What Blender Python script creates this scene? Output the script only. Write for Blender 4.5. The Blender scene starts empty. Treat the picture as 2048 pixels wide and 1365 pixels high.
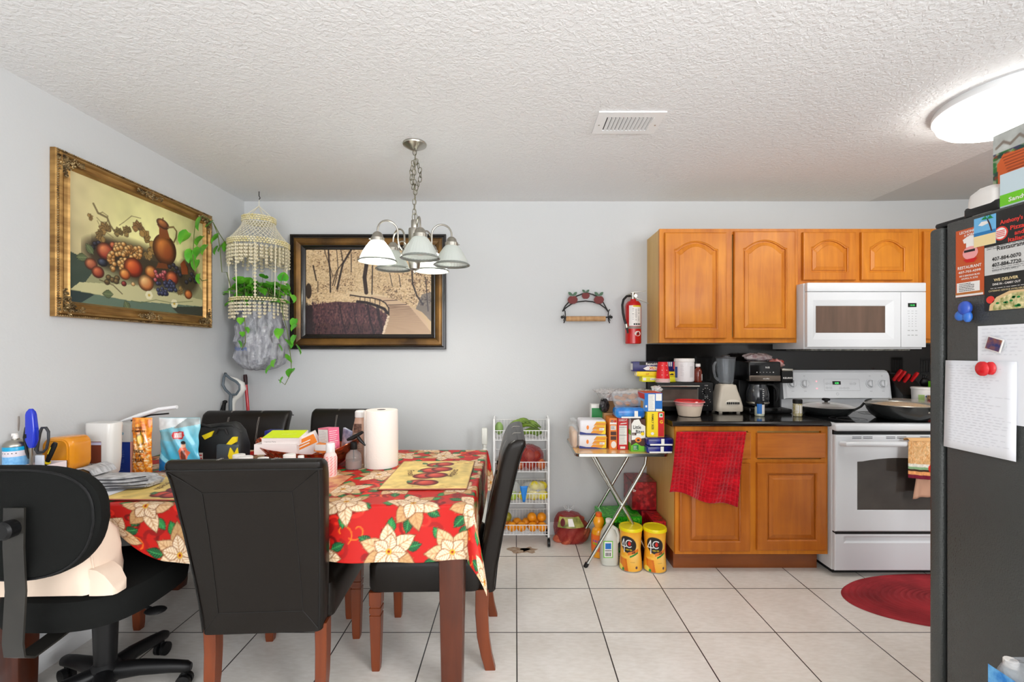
import bpy, bmesh, math, random
import numpy as np
from mathutils import Vector, Matrix, Euler
PI = math.pi
SC = bpy.context.scene
COL = SC.collection
random.seed(7)

# ------------------------------------------------------------------ camera, world, exposure
F = 930.0                      # focal length in pixels of the 2048 px wide frame
EYE = 1.34
cam_d = bpy.data.cameras.new('camera'); cam = bpy.data.objects.new('camera', cam_d); COL.objects.link(cam)
cam.location = (0, 0, EYE); cam.rotation_euler = (PI / 2, 0, 0)
cam_d.sensor_width = 36.0; cam_d.lens = F / 2048 * 36.0
cam_d.shift_x = -(1031 - 1024) / 2048; cam_d.shift_y = (703 - 682.5) / 2048
cam_d.clip_start = 0.02; cam_d.clip_end = 60
SC.camera = cam
SC.view_settings.view_transform = 'Standard'; SC.view_settings.look = 'None'
SC.view_settings.gamma = 1.0; SC.view_settings.use_curve_mapping = False
SC.view_settings.exposure = -0.15
world = bpy.data.worlds.new('world'); SC.world = world; world.use_nodes = True
bgn = world.node_tree.nodes['Background']
bgn.inputs[0].default_value = (0.97, 0.98, 1.0, 1); bgn.inputs[1].default_value = 1.02
def area(name, loc, rot, sx, sy, power, col=(1, 1, 1)):
    d = bpy.data.lights.new(name, 'AREA'); d.shape = 'RECTANGLE'; d.size = sx; d.size_y = sy; d.energy = power; d.color = col
    o = bpy.data.objects.new(name, d); COL.objects.link(o); o.location = loc; o.rotation_euler = rot
    return o
# daylight from the living room windows behind the camera, then two added fill lights
area('window_daylight', (0.2, -3.2, 1.5), (math.radians(84), 0, 0), 4.0, 2.0, 112, (0.99, 0.99, 1.0))
area('ceiling_fill', (0.3, -1.4, 1.0), (math.radians(180), 0, 0), 1.6, 1.6, 48, (0.96, 0.98, 1.0))  # unseen upward fill, added to brighten the ceiling
area('left_wall_fill', (2.6, -1.3, 1.7), (math.radians(88), 0, math.radians(66)), 1.3, 1.1, 108, (0.98, 0.99, 1.0))  # fill added on the right to brighten the left wall, not a window

# ------------------------------------------------------------------ colour + materials
def s2l(c):
    c = c / 255.0
    return c / 12.92 if c <= 0.04045 else ((c + 0.055) / 1.055) ** 2.4
def lin(c): return tuple(s2l(x) for x in c[:3])
MATS = {}
def mat(name, col=(200, 200, 200), rough=0.5, metal=0.0, spec=0.5, trans=0.0, ior=1.45, alpha=1.0, emit=None, es=0.0,
        noise=None, bump=None, coat=0.0, sheen=0.0, sss=0.0, vcol=False):
    """noise=(scale, col2, stretch xyz, detail)   bump=(scale, strength, dist)"""
    if name in MATS: return MATS[name]
    m = bpy.data.materials.new(name); m.use_nodes = True; MATS[name] = m
    nt = m.node_tree; N = nt.nodes; L = nt.links; b = N['Principled BSDF']
    b.inputs['Base Color'].default_value = (*lin(col), 1)
    b.inputs['Roughness'].default_value = rough; b.inputs['Metallic'].default_value = metal
    b.inputs['Specular IOR Level'].default_value = spec; b.inputs['IOR'].default_value = ior
    b.inputs['Transmission Weight'].default_value = trans; b.inputs['Alpha'].default_value = alpha
    b.inputs['Coat Weight'].default_value = coat; b.inputs['Coat Roughness'].default_value = 0.12
    b.inputs['Sheen Weight'].default_value = sheen
    if emit: b.inputs['Emission Color'].default_value = (*lin(emit), 1); b.inputs['Emission Strength'].default_value = es
    tc = N.new('ShaderNodeTexCoord')
    if vcol:
        a = N.new('ShaderNodeVertexColor'); a.layer_name = 'Col'; L.new(a.outputs[0], b.inputs['Base Color'])
    if noise:
        sc, c2, st = noise[0], noise[1], noise[2] if len(noise) > 2 else (1, 1, 1)
        mp = N.new('ShaderNodeMapping'); mp.inputs['Scale'].default_value = st; L.new(tc.outputs['Object'], mp.inputs[0])
        nz = N.new('ShaderNodeTexNoise'); nz.inputs['Scale'].default_value = sc; nz.inputs['Detail'].default_value = noise[3] if len(noise) > 3 else 4
        L.new(mp.outputs[0], nz.inputs['Vector'])
        r = N.new('ShaderNodeValToRGB'); r.color_ramp.elements[0].position = 0.33; r.color_ramp.elements[1].position = 0.68
        r.color_ramp.elements[0].color = (*lin(col), 1); r.color_ramp.elements[1].color = (*lin(c2), 1)
        L.new(nz.outputs['Fac'], r.inputs[0]); L.new(r.outputs[0], b.inputs['Base Color'])
    if bump:
        nb = N.new('ShaderNodeTexNoise'); nb.inputs['Scale'].default_value = bump[0]; nb.inputs['Detail'].default_value = 3
        L.new(tc.outputs['Object'], nb.inputs['Vector'])
        bp = N.new('ShaderNodeBump'); bp.inputs['Strength'].default_value = bump[1]; bp.inputs['Distance'].default_value = bump[2] if len(bump) > 2 else 0.002
        L.new(nb.outputs['Fac'], bp.inputs['Height']); L.new(bp.outputs[0], b.inputs['Normal'])
    return m
def vmat(rough=0.6, coat=0.0, spec=0.4): return mat('painted_%d_%d' % (rough * 100, coat * 100), rough=rough, coat=coat, spec=spec, vcol=True)

def wood(name, c1, c2, rough=0.32, axis='z', coat=0.35, scale=3.0, c3=None):
    if name in MATS: return MATS[name]
    m = mat(name, c1, rough, coat=coat)
    nt = m.node_tree; N = nt.nodes; L = nt.links; b = N['Principled BSDF']
    tc = N.new('ShaderNodeTexCoord')
    def nz(st, sc, det, dist=0.0):
        mp = N.new('ShaderNodeMapping'); mp.inputs['Scale'].default_value = st; L.new(tc.outputs['Object'], mp.inputs[0])
        n = N.new('ShaderNodeTexNoise'); n.inputs['Scale'].default_value = sc; n.inputs['Detail'].default_value = det
        n.inputs['Distortion'].default_value = dist
        L.new(mp.outputs[0], n.inputs['Vector']); return n
    st = {'z': (9, 9, 0.8), 'x': (0.8, 9, 9), 'y': (9, .8, 9)}[axis]
    n1 = nz(st, scale, 6, 0.6); n2 = nz((1.2, 1.2, 1.2), scale, 3)
    r = N.new('ShaderNodeValToRGB'); r.color_ramp.elements[0].position = 0.3; r.color_ramp.elements[1].position = 0.72
    r.color_ramp.elements[0].color = (*lin(c1), 1); r.color_ramp.elements[1].color = (*lin(c2), 1)
    add = N.new('ShaderNodeMath'); add.operation = 'ADD'
    mu = N.new('ShaderNodeMath'); mu.operation = 'MULTIPLY'; mu.inputs[1].default_value = 0.5
    mu2 = N.new('ShaderNodeMath'); mu2.operation = 'MULTIPLY'; mu2.inputs[1].default_value = 0.5
    L.new(n1.outputs['Fac'], mu.inputs[0]); L.new(n2.outputs['Fac'], mu2.inputs[0])
    L.new(mu.outputs[0], add.inputs[0]); L.new(mu2.outputs[0], add.inputs[1]); L.new(add.outputs[0], r.inputs[0])
    L.new(r.outputs[0], b.inputs['Base Color'])
    return m

# ------------------------------------------------------------------ object bookkeeping
def props(o, label=None, cat=None, group=None, kind=None):
    if label: o['label'] = label
    if cat: o['category'] = cat
    if group: o['group'] = group
    if kind: o['kind'] = kind
    return o
def thing(name, label, cat, loc=(0, 0, 0), rz=0.0, group=None, rot=None):
    o = bpy.data.objects.new(name, None); COL.objects.link(o); o.empty_display_size = 0.05
    o.location = loc; o.rotation_euler = rot or (0, 0, rz)
    return props(o, label, cat, group)
def copy_tree(o, parent=None):
    c = o.copy(); COL.objects.link(c); c.parent = parent
    for ch in list(o.children): copy_tree(ch, c)
    return c

def rrect(hw, hd, r, n=4):
    """closed ring of 2D points of a rounded rectangle"""
    r = min(r, hw * .999, hd * .999); out = []
    for cx, cy, a0 in ((hw - r, hd - r, 0), (-hw + r, hd - r, 90), (-hw + r, -hd + r, 180), (hw - r, -hd + r, 270)):
        for i in range(n + 1):
            a = math.radians(a0 + 90 * i / n); out.append((cx + r * math.cos(a), cy + r * math.sin(a)))
    return out

TXT = {}
def text_geo(s, bold=False):
    k = (s, bold)
    if k in TXT: return TXT[k]
    cu = bpy.data.curves.new('txt', 'FONT'); cu.body = s; cu.size = 1.0; cu.resolution_u = 2
    if bold: cu.offset = 0.022
    ob = bpy.data.objects.new('txt', cu); COL.objects.link(ob)
    dg = bpy.context.evaluated_depsgraph_get(); dg.update()
    me = bpy.data.meshes.new_from_object(ob.evaluated_get(dg))
    vs = [(v.co.x, v.co.y) for v in me.vertices]; fs = [tuple(p.vertices) for p in me.polygons]
    bpy.data.objects.remove(ob); bpy.data.curves.remove(cu); bpy.data.meshes.remove(me)
    if not vs: vs = [(0, 0)]
    x0 = min(v[0] for v in vs); x1 = max(v[0] for v in vs)
    TXT[k] = ([(v[0] - x0, v[1]) for v in vs], fs, x1 - x0); return TXT[k]

class MB:
    """collects geometry, then links it as ONE mesh object. w=1: coordinates are world ones."""
    def __init__(s, parent=None, w=0):
        s.v = []; s.f = []; s.mi = []; s.mats = []; s.cur = 0; s.sm = []; s.parent = parent; s.w = w; s.M = None; s.smooth = True
    def m(s, material):
        if material not in s.mats: s.mats.append(material)
        s.cur = s.mats.index(material); return s
    def add(s, vs, fs, smooth=None):
        k = len(s.v)
        if s.M is not None: vs = [s.M @ Vector(p) for p in vs]
        s.v += [tuple(p) for p in vs]
        for f in fs: s.f.append(tuple(i + k for i in f)); s.mi.append(s.cur); s.sm.append(s.smooth if smooth is None else smooth)
        return s
    def box(s, x0, x1, y0, y1, z0, z1, bev=0.0, n=2):
        if bev <= 0:
            v = [(x, y, z) for z in (z0, z1) for y in (y0, y1) for x in (x0, x1)]
            return s.add(v, [(0, 2, 3, 1), (4, 5, 7, 6), (0, 1, 5, 4), (2, 6, 7, 3), (0, 4, 6, 2), (1, 3, 7, 5)], False)
        cx, cy = (x0 + x1) / 2, (y0 + y1) / 2; hx, hy = (x1 - x0) / 2, (y1 - y0) / 2; rings = []
        bz = min(bev, (z1 - z0) / 2 * .99); bh = min(bev, hx * .95, hy * .95)
        for sgn in (0, 1):
            for i in range(n + 1):
                a = PI / 2 * i / n
                if sgn: a = PI / 2 - a
                ins = bh * (1 - math.sin(a)); dz = bz * (1 - math.cos(a))
                z = z0 + dz if not sgn else z1 - dz
                rings.append([(cx + px, cy + py, z) for px, py in rrect(hx - ins, hy - ins, max(bh - ins * .3, .0003), 3)])
        return s.loft(rings)
    def loft(s, rings, cap0=True, cap1=True, closed=True, smooth=None):
        n = len(rings[0]); v = []; f = []
        for r in rings: v += list(r)
        for i in range(len(rings) - 1):
            for j in range(n if closed else n - 1):
                a = i * n + j; b = i * n + (j + 1) % n
                f.append((a, b, b + n, a + n))
        if cap0: f.append(tuple(range(n - 1, -1, -1)))
        if cap1: f.append(tuple(range((len(rings) - 1) * n, len(rings) * n)))
        return s.add(v, f, smooth)
    def prism(s, pts, axis, a, b, smooth=False):
        def mk(p, t):
            return {'x': (t, p[0], p[1]), 'y': (p[0], t, p[1]), 'z': (p[0], p[1], t)}[axis]
        return s.loft([[mk(p, a) for p in pts], [mk(p, b) for p in pts]], smooth=smooth)
    def tube(s, pts, r, seg=8, closed=False, caps=True, flat=1.0):
        pts = [Vector(p) for p in pts]; n = len(pts)
        rr = r if isinstance(r, (list, tuple)) else [r] * n
        rings = []; up = None
        for i, p in enumerate(pts):
            if closed: t = pts[(i + 1) % n] - pts[i - 1]
            else: t = pts[min(i + 1, n - 1)] - pts[max(i - 1, 0)]
            if t.length < 1e-9: t = Vector((0, 0, 1))
            t.normalize()
            if up is None:
                up = Vector((0, 0, 1)) if abs(t.z) < .9 else Vector((0, 1, 0))
            a = t.cross(up)
            if a.length < 1e-4: a = t.cross(Vector((1, 0, 0)))
            a.normalize(); bb = a.cross(t).normalized(); up = bb
            rings.append([p + (a * math.cos(2 * PI * k / seg) + bb * flat * math.sin(2 * PI * k / seg)) * rr[i] for k in range(seg)])
        if closed:
            rings.append(rings[0]); return s.loft(rings, False, False)
        return s.loft(rings, caps, caps)
    def lathe(s, prof, c=(0, 0, 0), seg=24, sx=1, sy=1, cap0=True, cap1=True, rip=None):
        rings = []
        for r, z in prof:
            ring = []
            for k in range(seg):
                a = 2 * PI * k / seg; q = r * (1 + (rip(a, z) if rip else 0))
                ring.append((c[0] + q * sx * math.cos(a), c[1] + q * sy * math.sin(a), c[2] + z))
            rings.append(ring)
        return s.loft(rings, cap0, cap1)
    def ell(s, c, r, seg=16, rings=10, rot=None, warp=None):
        if not isinstance(r, (tuple, list)): r = (r, r, r)
        R = Euler(rot).to_matrix() if rot else None; L = []
        for i in range(1, rings):
            t = PI * i / rings; ring = []
            for k in range(seg):
                a = 2 * PI * k / seg
                p = Vector((math.sin(t) * math.cos(a) * r[0], math.sin(t) * math.sin(a) * r[1], -math.cos(t) * r[2]))
                if warp: p = Vector(warp(p))
                if R: p = R @ p
                ring.append(p + Vector(c))
            L.append(ring)
        return s.loft(L)
    def sheet(s, fn, nu, nv, thick=0.0):
        v = [fn(i / nu, j / nv) for j in range(nv + 1) for i in range(nu + 1)]
        f = [(j * (nu + 1) + i, j * (nu + 1) + i + 1, (j + 1) * (nu + 1) + i + 1, (j + 1) * (nu + 1) + i) for j in range(nv) for i in range(nu)]
        return s.add(v, f)
    def quad(s, o, u, v, w, h, off=0.0):
        o = Vector(o); u = Vector(u).normalized(); v = Vector(v).normalized(); n = u.cross(v) * off; o = o + n
        return s.add([o, o + u * w, o + u * w + v * h, o + v * h], [(0, 1, 2, 3)], False)
    def poly(s, o, u, v, pts, off=0.0):
        o = Vector(o); u = Vector(u).normalized(); v = Vector(v).normalized(); o = o + u.cross(v) * off
        return s.add([o + u * a + v * b for a, b in pts], [tuple(range(len(pts)))], False)
    def text(s, t, o, u, v, h, w=None, off=0.0008, align='c', bold=False, fn=None):
        vs, fs, wd = text_geo(t, bold); k = h / 0.73; kx = k if w is None else w / max(wd, 1e-6)
        W = wd * kx; x0 = {'c': -W / 2, 'l': 0, 'r': -W}[align]
        if fn: return s.add([fn(x0 + a * kx, b * k) for a, b in vs], fs, False)
        o = Vector(o); u = Vector(u).normalized(); v = Vector(v).normalized(); n = u.cross(v) * off
        return s.add([o + n + u * (x0 + a * kx) + v * (b * k) for a, b in vs], fs, False)
    def scribble(s, o, u, v, w, h, rows, r=0.0004, seed=1, fill=0.9, off=0.0006):
        """rows of illegible small print as thin dashes"""
        rd = random.Random(seed); o = Vector(o); u = Vector(u).normalized(); v = Vector(v).normalized(); n = u.cross(v) * off
        for i in range(rows):
            y = h * (1 - (i + .5) / rows); x = 0; end = w * rd.uniform(fill - .3, fill)
            while x < end:
                l = rd.uniform(.04, .13) * w; l = min(l, end - x + .001)
                p = o + n + u * x + v * y
                s.add([p - v * r, p + u * l - v * r, p + u * l + v * r, p + v * r], [(0, 1, 2, 3)], False); x += l + w * .02
        return s
    def done(s, name, material=None, label=None, cat=None, group=None, kind=None, bevel=0, sub=0, solid=0, autosmooth=35):
        me = bpy.data.meshes.new(name)
        v = np.array(s.v, dtype=float).reshape(-1, 3); o = bpy.data.objects.new(name, me)
        if s.parent is not None:
            if s.w:
                q = s.parent; off = Vector((0, 0, 0))
                while q is not None: off += Vector(q.location); q = q.parent
                v = v - np.array(off)
            o.parent = s.parent
        else:
            c = np.array([(v[:, 0].min() + v[:, 0].max()) / 2, (v[:, 1].min() + v[:, 1].max()) / 2, v[:, 2].min()])
            v = v - c; o.location = c
        me.from_pydata(v.tolist(), [], s.f)
        if material is not None: s.mats = [material]; s.mi = [0] * len(s.f)
        for mm in s.mats: me.materials.append(mm)
        me.polygons.foreach_set('material_index', s.mi); me.polygons.foreach_set('use_smooth', s.sm)
        bm = bmesh.new(); bm.from_mesh(me); bmesh.ops.recalc_face_normals(bm, faces=[f for f in bm.faces]) if not getattr(s, 'keep', False) else None
        lim = math.radians(autosmooth)
        for e in bm.edges:
            if len(e.link_faces) == 2 and e.calc_face_angle(0) > lim: e.smooth = False
        bm.to_mesh(me); bm.free(); me.update()
        COL.objects.link(o)
        if solid: d = o.modifiers.new('solid', 'SOLIDIFY'); d.thickness = solid; d.offset = 0
        if bevel: d = o.modifiers.new('bev', 'BEVEL'); d.width = bevel; d.segments = 2; d.limit_method = 'ANGLE'
        if sub: d = o.modifiers.new('sub', 'SUBSURF'); d.levels = sub; d.render_levels = sub
        return props(o, label, cat, group, kind)

def gridmesh(name, P, C, material, parent=None, label=None, cat=None, group=None, kind=None, w=0, solid=0):
    """P (ny,nx,3) points, C (ny,nx,3) linear colours"""
    ny, nx = P.shape[:2]; me = bpy.data.meshes.new(name)
    v = P.reshape(-1, 3).astype(float); o = bpy.data.objects.new(name, me)
    if parent is not None:
        o.parent = parent
        if w: v = v - np.array(parent.location)
    else:
        c = np.array([(v[:, 0].min() + v[:, 0].max()) / 2, (v[:, 1].min() + v[:, 1].max()) / 2, v[:, 2].min()]); v = v - c; o.location = c
    idx = np.arange(nx * ny).reshape(ny, nx)
    q = np.stack([idx[:-1, :-1], idx[:-1, 1:], idx[1:, 1:], idx[1:, :-1]], -1).reshape(-1)
    nf = len(q) // 4
    me.vertices.add(len(v)); me.vertices.foreach_set('co', v.astype(np.float32).ravel())
    me.loops.add(len(q)); me.loops.foreach_set('vertex_index', q.astype(np.int32))
    me.polygons.add(nf); me.polygons.foreach_set('loop_start', np.arange(0, nf * 4, 4, dtype=np.int32))
    me.polygons.foreach_set('use_smooth', np.ones(nf, dtype=bool))
    me.update(calc_edges=True)
    at = me.color_attributes.new('Col', 'FLOAT_COLOR', 'POINT')
    cc = np.ones((nx * ny, 4), dtype=np.float32); cc[:, :3] = C.reshape(-1, 3); at.data.foreach_set('color', cc.ravel())
    me.materials.append(material); COL.objects.link(o)
    if solid: d = o.modifiers.new('solid', 'SOLIDIFY'); d.thickness = solid; d.offset = 0
    return props(o, label, cat, group, kind)

# ------------------------------------------------------------------ small painter for printed and painted surfaces
def vnoise(ny, nx, cells, seed, octaves=3):
    rg = np.random.RandomState(seed); out = np.zeros((ny, nx)); amp = 1.0; tot = 0
    for o in range(octaves):
        c = cells * 2 ** o; cy = max(2, int(c * ny / nx) + 2); cx = int(c) + 2; g = rg.rand(cy + 1, cx + 1)
        yy = np.linspace(0, cy - 1e-6, ny); xx = np.linspace(0, cx - 1e-6, nx)
        yi = yy.astype(int); xi = xx.astype(int); fy = (yy - yi)[:, None]; fx = (xx - xi)[None, :]
        fy = fy * fy * (3 - 2 * fy); fx = fx * fx * (3 - 2 * fx)
        a = g[yi][:, xi]; b = g[yi][:, np.minimum(xi + 1, cx)]; c_ = g[np.minimum(yi + 1, cy)][:, xi]; d = g[np.minimum(yi + 1, cy)][:, np.minimum(xi + 1, cx)]
        out += amp * (a * (1 - fx) * (1 - fy) + b * fx * (1 - fy) + c_ * (1 - fx) * fy + d * fx * fy); tot += amp; amp *= .5
    return out / tot
class Cv:
    def __init__(s, w, h, res, bg):
        s.nx = int(w / res) + 1; s.ny = int(h / res) + 1; s.w = w; s.h = h
        s.x = np.linspace(0, w, s.nx); s.y = np.linspace(0, h, s.ny)
        s.C = np.zeros((s.ny, s.nx, 3)); s.C[:] = bg; s.px = w / s.nx
    def win(s, x0, x1, y0, y1):
        i0 = max(0, int(x0 / s.w * (s.nx - 1)) - 1); i1 = min(s.nx, int(x1 / s.w * (s.nx - 1)) + 3)
        j0 = max(0, int(y0 / s.h * (s.ny - 1)) - 1); j1 = min(s.ny, int(y1 / s.h * (s.ny - 1)) + 3)
        if i1 <= i0 or j1 <= j0: return None
        X, Y = np.meshgrid(s.x[i0:i1], s.y[j0:j1]); return (slice(j0, j1), slice(i0, i1)), X, Y
    def mix(s, sl, a, col):
        col = np.array(col, dtype=float); s.C[sl] = s.C[sl] * (1 - a[..., None]) + col * a[..., None]
    def rect(s, x0, y0, x1, y1, col, op=1.0):
        q = s.win(x0, x1, y0, y1)
        if q: sl, X, Y = q; s.mix(sl, op * ((X >= x0) & (X <= x1) & (Y >= y0) & (Y <= y1)).astype(float), col)
    def ell(s, cx, cy, rx, ry, col, rot=0, hi=None, op=1.0, soft=None):
        R = max(rx, ry); q = s.win(cx - R, cx + R, cy - R, cy + R)
        if not q: return
        sl, X, Y = q; c, n = math.cos(rot), math.sin(rot)
        u = ((X - cx) * c + (Y - cy) * n) / rx; v = (-(X - cx) * n + (Y - cy) * c) / ry; d = np.sqrt(u * u + v * v)
        sf = soft if soft else min(1, s.px / min(rx, ry)); a = np.clip((1 - d) / sf + .5, 0, 1) * op
        if hi is not None:
            h = np.clip(1 - np.sqrt((u + .35) ** 2 + (v - .35) ** 2) / 1.1, 0, 1)[..., None]
            ed = np.clip((d - .55) / .45, 0, 1)[..., None]
            cc = np.array(col) * (1 - h) + np.array(hi) * h; cc = cc * (1 - .6 * ed)
            s.C[sl] = s.C[sl] * (1 - a[..., None]) + cc * a[..., None]
        else: s.mix(sl, a, col)
    def poly(s, pts, col, op=1.0):
        xs = [p[0] for p in pts]; ys = [p[1] for p in pts]; q = s.win(min(xs), max(xs), min(ys), max(ys))
        if not q: return
        sl, X, Y = q; ins = np.zeros(X.shape, bool); n = len(pts)
        for i in range(n):
            x1, y1 = pts[i]; x2, y2 = pts[(i + 1) % n]
            if y1 == y2: continue
            ins ^= ((Y < y1) != (Y < y2)) & (X < (x2 - x1) * (Y - y1) / (y2 - y1) + x1)
        s.mix(sl, ins.astype(float) * op, col)
    def line(s, pts, w, col, op=1.0):
        for (x1, y1), (x2, y2) in zip(pts[:-1], pts[1:]):
            q = s.win(min(x1, x2) - w, max(x1, x2) + w, min(y1, y2) - w, max(y1, y2) + w)
            if not q: continue
            sl, X, Y = q; dx, dy = x2 - x1, y2 - y1; L2 = dx * dx + dy * dy + 1e-12
            t = np.clip(((X - x1) * dx + (Y - y1) * dy) / L2, 0, 1); d = np.hypot(X - x1 - t * dx, Y - y1 - t * dy)
            s.mix(sl, np.clip((w / 2 - d) / s.px + .5, 0, 1) * op, col)
    def noise(s, amp, cells, seed, oct=3):
        n = vnoise(s.ny, s.nx, cells, seed, oct)[..., None]; s.C = np.clip(s.C * (1 + amp * (n * 2 - 1)), 0, 255)
    def lin(s):
        c = s.C / 255.0; return np.where(c <= 0.04045, c / 12.92, ((c + .055) / 1.055) ** 2.4)
    def plane(s, o, u, v):
        o = np.array(o); u = np.array(u); v = np.array(v)
        return o + u * (s.x / s.w)[None, :, None] + v * (s.y / s.h)[:, None, None]
# ------------------------------------------------------------------ room
XL, YB, ZC = -1.99, 3.41, 2.44
XR, YF = 3.45, -3.4
def wallmat(name, col, sc, st, dist, rough=0.75):
    m = mat(name, col, rough, spec=0.25); nt = m.node_tree; N = nt.nodes; L = nt.links; b = N['Principled BSDF']
    g = N.new('ShaderNodeNewGeometry'); n1 = N.new('ShaderNodeTexNoise'); n1.inputs['Scale'].default_value = sc; n1.inputs['Detail'].default_value = 4
    L.new(g.outputs['Position'], n1.inputs['Vector'])
    bp = N.new('ShaderNodeBump'); bp.inputs['Strength'].default_value = st; bp.inputs['Distance'].default_value = dist
    L.new(n1.outputs['Fac'], bp.inputs['Height']); L.new(bp.outputs[0], b.inputs['Normal']); return m
M_wall = wallmat('wall_paint', (204, 206, 207), 90, 0.25, 0.002)
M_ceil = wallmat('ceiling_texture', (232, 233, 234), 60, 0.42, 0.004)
# knock-down ceiling: sharpen the noise into plateaus
nt = M_ceil.node_tree
nz = [n for n in nt.nodes if n.type == 'TEX_NOISE'][0]; bp = [n for n in nt.nodes if n.type == 'BUMP'][0]
rp = nt.nodes.new('ShaderNodeValToRGB'); rp.color_ramp.elements[0].position = .40; rp.color_ramp.elements[1].position = .62
nt.links.new(nz.outputs['Fac'], rp.inputs[0]); nt.links.new(rp.outputs[0], bp.inputs['Height']); nz.inputs['Distortion'].default_value = .6
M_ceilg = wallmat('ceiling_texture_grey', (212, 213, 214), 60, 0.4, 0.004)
M_white = mat('white_trim', (238, 239, 240), .35)

def struct(name, mb, m=None): return mb.done(name, m, kind='structure')
def floor_mat():
    m = mat('floor_tile', (206, 196, 184), .28, spec=.5); nt = m.node_tree; N = nt.nodes; L = nt.links; b = N['Principled BSDF']
    g = N.new('ShaderNodeNewGeometry'); mp = N.new('ShaderNodeMapping'); T = .411
    mp.inputs['Location'].default_value = (-.006, -(2.625 - 6 * T), 0); L.new(g.outputs['Position'], mp.inputs[0])
    br = N.new('ShaderNodeTexBrick'); br.offset = 0; br.squash = 1
    br.inputs['Scale'].default_value = 1; br.inputs['Brick Width'].default_value = T; br.inputs['Row Height'].default_value = T
    br.inputs['Mortar Size'].default_value = .0030; br.inputs['Mortar Smooth'].default_value = .2; br.inputs['Bias'].default_value = 0
    br.inputs['Color1'].default_value = (*lin((238, 234, 228)), 1); br.inputs['Color2'].default_value = (*lin((232, 227, 220)), 1)
    br.inputs['Mortar'].default_value = (*lin((52, 48, 46)), 1); L.new(mp.outputs[0], br.inputs['Vector'])
    def nz(sc, st, det):
        mq = N.new('ShaderNodeMapping'); mq.inputs['Scale'].default_value = st; mq.inputs['Rotation'].default_value = (0, 0, .5); L.new(g.outputs['Position'], mq.inputs[0])
        n = N.new('ShaderNodeTexNoise'); n.inputs['Scale'].default_value = sc; n.inputs['Detail'].default_value = det; L.new(mq.outputs[0], n.inputs['Vector']); return n
    n1 = nz(4, (1, 1, 1), 5); n2 = nz(24, (1, 3, 1), 5)
    mx = N.new('ShaderNodeMix'); mx.data_type = 'RGBA'; mx.blend_type = 'MULTIPLY'
    r = N.new('ShaderNodeValToRGB'); r.color_ramp.elements[0].position = .35; r.color_ramp.elements[1].position = .62
    r.color_ramp.elements[0].color = (.86, .84, .81, 1); r.color_ramp.elements[1].color = (1, 1, 1, 1)
    av = N.new('ShaderNodeMath'); av.operation = 'ADD'; h = N.new('ShaderNodeMath'); h.operation = 'MULTIPLY'; h.inputs[1].default_value = .5
    L.new(n1.outputs['Fac'], av.inputs[0]); L.new(n2.outputs['Fac'], av.inputs[1]); L.new(av.outputs[0], h.inputs[0]); L.new(h.outputs[0], r.inputs[0])
    mx.inputs['Factor'].default_value = 1; L.new(br.outputs['Color'], mx.inputs['A']); L.new(r.outputs[0], mx.inputs['B'])
    L.new(mx.outputs['Result'], b.inputs['Base Color'])
    inv = N.new('ShaderNodeMath'); inv.operation = 'SUBTRACT'; inv.inputs[0].default_value = 1; L.new(br.outputs['Fac'], inv.inputs[1])
    bp = N.new('ShaderNodeBump'); bp.inputs['Strength'].default_value = .5; bp.inputs['Distance'].default_value = .003
    L.new(inv.outputs[0], bp.inputs['Height']); L.new(bp.outputs[0], b.inputs['Normal'])
    return m
struct('floor', MB().box(XL - .1, XR + .1, YF, YB + .1, -.08, 0), floor_mat())
struct('ceiling', MB().box(XL - .1, 2.59, YF, YB + .1, ZC, ZC + .08), M_ceil)
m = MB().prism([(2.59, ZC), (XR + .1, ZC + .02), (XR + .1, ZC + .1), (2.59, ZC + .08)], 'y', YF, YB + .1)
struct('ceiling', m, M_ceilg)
struct('wall_left', MB().box(XL - .1, XL, YF, YB + .1, 0, ZC), M_wall)
struct('wall_back', MB().box(XL, XR, YB, YB + .1, 0, ZC + .03), M_wall)
struct('wall_right', MB().box(XR, XR + .1, YF, YB + .1, 0, ZC + .03), M_wall)
def base(name, axis, a, b, at_, sgn):
    m = MB(); pr = [(0, 0), (.014, 0), (.014, .062), (.010, .078), (.006, .086), (0, .088)]
    if axis == 'x': m.prism([(at_ + sgn * p, z) for p, z in pr], 'x', a, b)
    else: m.prism([(at_ + sgn * p, z) for p, z in pr], 'y', a, b)
    struct(name, m, M_white)
base('baseboard_back', 'x', XL, .958, YB, -1); base('baseboard_left', 'y', YF, YB, XL, 1)
# black granite backsplash
M_gran = mat('black_granite', (10, 10, 11), .13, noise=(260, (30, 28, 26), (1, 1, 1), 2), spec=.6)
struct('trim_1', MB().box(.955, XR, YB - .018, YB, .921, 1.392), M_gran).name = 'trim_1'

# ------------------------------------------------------------------ kitchen cabinets
M_mplb = wood('brown_maple', (150, 76, 10), (196, 112, 30), .34, 'z', coat=.15)
M_mplbx = wood('brown_maple_across', (160, 84, 22), (204, 120, 44), .34, 'x', coat=.15)
M_mpl = wood('honey_maple', (176, 92, 10), (224, 142, 34), .42, 'z', coat=.04)
M_mplx = wood('honey_maple_across', (176, 92, 10), (226, 142, 34), .42, 'x', coat=.04)
M_ven = wood('pale_cabinet_side', (206, 160, 86), (226, 186, 112), .45, 'z', coat=.1)
M_toe = wood('dark_toe_kick', (120, 60, 18), (150, 80, 28), .4, 'x')
def outline(x0, x1, z0, z1, rise):
    p = [(x0, z0), ((x0 + x1) / 2, z0), (x1, z0), (x1, (z0 + z1) / 2)]
    for i in range(17):
        u = 1 - 2 * i / 16; t = abs(u); dz = rise * min(1, (t / .9) ** 2.0) if rise else 0
        p.append((x0 + (x1 - x0) * (u + 1) / 2, z1 - dz))
    return p + [(x0, (z0 + z1) / 2)]
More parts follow.
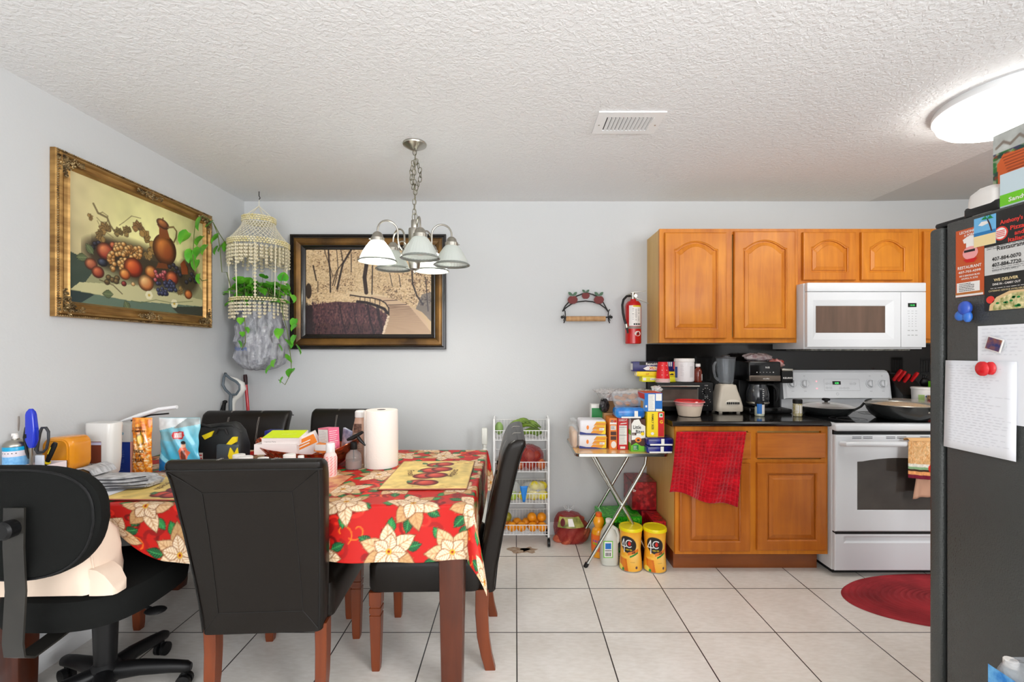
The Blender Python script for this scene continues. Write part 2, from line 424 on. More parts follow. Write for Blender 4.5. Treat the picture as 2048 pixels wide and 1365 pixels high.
def panel_door(T, name, x0, x1, z0, z1, yf, rise=.0, fr=.058, panel=True, mt=None):
    m = MB(T, w=1); m.smooth = False
    def ring(ins, y, rs=0, extra=0): return [(a, y, b) for a, b in outline(x0 + ins, x1 - ins, z0 + ins, z1 - ins - extra, rs)]
    R = [ring(0, yf + .02), ring(0, yf + .006), ring(.003, yf + .001), ring(.008, yf)]
    if panel:
        R += [ring(fr, yf, rise), ring(fr + .003, yf + .004, rise), ring(fr + .007, yf + .0055, rise), ring(fr + .008, yf + .014, rise),
              ring(fr + .015, yf + .014, rise), ring(fr + .0155, yf + .009, rise), ring(fr + .036, yf + .003, rise), ring(fr + .038, yf + .001, rise)]
    m.loft(R); return m.done(name, mt or M_mpl, autosmooth=20)

# upper double cabinet (36 in), over-microwave cabinet, right cabinet
YU = 3.105
def carcass(T, x0, x1, z0, z1, yf, toe=False):
    MB(T, w=1).box(x0 + .004, x1 - .002, yf + .019, YB - .001, z0, z1).done('cabinet_box', M_ven)
def faceframe(T, x0, x1, z0, z1, yf, rails, stiles, mt=M_mpl):
    m = MB(T, w=1); y1 = yf + .0195
    for a, b in stiles: m.box(a, b, yf, y1, z0, z1)
    for a, b in rails:
        xs = sorted(stiles)
        for (p, q), (r_, s_) in zip(xs[:-1], xs[1:]): m.box(q, r_, yf, y1, a, b)
    m.done('face_frame', mt)
T = thing('wall_cabinet', 'honey maple wall cabinet with two tall arched doors, left of the microwave', 'cabinet', (1.42, YB, 1.397), group=None)
carcass(T, .961, 1.885, 1.397, 2.158, YU)
faceframe(T, .961, 1.885, 1.397, 2.158, YU, [(1.397, 1.435), (2.12, 2.158)], [(.961, 1.001), (1.405, 1.445), (1.845, 1.885)])
panel_door(T, 'door', .993, 1.402, 1.425, 2.130, YU - .021, .055)
panel_door(T, 'door', 1.452, 1.860, 1.425, 2.138, YU - .021, .055)
T = thing('over_range_cabinet', 'short honey maple cabinet with two small arched doors above the microwave', 'cabinet', (2.27, YB, 1.79))
carcass(T, 1.886, 2.690, 1.785, 2.158, YU)
faceframe(T, 1.886, 2.69, 1.785, 2.158, YU, [(1.785, 1.82), (2.12, 2.158)], [(1.886, 1.926), (2.27, 2.31), (2.65, 2.69)])
panel_door(T, 'door', 1.910, 2.262, 1.813, 2.132, YU - .021, .05, fr=.05)
panel_door(T, 'door', 2.297, 2.638, 1.813, 2.132, YU - .021, .05, fr=.05)
T = thing('wall_cabinet', 'honey maple wall cabinet half hidden behind the black refrigerator, right of the microwave', 'cabinet', (3.0, YB, 1.397))
carcass(T, 2.692, 3.40, 1.397, 2.158, YU)
faceframe(T, 2.692, 3.40, 1.397, 2.158, YU, [(1.397, 1.435), (2.12, 2.158)], [(2.692, 2.722), (3.05, 3.08), (3.37, 3.40)])
panel_door(T, 'door', 2.712, 3.055, 1.420, 2.138, YU - .021, .055)
panel_door(T, 'door', 3.075, 3.39, 1.420, 2.138, YU - .021, .055)

# base cabinet
YBASE = 2.80
T = thing('base_cabinet', 'honey maple base cabinet with two drawers and two doors left of the white stove', 'cabinet', (1.42, YB, 0))
MB(T, w=1).box(.961, 1.877, YBASE + .019, YB - .001, .118, .886).done('cabinet_box', M_ven)
MB(T, w=1).box(.975, 1.862, YBASE + .075, YB - .03, 0, .118).done('toe_kick', M_toe)
m = MB(T, w=1)
for a, b in ((.961, 1.001), (1.40, 1.455), (1.84, 1.879)): m.box(a, b, YBASE, YBASE + .0195, .118, .886)
for a, b in ((.118, .15), (.655, .69), (.86, .886)):
    m.box(1.001, 1.40, YBASE, YBASE + .0195, a, b); m.box(1.455, 1.84, YBASE, YBASE + .0195, a, b)
m.done('face_frame', M_mpl)
panel_door(T, 'drawer', .985, 1.410, .695, .852, YBASE - .021, panel=False, mt=M_mplbx)
panel_door(T, 'drawer', 1.446, 1.858, .700, .850, YBASE - .021, panel=False, mt=M_mplbx)
panel_door(T, 'door', .983, 1.406, .140, .668, YBASE - .021, mt=M_mplb)
panel_door(T, 'door', 1.446, 1.862, .146, .670, YBASE - .021, mt=M_mplb)
# worktop left of the stove
m = MB()
pr = [(YB - .02, .888), (2.785, .888), (2.772, .893), (2.768, .900), (2.770, .909), (2.777, .917), (2.786, .920), (YB - .02, .920)]
m.prism(pr, 'x', .936, 1.882)
m.done('countertop', M_gran, 'black granite worktop on the base cabinet left of the stove', 'countertop')
# counter and base cabinet right of the stove, mostly hidden by the refrigerator
m = MB(); m.prism(pr, 'x', 2.652, 3.44)
m.done('countertop', M_gran, 'black granite worktop right of the stove, mostly behind the refrigerator', 'countertop')
T = thing('base_cabinet', 'honey maple base cabinet right of the stove, hidden behind the refrigerator', 'cabinet', (3.0, YB, 0))
MB(T, w=1).box(2.655, 3.44, YBASE + .019, YB - .001, .118, .886).done('cabinet_box', M_ven)
MB(T, w=1).box(2.655, 3.44, YBASE + .075, YB - .03, 0, .118).done('toe_kick', M_toe)
panel_door(T, 'door', 2.69, 3.03, .140, .668, YBASE - .002); panel_door(T, 'door', 3.06, 3.42, .140, .668, YBASE - .002)

# ------------------------------------------------------------------ stove
M_app = mat('white_enamel', (224, 226, 229), .3, coat=.2)
M_appg = mat('light_grey_print', (176, 178, 180), .4)
M_dk = mat('dark_gap', (22, 22, 23), .6)
M_glassblk = mat('black_glass', (12, 12, 13), .05, spec=.6)
M_ovenw = mat('oven_window_glass', (62, 56, 52), .12, noise=(6, (74, 68, 63)), spec=.5)
M_green = mat('display_green', (40, 190, 90), .4, emit=(90, 255, 120), es=1.0)
SX0, SX1, SYF = 1.887, 2.647, 2.745
T = thing('stove', 'white freestanding electric stove with glass cooktop under the microwave', 'stove', ((SX0 + SX1) / 2, 3.08, 0))
m = MB(T, w=1); m.box(SX0, SX1, SYF + .03, 3.385, .035, .885, .004); m.m(M_dk).box(SX0 + .03, SX1 - .03, SYF + .07, 3.36, 0, .035)
m.mats = [M_app] + m.mats; m.mi = [0 if i < len(m.f) - 6 else 1 for i in range(len(m.f))]; m.done('body')
m = MB(T, w=1); m.box(SX0 - .002, SX1 + .002, SYF - .012, 3.33, .868, .912, .012, 3); m.done('cooktop_frame', M_app)
m = MB(T, w=1); m.m(M_glassblk).box(SX0 + .022, SX1 - .022, SYF + .03, 3.30, .9125, .9155)
m.m(mat('burner_ring', (58, 58, 60), .3))
for bx, by, r in ((SX0 + .2, 2.92, .10), (SX0 + .57, 2.92, .08), (SX0 + .2, 3.17, .08), (SX0 + .57, 3.17, .10)):
    for q in (r, r * .98, r * .6):
        m.tube([(bx + q * math.cos(a * PI / 20), by + q * math.sin(a * PI / 20), .9157) for a in range(40)], .0008, 4, closed=True)
m.done('glass_cooktop')
# oven door
OD = MB(T, w=1); OD.smooth = False
x0, x1, z0, z1 = SX0 + .002, SX1 - .006, .272, .846
def dring(ins, y, rise=0, xa=0, xb=0, za=0, zb=0):
    return [(a, y, b) for a, b in outline(x0 + ins + xa, x1 - ins - xb, z0 + ins + za, z1 - ins - zb, rise)]
OD.loft([dring(0, SYF + .028), dring(0, SYF + .008), dring(.004, SYF + .002), dring(.010, SYF)] +
        [dring(0, SYF, .022, .128, .128, .128, .135), dring(0, SYF + .004, .022, .131, .131, .131, .138)])
od = OD.done('oven_door', M_app, autosmooth=25)
m = MB(od, w=1); m.smooth = False
m.loft([[(a, SYF + .003, b) for a, b in outline(x0 + .130, x1 - .130, z0 + .130, z1 - .137, .022)],
        [(a, SYF + .0022, b) for a, b in outline(x0 + .134, x1 - .134, z0 + .134, z1 - .141, .022)]])
m.done('window', M_ovenw)
m = MB(od, w=1)
m.tube([(SX0 + .035, SYF - .000, .795), (SX0 + .045, SYF - .035, .797), (SX0 + .075, SYF - .045, .800), (SX1 - .08, SYF - .045, .800), (SX1 - .05, SYF - .035, .797), (SX1 - .04, SYF, .795)], .0155, 12)
m.done('handle', M_app)
m = MB(T, w=1)
for a in (SX0 + .10, SX0 + .165, SX0 + .30, SX0 + .365, SX0 + .50, SX0 + .565):
    m.box(a, a + .055, SYF - .0006, SYF + .001, .833, .836); m.box(a, a + .055, SYF - .0006, SYF + .001, .824, .827)
m.done('vent_slots', M_dk)
MB(T, w=1).box(SX0 + .004, SX1 - .004, SYF + .004, SYF + .03, .258, .276).done('drawer_gap', M_dk)
MB(T, w=1).box(SX0 + .002, SX1 - .006, SYF + .014, SYF + .03, .845, .872).done('door_gap', M_dk)
m = MB(T, w=1); m.smooth = False
yf = SYF + .004
m.loft([[(a, yf + .025, b) for a, b in outline(x0, x1, .042, .262, 0)], [(a, yf + .004, b) for a, b in outline(x0, x1, .042, .262, 0)],
        [(a, yf, b) for a, b in outline(x0 + .004, x1 - .004, .046, .258, 0)], [(a, yf, b) for a, b in outline(x0 + .05, x1 - .05, .205, .245, 0)],
        [(a, yf + .012, b) for a, b in outline(x0 + .07, x1 - .07, .215, .235, 0)]])
m.done('storage_drawer', M_app, autosmooth=20)
# back guard
BG = MB(T, w=1); pr = [(3.385, .912), (3.300, .912), (3.300, 1.000), (3.262, 1.012), (3.285, 1.190), (3.300, 1.206), (3.385, 1.206)]
def bgring(ins, xx): return pr
rr = []
for xx, sc in ((SX0, .93), (SX0 + .012, .985), (SX0 + .03, 1), (SX1 - .03, 1), (SX1 - .012, .985), (SX1, .93)):
    rr.append([(xx, 3.385 - (3.385 - y) * (1 if z < 1.001 else sc), .912 + (z - .912) * (1 if z < 1.001 else (1 - (1 - sc) * 1.4))) for y, z in pr])
BG.loft(rr); bg = BG.done('back_guard', M_app, autosmooth=30)
# frame on the sloped face: point on slope for height z
def slope(x, z, out=0.0):
    t = (z - 1.012) / .178; return (x, 3.262 + .023 * t - out, z)
su = Vector((1, 0, 0)); sv = Vector((0, .023, .178)).normalized()
for kx in (SX0 + .062, SX0 + .150, SX1 - .148, SX1 - .062):
    m = MB(bg, w=1); c = Vector(slope(kx, 1.112)); n = Vector((0, -.178, .023)).normalized()
    m.tube([c, c + n * .004], .033, 24); m.m(M_app).tube([c + n * .004, c + n * .016, c + n * .020], [.027, .024, .020], 20)
    m.box(kx - .004, kx + .004, c.y - .028, c.y - .015, 1.088, 1.136, .002)
    k = m.done('knob', M_app)
m = MB(bg, w=1); m.m(M_appg)
o = Vector(slope(SX0 + .285, 1.062)); m.quad(o, su, sv, .25, .002, .001); m.quad(Vector(slope(SX0 + .285, 1.142)), su, sv, .25, .0015, .001)
m.quad(o, su, sv, .0015, .08, .001); m.quad(o + su * .25, su, sv, .0015, .08, .001)
for i, (dx, dz) in enumerate(((.02, .05), (.045, .05), (.02, .02), (.045, .02), (.115, .018), (.14, .018), (.165, .018), (.19, .05), (.215, .05))):
    c = o + su * dx + sv * dz
    m.tube([c + su * .010 * math.cos(a) + sv * .007 * math.sin(a) - Vector((0, .001, 0)) for a in [2 * PI * q / 14 for q in range(14)]], .0006, 4, closed=True)
    m.quad(c - su * .005 - sv * .001, su, sv, .010, .002, .001)
m.done('touch_panel_print')
for kx in (SX0 + .062, SX0 + .150, SX1 - .148, SX1 - .062):
    m = MB(bg, w=1); m.m(M_appg); c = Vector(slope(kx, 1.112))
    for a in range(-130, 131, 33):
        d = math.radians(a + 90); p = c + su * .041 * math.cos(d) + sv * .041 * math.sin(d); m.quad(p, su, sv, .002, .002, .001)
    m.quad(c - su * .006 + sv * .052, su, sv, .012, .004, .001); m.quad(c - su * .009 - sv * .055, su, sv, .018, .003, .001); m.done('dial_marks')
m = MB(bg, w=1); m.m(M_appg)
m.tube([Vector(slope(SX0 + .375, 1.04)) + su * .008 * math.cos(a) + sv * .008 * math.sin(a) for a in [2 * PI * q / 18 for q in range(18)]], .001, 4, closed=True)
m.done('round_badge')
m = MB(bg, w=1); m.m(M_glassblk).quad(Vector(slope(SX0 + .345, 1.105)), su, sv, .058, .024, .0015)
m.m(M_green).text('4:50', Vector(slope(SX0 + .374, 1.110)), su, sv, .012, off=.0025, bold=True); m.done('clock_display')
m = MB(bg, w=1); mi_ = mat('indicator_red', (250, 120, 130), .4, emit=(255, 110, 120), es=3)
for z in (1.128, 1.078): m.ell(slope(SX0 + .233, z, .001), .0035, 8, 6)
m.done('indicator_light', mi_)

# ------------------------------------------------------------------ microwave
MX0, MX1, MYF, MZ0, MZ1 = 1.875, 2.650, 3.0, 1.366, 1.783
T = thing('microwave', 'white over-the-range microwave with dark window above the stove', 'microwave', ((MX0 + MX1) / 2, YB, MZ0))
m = MB(T, w=1); m.box(MX0 + .001, MX1 - .001, MYF + .03, YB - .002, MZ0 - .012, MZ1, .003)
m.done('case', M_app)
m = MB(T, w=1); m.box(MX0 + .06, MX1 - .06, MYF + .05, YB - .08, MZ0 - .022, MZ0 - .011, .004); m.done('underside_vent', mat('vent_dark_grey', (84, 84, 80), .4, noise=(60, (150, 150, 140), (1, 1, 1), 2)))
ys = MYF
m = MB(T, w=1); m.box(MX0 + .008, MX1, ys, ys + .029, MZ1 - .057, MZ1, .004); m.done('top_vent_panel', M_app)
xd = MX0 + .612
m = MB(T, w=1); m.smooth = False
def mr(xa, xb, za, zb, y): return [(a, y, b) for a, b in outline(xa, xb, za, zb, 0)]
z0, z1, x0 = MZ0, MZ1 - .06, MX0 + .008
m.loft([mr(x0, xd, z0, z1, ys + .029), mr(x0, xd, z0, z1, ys + .003), mr(x0 + .003, xd - .003, z0 + .003, z1 - .003, ys),
        mr(x0 + .035, xd - .045, z0 + .05, z1 - .052, ys), mr(x0 + .060, xd - .092, z0 + .092, z1 - .088, ys + .010),
        mr(x0 + .062, xd - .094, z0 + .094, z1 - .090, ys + .012)])
dr = m.done('door', M_app, autosmooth=15)
m = MB(dr, w=1); m.box(x0 + .062, xd - .094, ys + .0105, ys + .013, z0 + .094, z1 - .090)
m.done('window', mat('microwave_window', (112, 88, 74), .18, noise=(5, (92, 74, 62), (4, 1, .4))), label='brown tinted window')
m = MB(T, w=1); m.box(xd + .002, MX1 - .001, ys, ys + .029, z0, z1, .003); cp = m.done('control_panel', M_app)
cx = (xd + MX1) / 2 - .005
m = MB(cp, w=1); m.m(M_glassblk).quad((cx - .032, ys - .0004, z1 - .098), (1, 0, 0), (0, 0, 1), .055, .026, .0005)
m.m(M_green).text('10:50', (cx - .004, ys - .001, z1 - .091), (1, 0, 0), (0, 0, 1), .011, off=.001); m.done('clock_display')
m = MB(cp, w=1); m.m(M_appg)
for r_ in range(2):
    for c_ in range(3): m.quad((cx - .034 + c_ * .024, ys - .0005, z1 - .125 - r_ * .015), (1, 0, 0), (0, 0, 1), .013, .003, .0003)
for r_ in range(5):
    for c_ in range(3): m.quad((cx - .028 + c_ * .022, ys - .0005, z1 - .160 - r_ * .016), (1, 0, 0), (0, 0, 1), .005, .005, .0003)
for r_ in range(2):
    for c_ in range(3): m.quad((cx - .034 + c_ * .024, ys - .0005, z1 - .252 - r_ * .03), (1, 0, 0), (0, 0, 1), .015, .006, .0003)
m.done('keypad_print')

# ------------------------------------------------------------------ refrigerator
FX, FY1 = 1.386, 1.497
def speck():
    m = mat('black_textured_steel', (66, 69, 68), .27, spec=.6); nt = m.node_tree; N = nt.nodes; L = nt.links; b = N['Principled BSDF']
    tc = N.new('ShaderNodeTexCoord'); v = N.new('ShaderNodeTexNoise'); v.inputs['Scale'].default_value = 240; v.inputs['Detail'].default_value = 1
    L.new(tc.outputs['Object'], v.inputs['Vector']); bp = N.new('ShaderNodeBump'); bp.inputs['Strength'].default_value = .9; bp.inputs['Distance'].default_value = .0016
    L.new(v.outputs['Fac'], bp.inputs['Height']); L.new(bp.outputs[0], b.inputs['Normal']); return m
M_fr = speck(); M_blk = mat('black_plastic', (20, 20, 21), .35)
T = thing('refrigerator', 'black textured refrigerator with papers and magnets on its side, at the right edge', 'refrigerator', (1.83, 1.15, 0))
m = MB(T, w=1); m.box(FX, FX + .90, .78, FY1 - .002, .03, 1.75, .004); cab = m.done('cabinet', M_fr)
m = MB(T, w=1); m.box(FX + .012, FX + .89, FY1 - .002, FY1 + .013, .08, 1.735); m.done('door_gasket', M_blk)
m = MB(T, w=1); m.box(FX - .002, FX + .448, FY1 + .013, FY1 + .062, .08, 1.745, .012, 3); m.done('door', M_fr)
m = MB(T, w=1); m.box(FX + .454, FX + .90, FY1 + .013, FY1 + .062, .08, 1.745, .012, 3); m.done('door', M_fr)
m = MB(T, w=1); m.box(FX + .012, FX + .10, FY1 - .06, FY1 + .055, 1.7455, 1.763, .006); m.box(FX + .006, FX + .09, FY1 - .16, FY1 - .05, 1.7505, 1.783, .008); m.done('hinge_cover', M_blk)
m = MB(T, w=1); m.box(FX + .02, FX + .88, .82, FY1 - .03, 0, .03); m.done('base', M_blk)
for xx in (FX + .41, FX + .475):
    m = MB(T, w=1); m.tube([(xx, FY1 + .062, .9), (xx, FY1 + .10, .93), (xx, FY1 + .10, 1.52), (xx, FY1 + .062, 1.55)], .012, 10); m.done('door_handle', M_blk)
# ------------------------------------------------------------------ dining table and chairs
M_leath = mat('dark_leather', (19, 14, 10), .38, bump=(160, .2, .001), spec=.3, coat=.08)
M_thread = mat('pale_stitching', (150, 145, 138), .7)
M_seam = mat('dark_seam', (14, 13, 12), .5)
M_leg = wood('red_brown_wood', (88, 36, 12), (128, 60, 24), .36, 'z', coat=.12)
M_tleg = wood('dark_walnut', (58, 24, 10), (94, 42, 20), .34, 'z', coat=.12)
TX0, TX1, TY0, TY1, TZ = -1.968, -.178, 1.755, 2.69, .762
T = thing('dining_table', 'dark wooden dining table under the red poinsettia tablecloth', 'table', ((TX0 + TX1) / 2, (TY0 + TY1) / 2, 0))
MB(T, w=1).box(TX0, TX1, TY0, TY1, TZ - .03, TZ - .002, .004).done('tabletop', M_tleg)
MB(T, w=1).box(TX0 + .06, TX1 - .08, TY0 + .05, TY1 - .05, TZ - .12, TZ - .03).done('apron', M_tleg)
for lx, ly in ((TX0 + .045, TY0 + .045), (TX1 - .065, TY0 + .045), (TX0 + .045, TY1 - .05), (TX1 - .065, TY1 - .05)):
    m = MB(T, w=1); R = []
    for z, h in ((0, .036), (.03, .039), (.55, .048), (TZ - .031, .049)): R.append([(lx + a, ly + b, z) for a, b in rrect(h, h, .008, 2)])
    m.loft(R); m.done('leg', M_tleg)

def back_y(z):
    t = max(0, (z - .36) / .615); return -.205 - .125 * t ** 1.25 - .018 * max(0, (t - .86) / .14) ** 2
def back_hw(z): return .215 + .046 * max(0, (z - .33) / .645) ** 1.1
def make_chair(label, group):
    T = thing('dining_chair', label, 'chair', group=group)
    # seat: rounded cushion with deep apron
    m = MB(T); R = []
    for z, ins, r in ((.335, .012, .03), (.34, .004, .035), (.36, 0, .035), (.44, 0, .035), (.465, .004, .04), (.482, .018, .05), (.492, .05, .06), (.496, .10, .06)):
        R.append([(a, b + .01, z) for a, b in rrect(.232 - ins, .235 - ins, r, 4)])
    m.loft(R); m.done('seat', M_leath)
    # backrest
    m = MB(T); R = []
    zs = [.325, .333, .36, .42, .5, .6, .7, .8, .87, .91, .935, .955, .968, .975]
    for z in zs:
        th = .038
        if z > .95: th = .038 * math.sqrt(max(.02, 1 - ((z - .95) / .0265) ** 2))
        ins = .0 if .34 < z < .95 else (.006 if z < .34 else .012 * ((z - .95) / .025) ** 2)
        R.append([(a, back_y(z) - .038 + b, z) for a, b in rrect(back_hw(z) - ins, max(th, .008), min(.022, th * .6), 3)])
    m.loft(R); bk = m.done('backrest', M_leath)
    # piping and stitched panel on the rear, seams on the front
    m = MB(bk)
    def rear(x, z, o=.001): return (x, back_y(z) - .076 - o, z)
    def front(x, z, o=.001): return (x, back_y(z) + o, z)
    m.m(M_seam)
    for sx in (-1, 1):
        m.tube([(sx * (back_hw(z) - .012), back_y(z) - .0765, z) for z in (.335, .45, .6, .75, .85, .92, .95)], .0028, 6)
        m.tube([rear(sx * .148, z) for z in (.405, .5, .6, .7, .8, .862)], .0011, 5)
        m.tube([rear(sx * (.148 + (back_hw(.93) - .165) * t), .862 + .075 * t) for t in (0, .5, 1)], .0011, 5)
        m.tube([rear(sx * (.148 + (back_hw(.34) - .165) * t), .405 - .066 * t) for t in (0, .5, 1)], .0011, 5)
    for z in (.405, .862): m.tube([rear(-.148, z), rear(0, z), rear(.148, z)], .0011, 5)
    m.tube([(x, back_y(.945) - .077, .945) for x in (-.26, 0, .26)], .0028, 6)
    m.done('seam')
    m = MB(bk); m.m(M_thread)
    for sx in (-.09, .09):
        for e in (-.003, .003):
            m.tube([front(sx + e, z) for z in (.5, .6, .7, .8, .9, .94)] + [(sx + e, back_y(.975) - .015, .9755), (sx + e, back_y(.975) - .045, .9755), (sx + e, back_y(.95) - .0745, .950)], .0009, 4)
    m.done('stitching')
    m = MB(bk)
    for sx in (-.09, .09): m.ell(front(sx, .80), (.012, .005, .012), 10, 6)
    m.done('button', M_leath)
    # legs
    for sx in (-1, 1):
        m = MB(T); R = []
        for z, h in ((0, .016), (.02, .018), (.235, .024), (.237, .021), (.243, .021), (.245, .024), (.268, .025), (.270, .022), (.276, .022), (.278, .025), (.335, .026)):
            R.append([(sx * .197 + a, .217 + b, z) for a, b in rrect(h, h, .003, 1)])
        m.loft(R, smooth=False); m.done('leg', M_leg)
        m = MB(T); R = []
        for z, y, h in ((0, -.262, .019), (.06, -.246, .020), (.14, -.232, .022), (.24, -.226, .023), (.34, -.228, .024)):
            R.append([(sx * .198 + a, y + b, z) for a, b in rrect(h * .9, h * 1.15, .003, 1)])
        m.loft(R, smooth=False); m.done('leg', M_leg)
    return T
CG = None
c0 = make_chair('dark leather dining chair nearest the camera, seen from behind at the front of the table', CG)
c0.location = (-.928, 1.952, 0); c0.rotation_euler.z = math.radians(3)
for loc, rz, lb in (((-.372, 2.16, 0), 91, 'dark leather dining chair seen from the side, at the right end of the table'),
                    ((-1.625, 2.465, 0), 181, 'dark leather dining chair behind the table with a black and yellow bag before it'),
                    ((-1.025, 2.56, 0), 179, 'dark leather dining chair behind the table, behind the paper towel roll')):
    c = copy_tree(c0); c.location = loc; c.rotation_euler.z = math.radians(rz); c['label'] = lb

# tablecloth ---------------------------------------------------------
def flower(c, cx, cy, R, rot, seed):
    rd = random.Random(seed)
    for k in range(5):
        a = rot + 2 * PI * (k + .5) / 5 + rd.uniform(-.1, .1); L = R * .95; d = R * .55
        g = (34, 120, 60) if k % 2 else (16, 66, 40)
        px, py = cx + d * math.cos(a), cy + d * math.sin(a)
        petal(c, px, py, L * .55, L * .17, a, g, (12, 50, 30), (70, 165, 90))
    for layer, (n, L, W, dr) in enumerate(((6, R, R * .27, 0), (5, R * .62, R * .21, .5))):
        for k in range(n):
            a = rot + dr + 2 * PI * k / n + rd.uniform(-.12, .12); l = L * rd.uniform(.86, 1.05)
            base = ((222, 186, 142), (236, 212, 178), (198, 158, 108))[rd.randrange(3)] if layer == 0 else (244, 226, 198)
            petal(c, cx, cy, l, W, a, base, (112, 62, 34), (176, 124, 80))
    for k in range(7):
        a = 2 * PI * k / 7; c.ell(cx + R * .06 * math.cos(a), cy + R * .06 * math.sin(a), R * .035, R * .035, (228, 176, 40))
    c.ell(cx, cy, R * .045, R * .045, (150, 30, 20))
def petal(c, cx, cy, L, W, a, col, edge, vein):
    ca, sa = math.cos(a), math.sin(a)
    def T_(u, v): return (cx + u * ca - v * sa, cy + u * sa + v * ca)
    prof = [(0, 0), (.1, .25), (.25, .7), (.42, 1), (.6, .92), (.78, .58), (.92, .2), (1, 0)]
    pts = [T_(u * L, w * W) for u, w in prof] + [T_(u * L, -w * W) for u, w in prof[-2:0:-1]]
    c.poly(pts, col); c.line(pts + [pts[0]], .0028, edge, .8)
    c.line([T_(.02 * L, 0), T_(.95 * L, 0)], .0032, vein, .9)
    for t in (.12, .26, .4, .54, .68):
        for s_ in (-1, 1): c.line([T_(t * L, 0), T_((t + .17) * L, s_ * W * (.8 - .5 * max(0, t - .3)))], .0022, vein, .8)
def cloth_canvas(w, h, res):
    c = Cv(w, h, res, (188, 24, 18)); rd = random.Random(3)
    for i in range(int(w * h * 260)):       # swirls of darker red and orange
        x, y = rd.uniform(0, w), rd.uniform(0, h); r = rd.uniform(.02, .05); a0 = rd.uniform(0, 6.28); sg = rd.choice((-1, 1))
        col = rd.choice(((142, 16, 16), (226, 44, 30), (160, 20, 18), (238, 120, 30), (120, 12, 14)))
        pts = [(x + r * (1 - t / 14) * math.cos(a0 + sg * t * .36), y + r * (1 - t / 14) * math.sin(a0 + sg * t * .36)) for t in range(13)]
        c.line(pts, .004 if col[1] > 100 else rd.uniform(.008, .017), col)
    sp = .222; row = 0; y = .02; k = 0
    while y < h + .1:
        x = (.5 * sp if row % 2 else 0)
        while x < w + .1:
            flower(c, x + rd.uniform(-.02, .02), y + rd.uniform(-.02, .02), rd.uniform(.102, .122), rd.uniform(0, 6.28), k); k += 1; x += sp * 1.12
        y += sp * .88; row += 1
    return c
def build_cloth():
    dL, dR, dF, dB = .012, .24, .215, .09
    W = (TX1 - TX0) + dL + dR; H = (TY1 - TY0) + dF + dB; c = cloth_canvas(W, H, .0036)
    X, Y = np.meshgrid(c.x, c.y); sx = X - dL; sy = Y - dF; w = TX1 - TX0; h = TY1 - TY0
    # front overhang shortens towards the left where the cloth runs up to its corner
    k = np.clip((sx - .32) / .36, 0, 1); k = .18 + .82 * k * k * (3 - 2 * k)
    sy = np.where(sy < 0, sy * k, sy)
    dx = np.where(sx < 0, sx, np.where(sx > w, sx - w, 0)); dy = np.where(sy < 0, sy, np.where(sy > h, sy - h, 0))
    r = np.hypot(dx, dy); bx = np.clip(sx, 0, w); by = np.clip(sy, 0, h)
    ang = np.arctan2(np.abs(dy), np.abs(dx) + 1e-9); corner = np.sin(2 * ang) * ((dx != 0) & (dy != 0))
    fold = (.012 * np.sin(sx * 9 + 1) + .008 * np.sin(sx * 23 + 2)) * (dy != 0) * (dx == 0) + .004 * np.sin(sy * 14) * (dx != 0) * (dy == 0)
    rs = np.clip(r / .22, 0, 1); rad = .012
    flare = .004 + np.minimum(r, rad) + (fold + .010) * rs + corner * r * .42 * np.cos(1)
    ux = np.sign(dx) * np.cos(ang) * (r > 0); uy = np.sign(dy) * np.sin(ang) * (r > 0)
    side = (dx > 0) & (dy == 0); flare = np.where(side, .003 + np.minimum(r, rad) + .003 * rs, flare)
    PX = TX0 + bx + ux * flare; PY = TY0 + by + uy * flare
    PZ = TZ + .003 - np.maximum(0, r - rad * .6) - .0 * rs + .0012 * np.sin(sx * 11) * np.sin(sy * 9 + 1) * (r == 0)
    P = np.stack([PX, PY, PZ], -1)
    gridmesh('tablecloth', P, c.lin(), vmat(.5, 0, .35), None, 'red tablecloth printed with cream poinsettias, draped over the dining table', 'tablecloth', solid=.0018)
build_cloth()

# fruit place mats ----------------------------------------------------
def placemat(x0, y0, w, h, rz, label, writing=True):
    c = Cv(w, h, .0035, (226, 196, 116)); c.noise(.14, 9, 4)
    c.rect(0, 0, w, .012, (176, 60, 60)); c.rect(0, h - .008, w, h, (190, 150, 80))
    rd = random.Random(5)
    for i in range(26):
        a = rd.uniform(0, 6); x = rd.uniform(.02, w - .02); y = rd.choice((rd.uniform(.03, .07), rd.uniform(h - .06, h - .03)))
        c.line([(x, y), (x + .02 * math.cos(a), y + .012 * math.sin(a)), (x + .03, y)], .0025, (178, 124, 60))
    for (ex, ey, r) in ((.40, .22, .042), (.5, .20, .046), (.44, .42, .05), (.57, .44, .046), (.47, .62, .05), (.6, .66, .044), (.5, .83, .044), (.60, .86, .04)):
        c.ell(w * ex, h * ey, r * 1.15, r, (160, 32, 30), 0, hi=(226, 96, 70))
    for (ex, ey) in ((.33, .2), (.37, .55), (.52, .76), (.36, .85)): petal(c, w * ex, h * ey, .04, .012, 2.2, (60, 110, 70), (30, 60, 40), (90, 140, 90))
    c.line([(0, 0), (w, 0), (w, h), (0, h), (0, 0)], .006, (120, 60, 40))
    T_ = thing('placemat', label, 'placemat', (x0 + w / 2, y0 + h / 2, TZ + .0065), rz)
    P = c.plane((-w / 2, -h / 2, 0), (w, 0, 0), (0, h, 0)); P[..., 2] += .0006
    gridmesh('mat_print', P, c.lin(), vmat(.45), T_, solid=.0022)
    m = MB(T_); m.m(mat('brown_ink', (96, 60, 40), .6))
    if writing:
        m.text('Fresh', (-w * .30, 0, .003), (.25, -1, 0), (1, .25, 0), .034, fn=None); m.text('Apples', (w * .30, 0, .003), (.1, 1, 0), (-1, .1, 0), .036)
    m.done('lettering')
placemat(-.575, 1.915, .37, .50, 0.02, 'apple print place mat on the right end of the table')
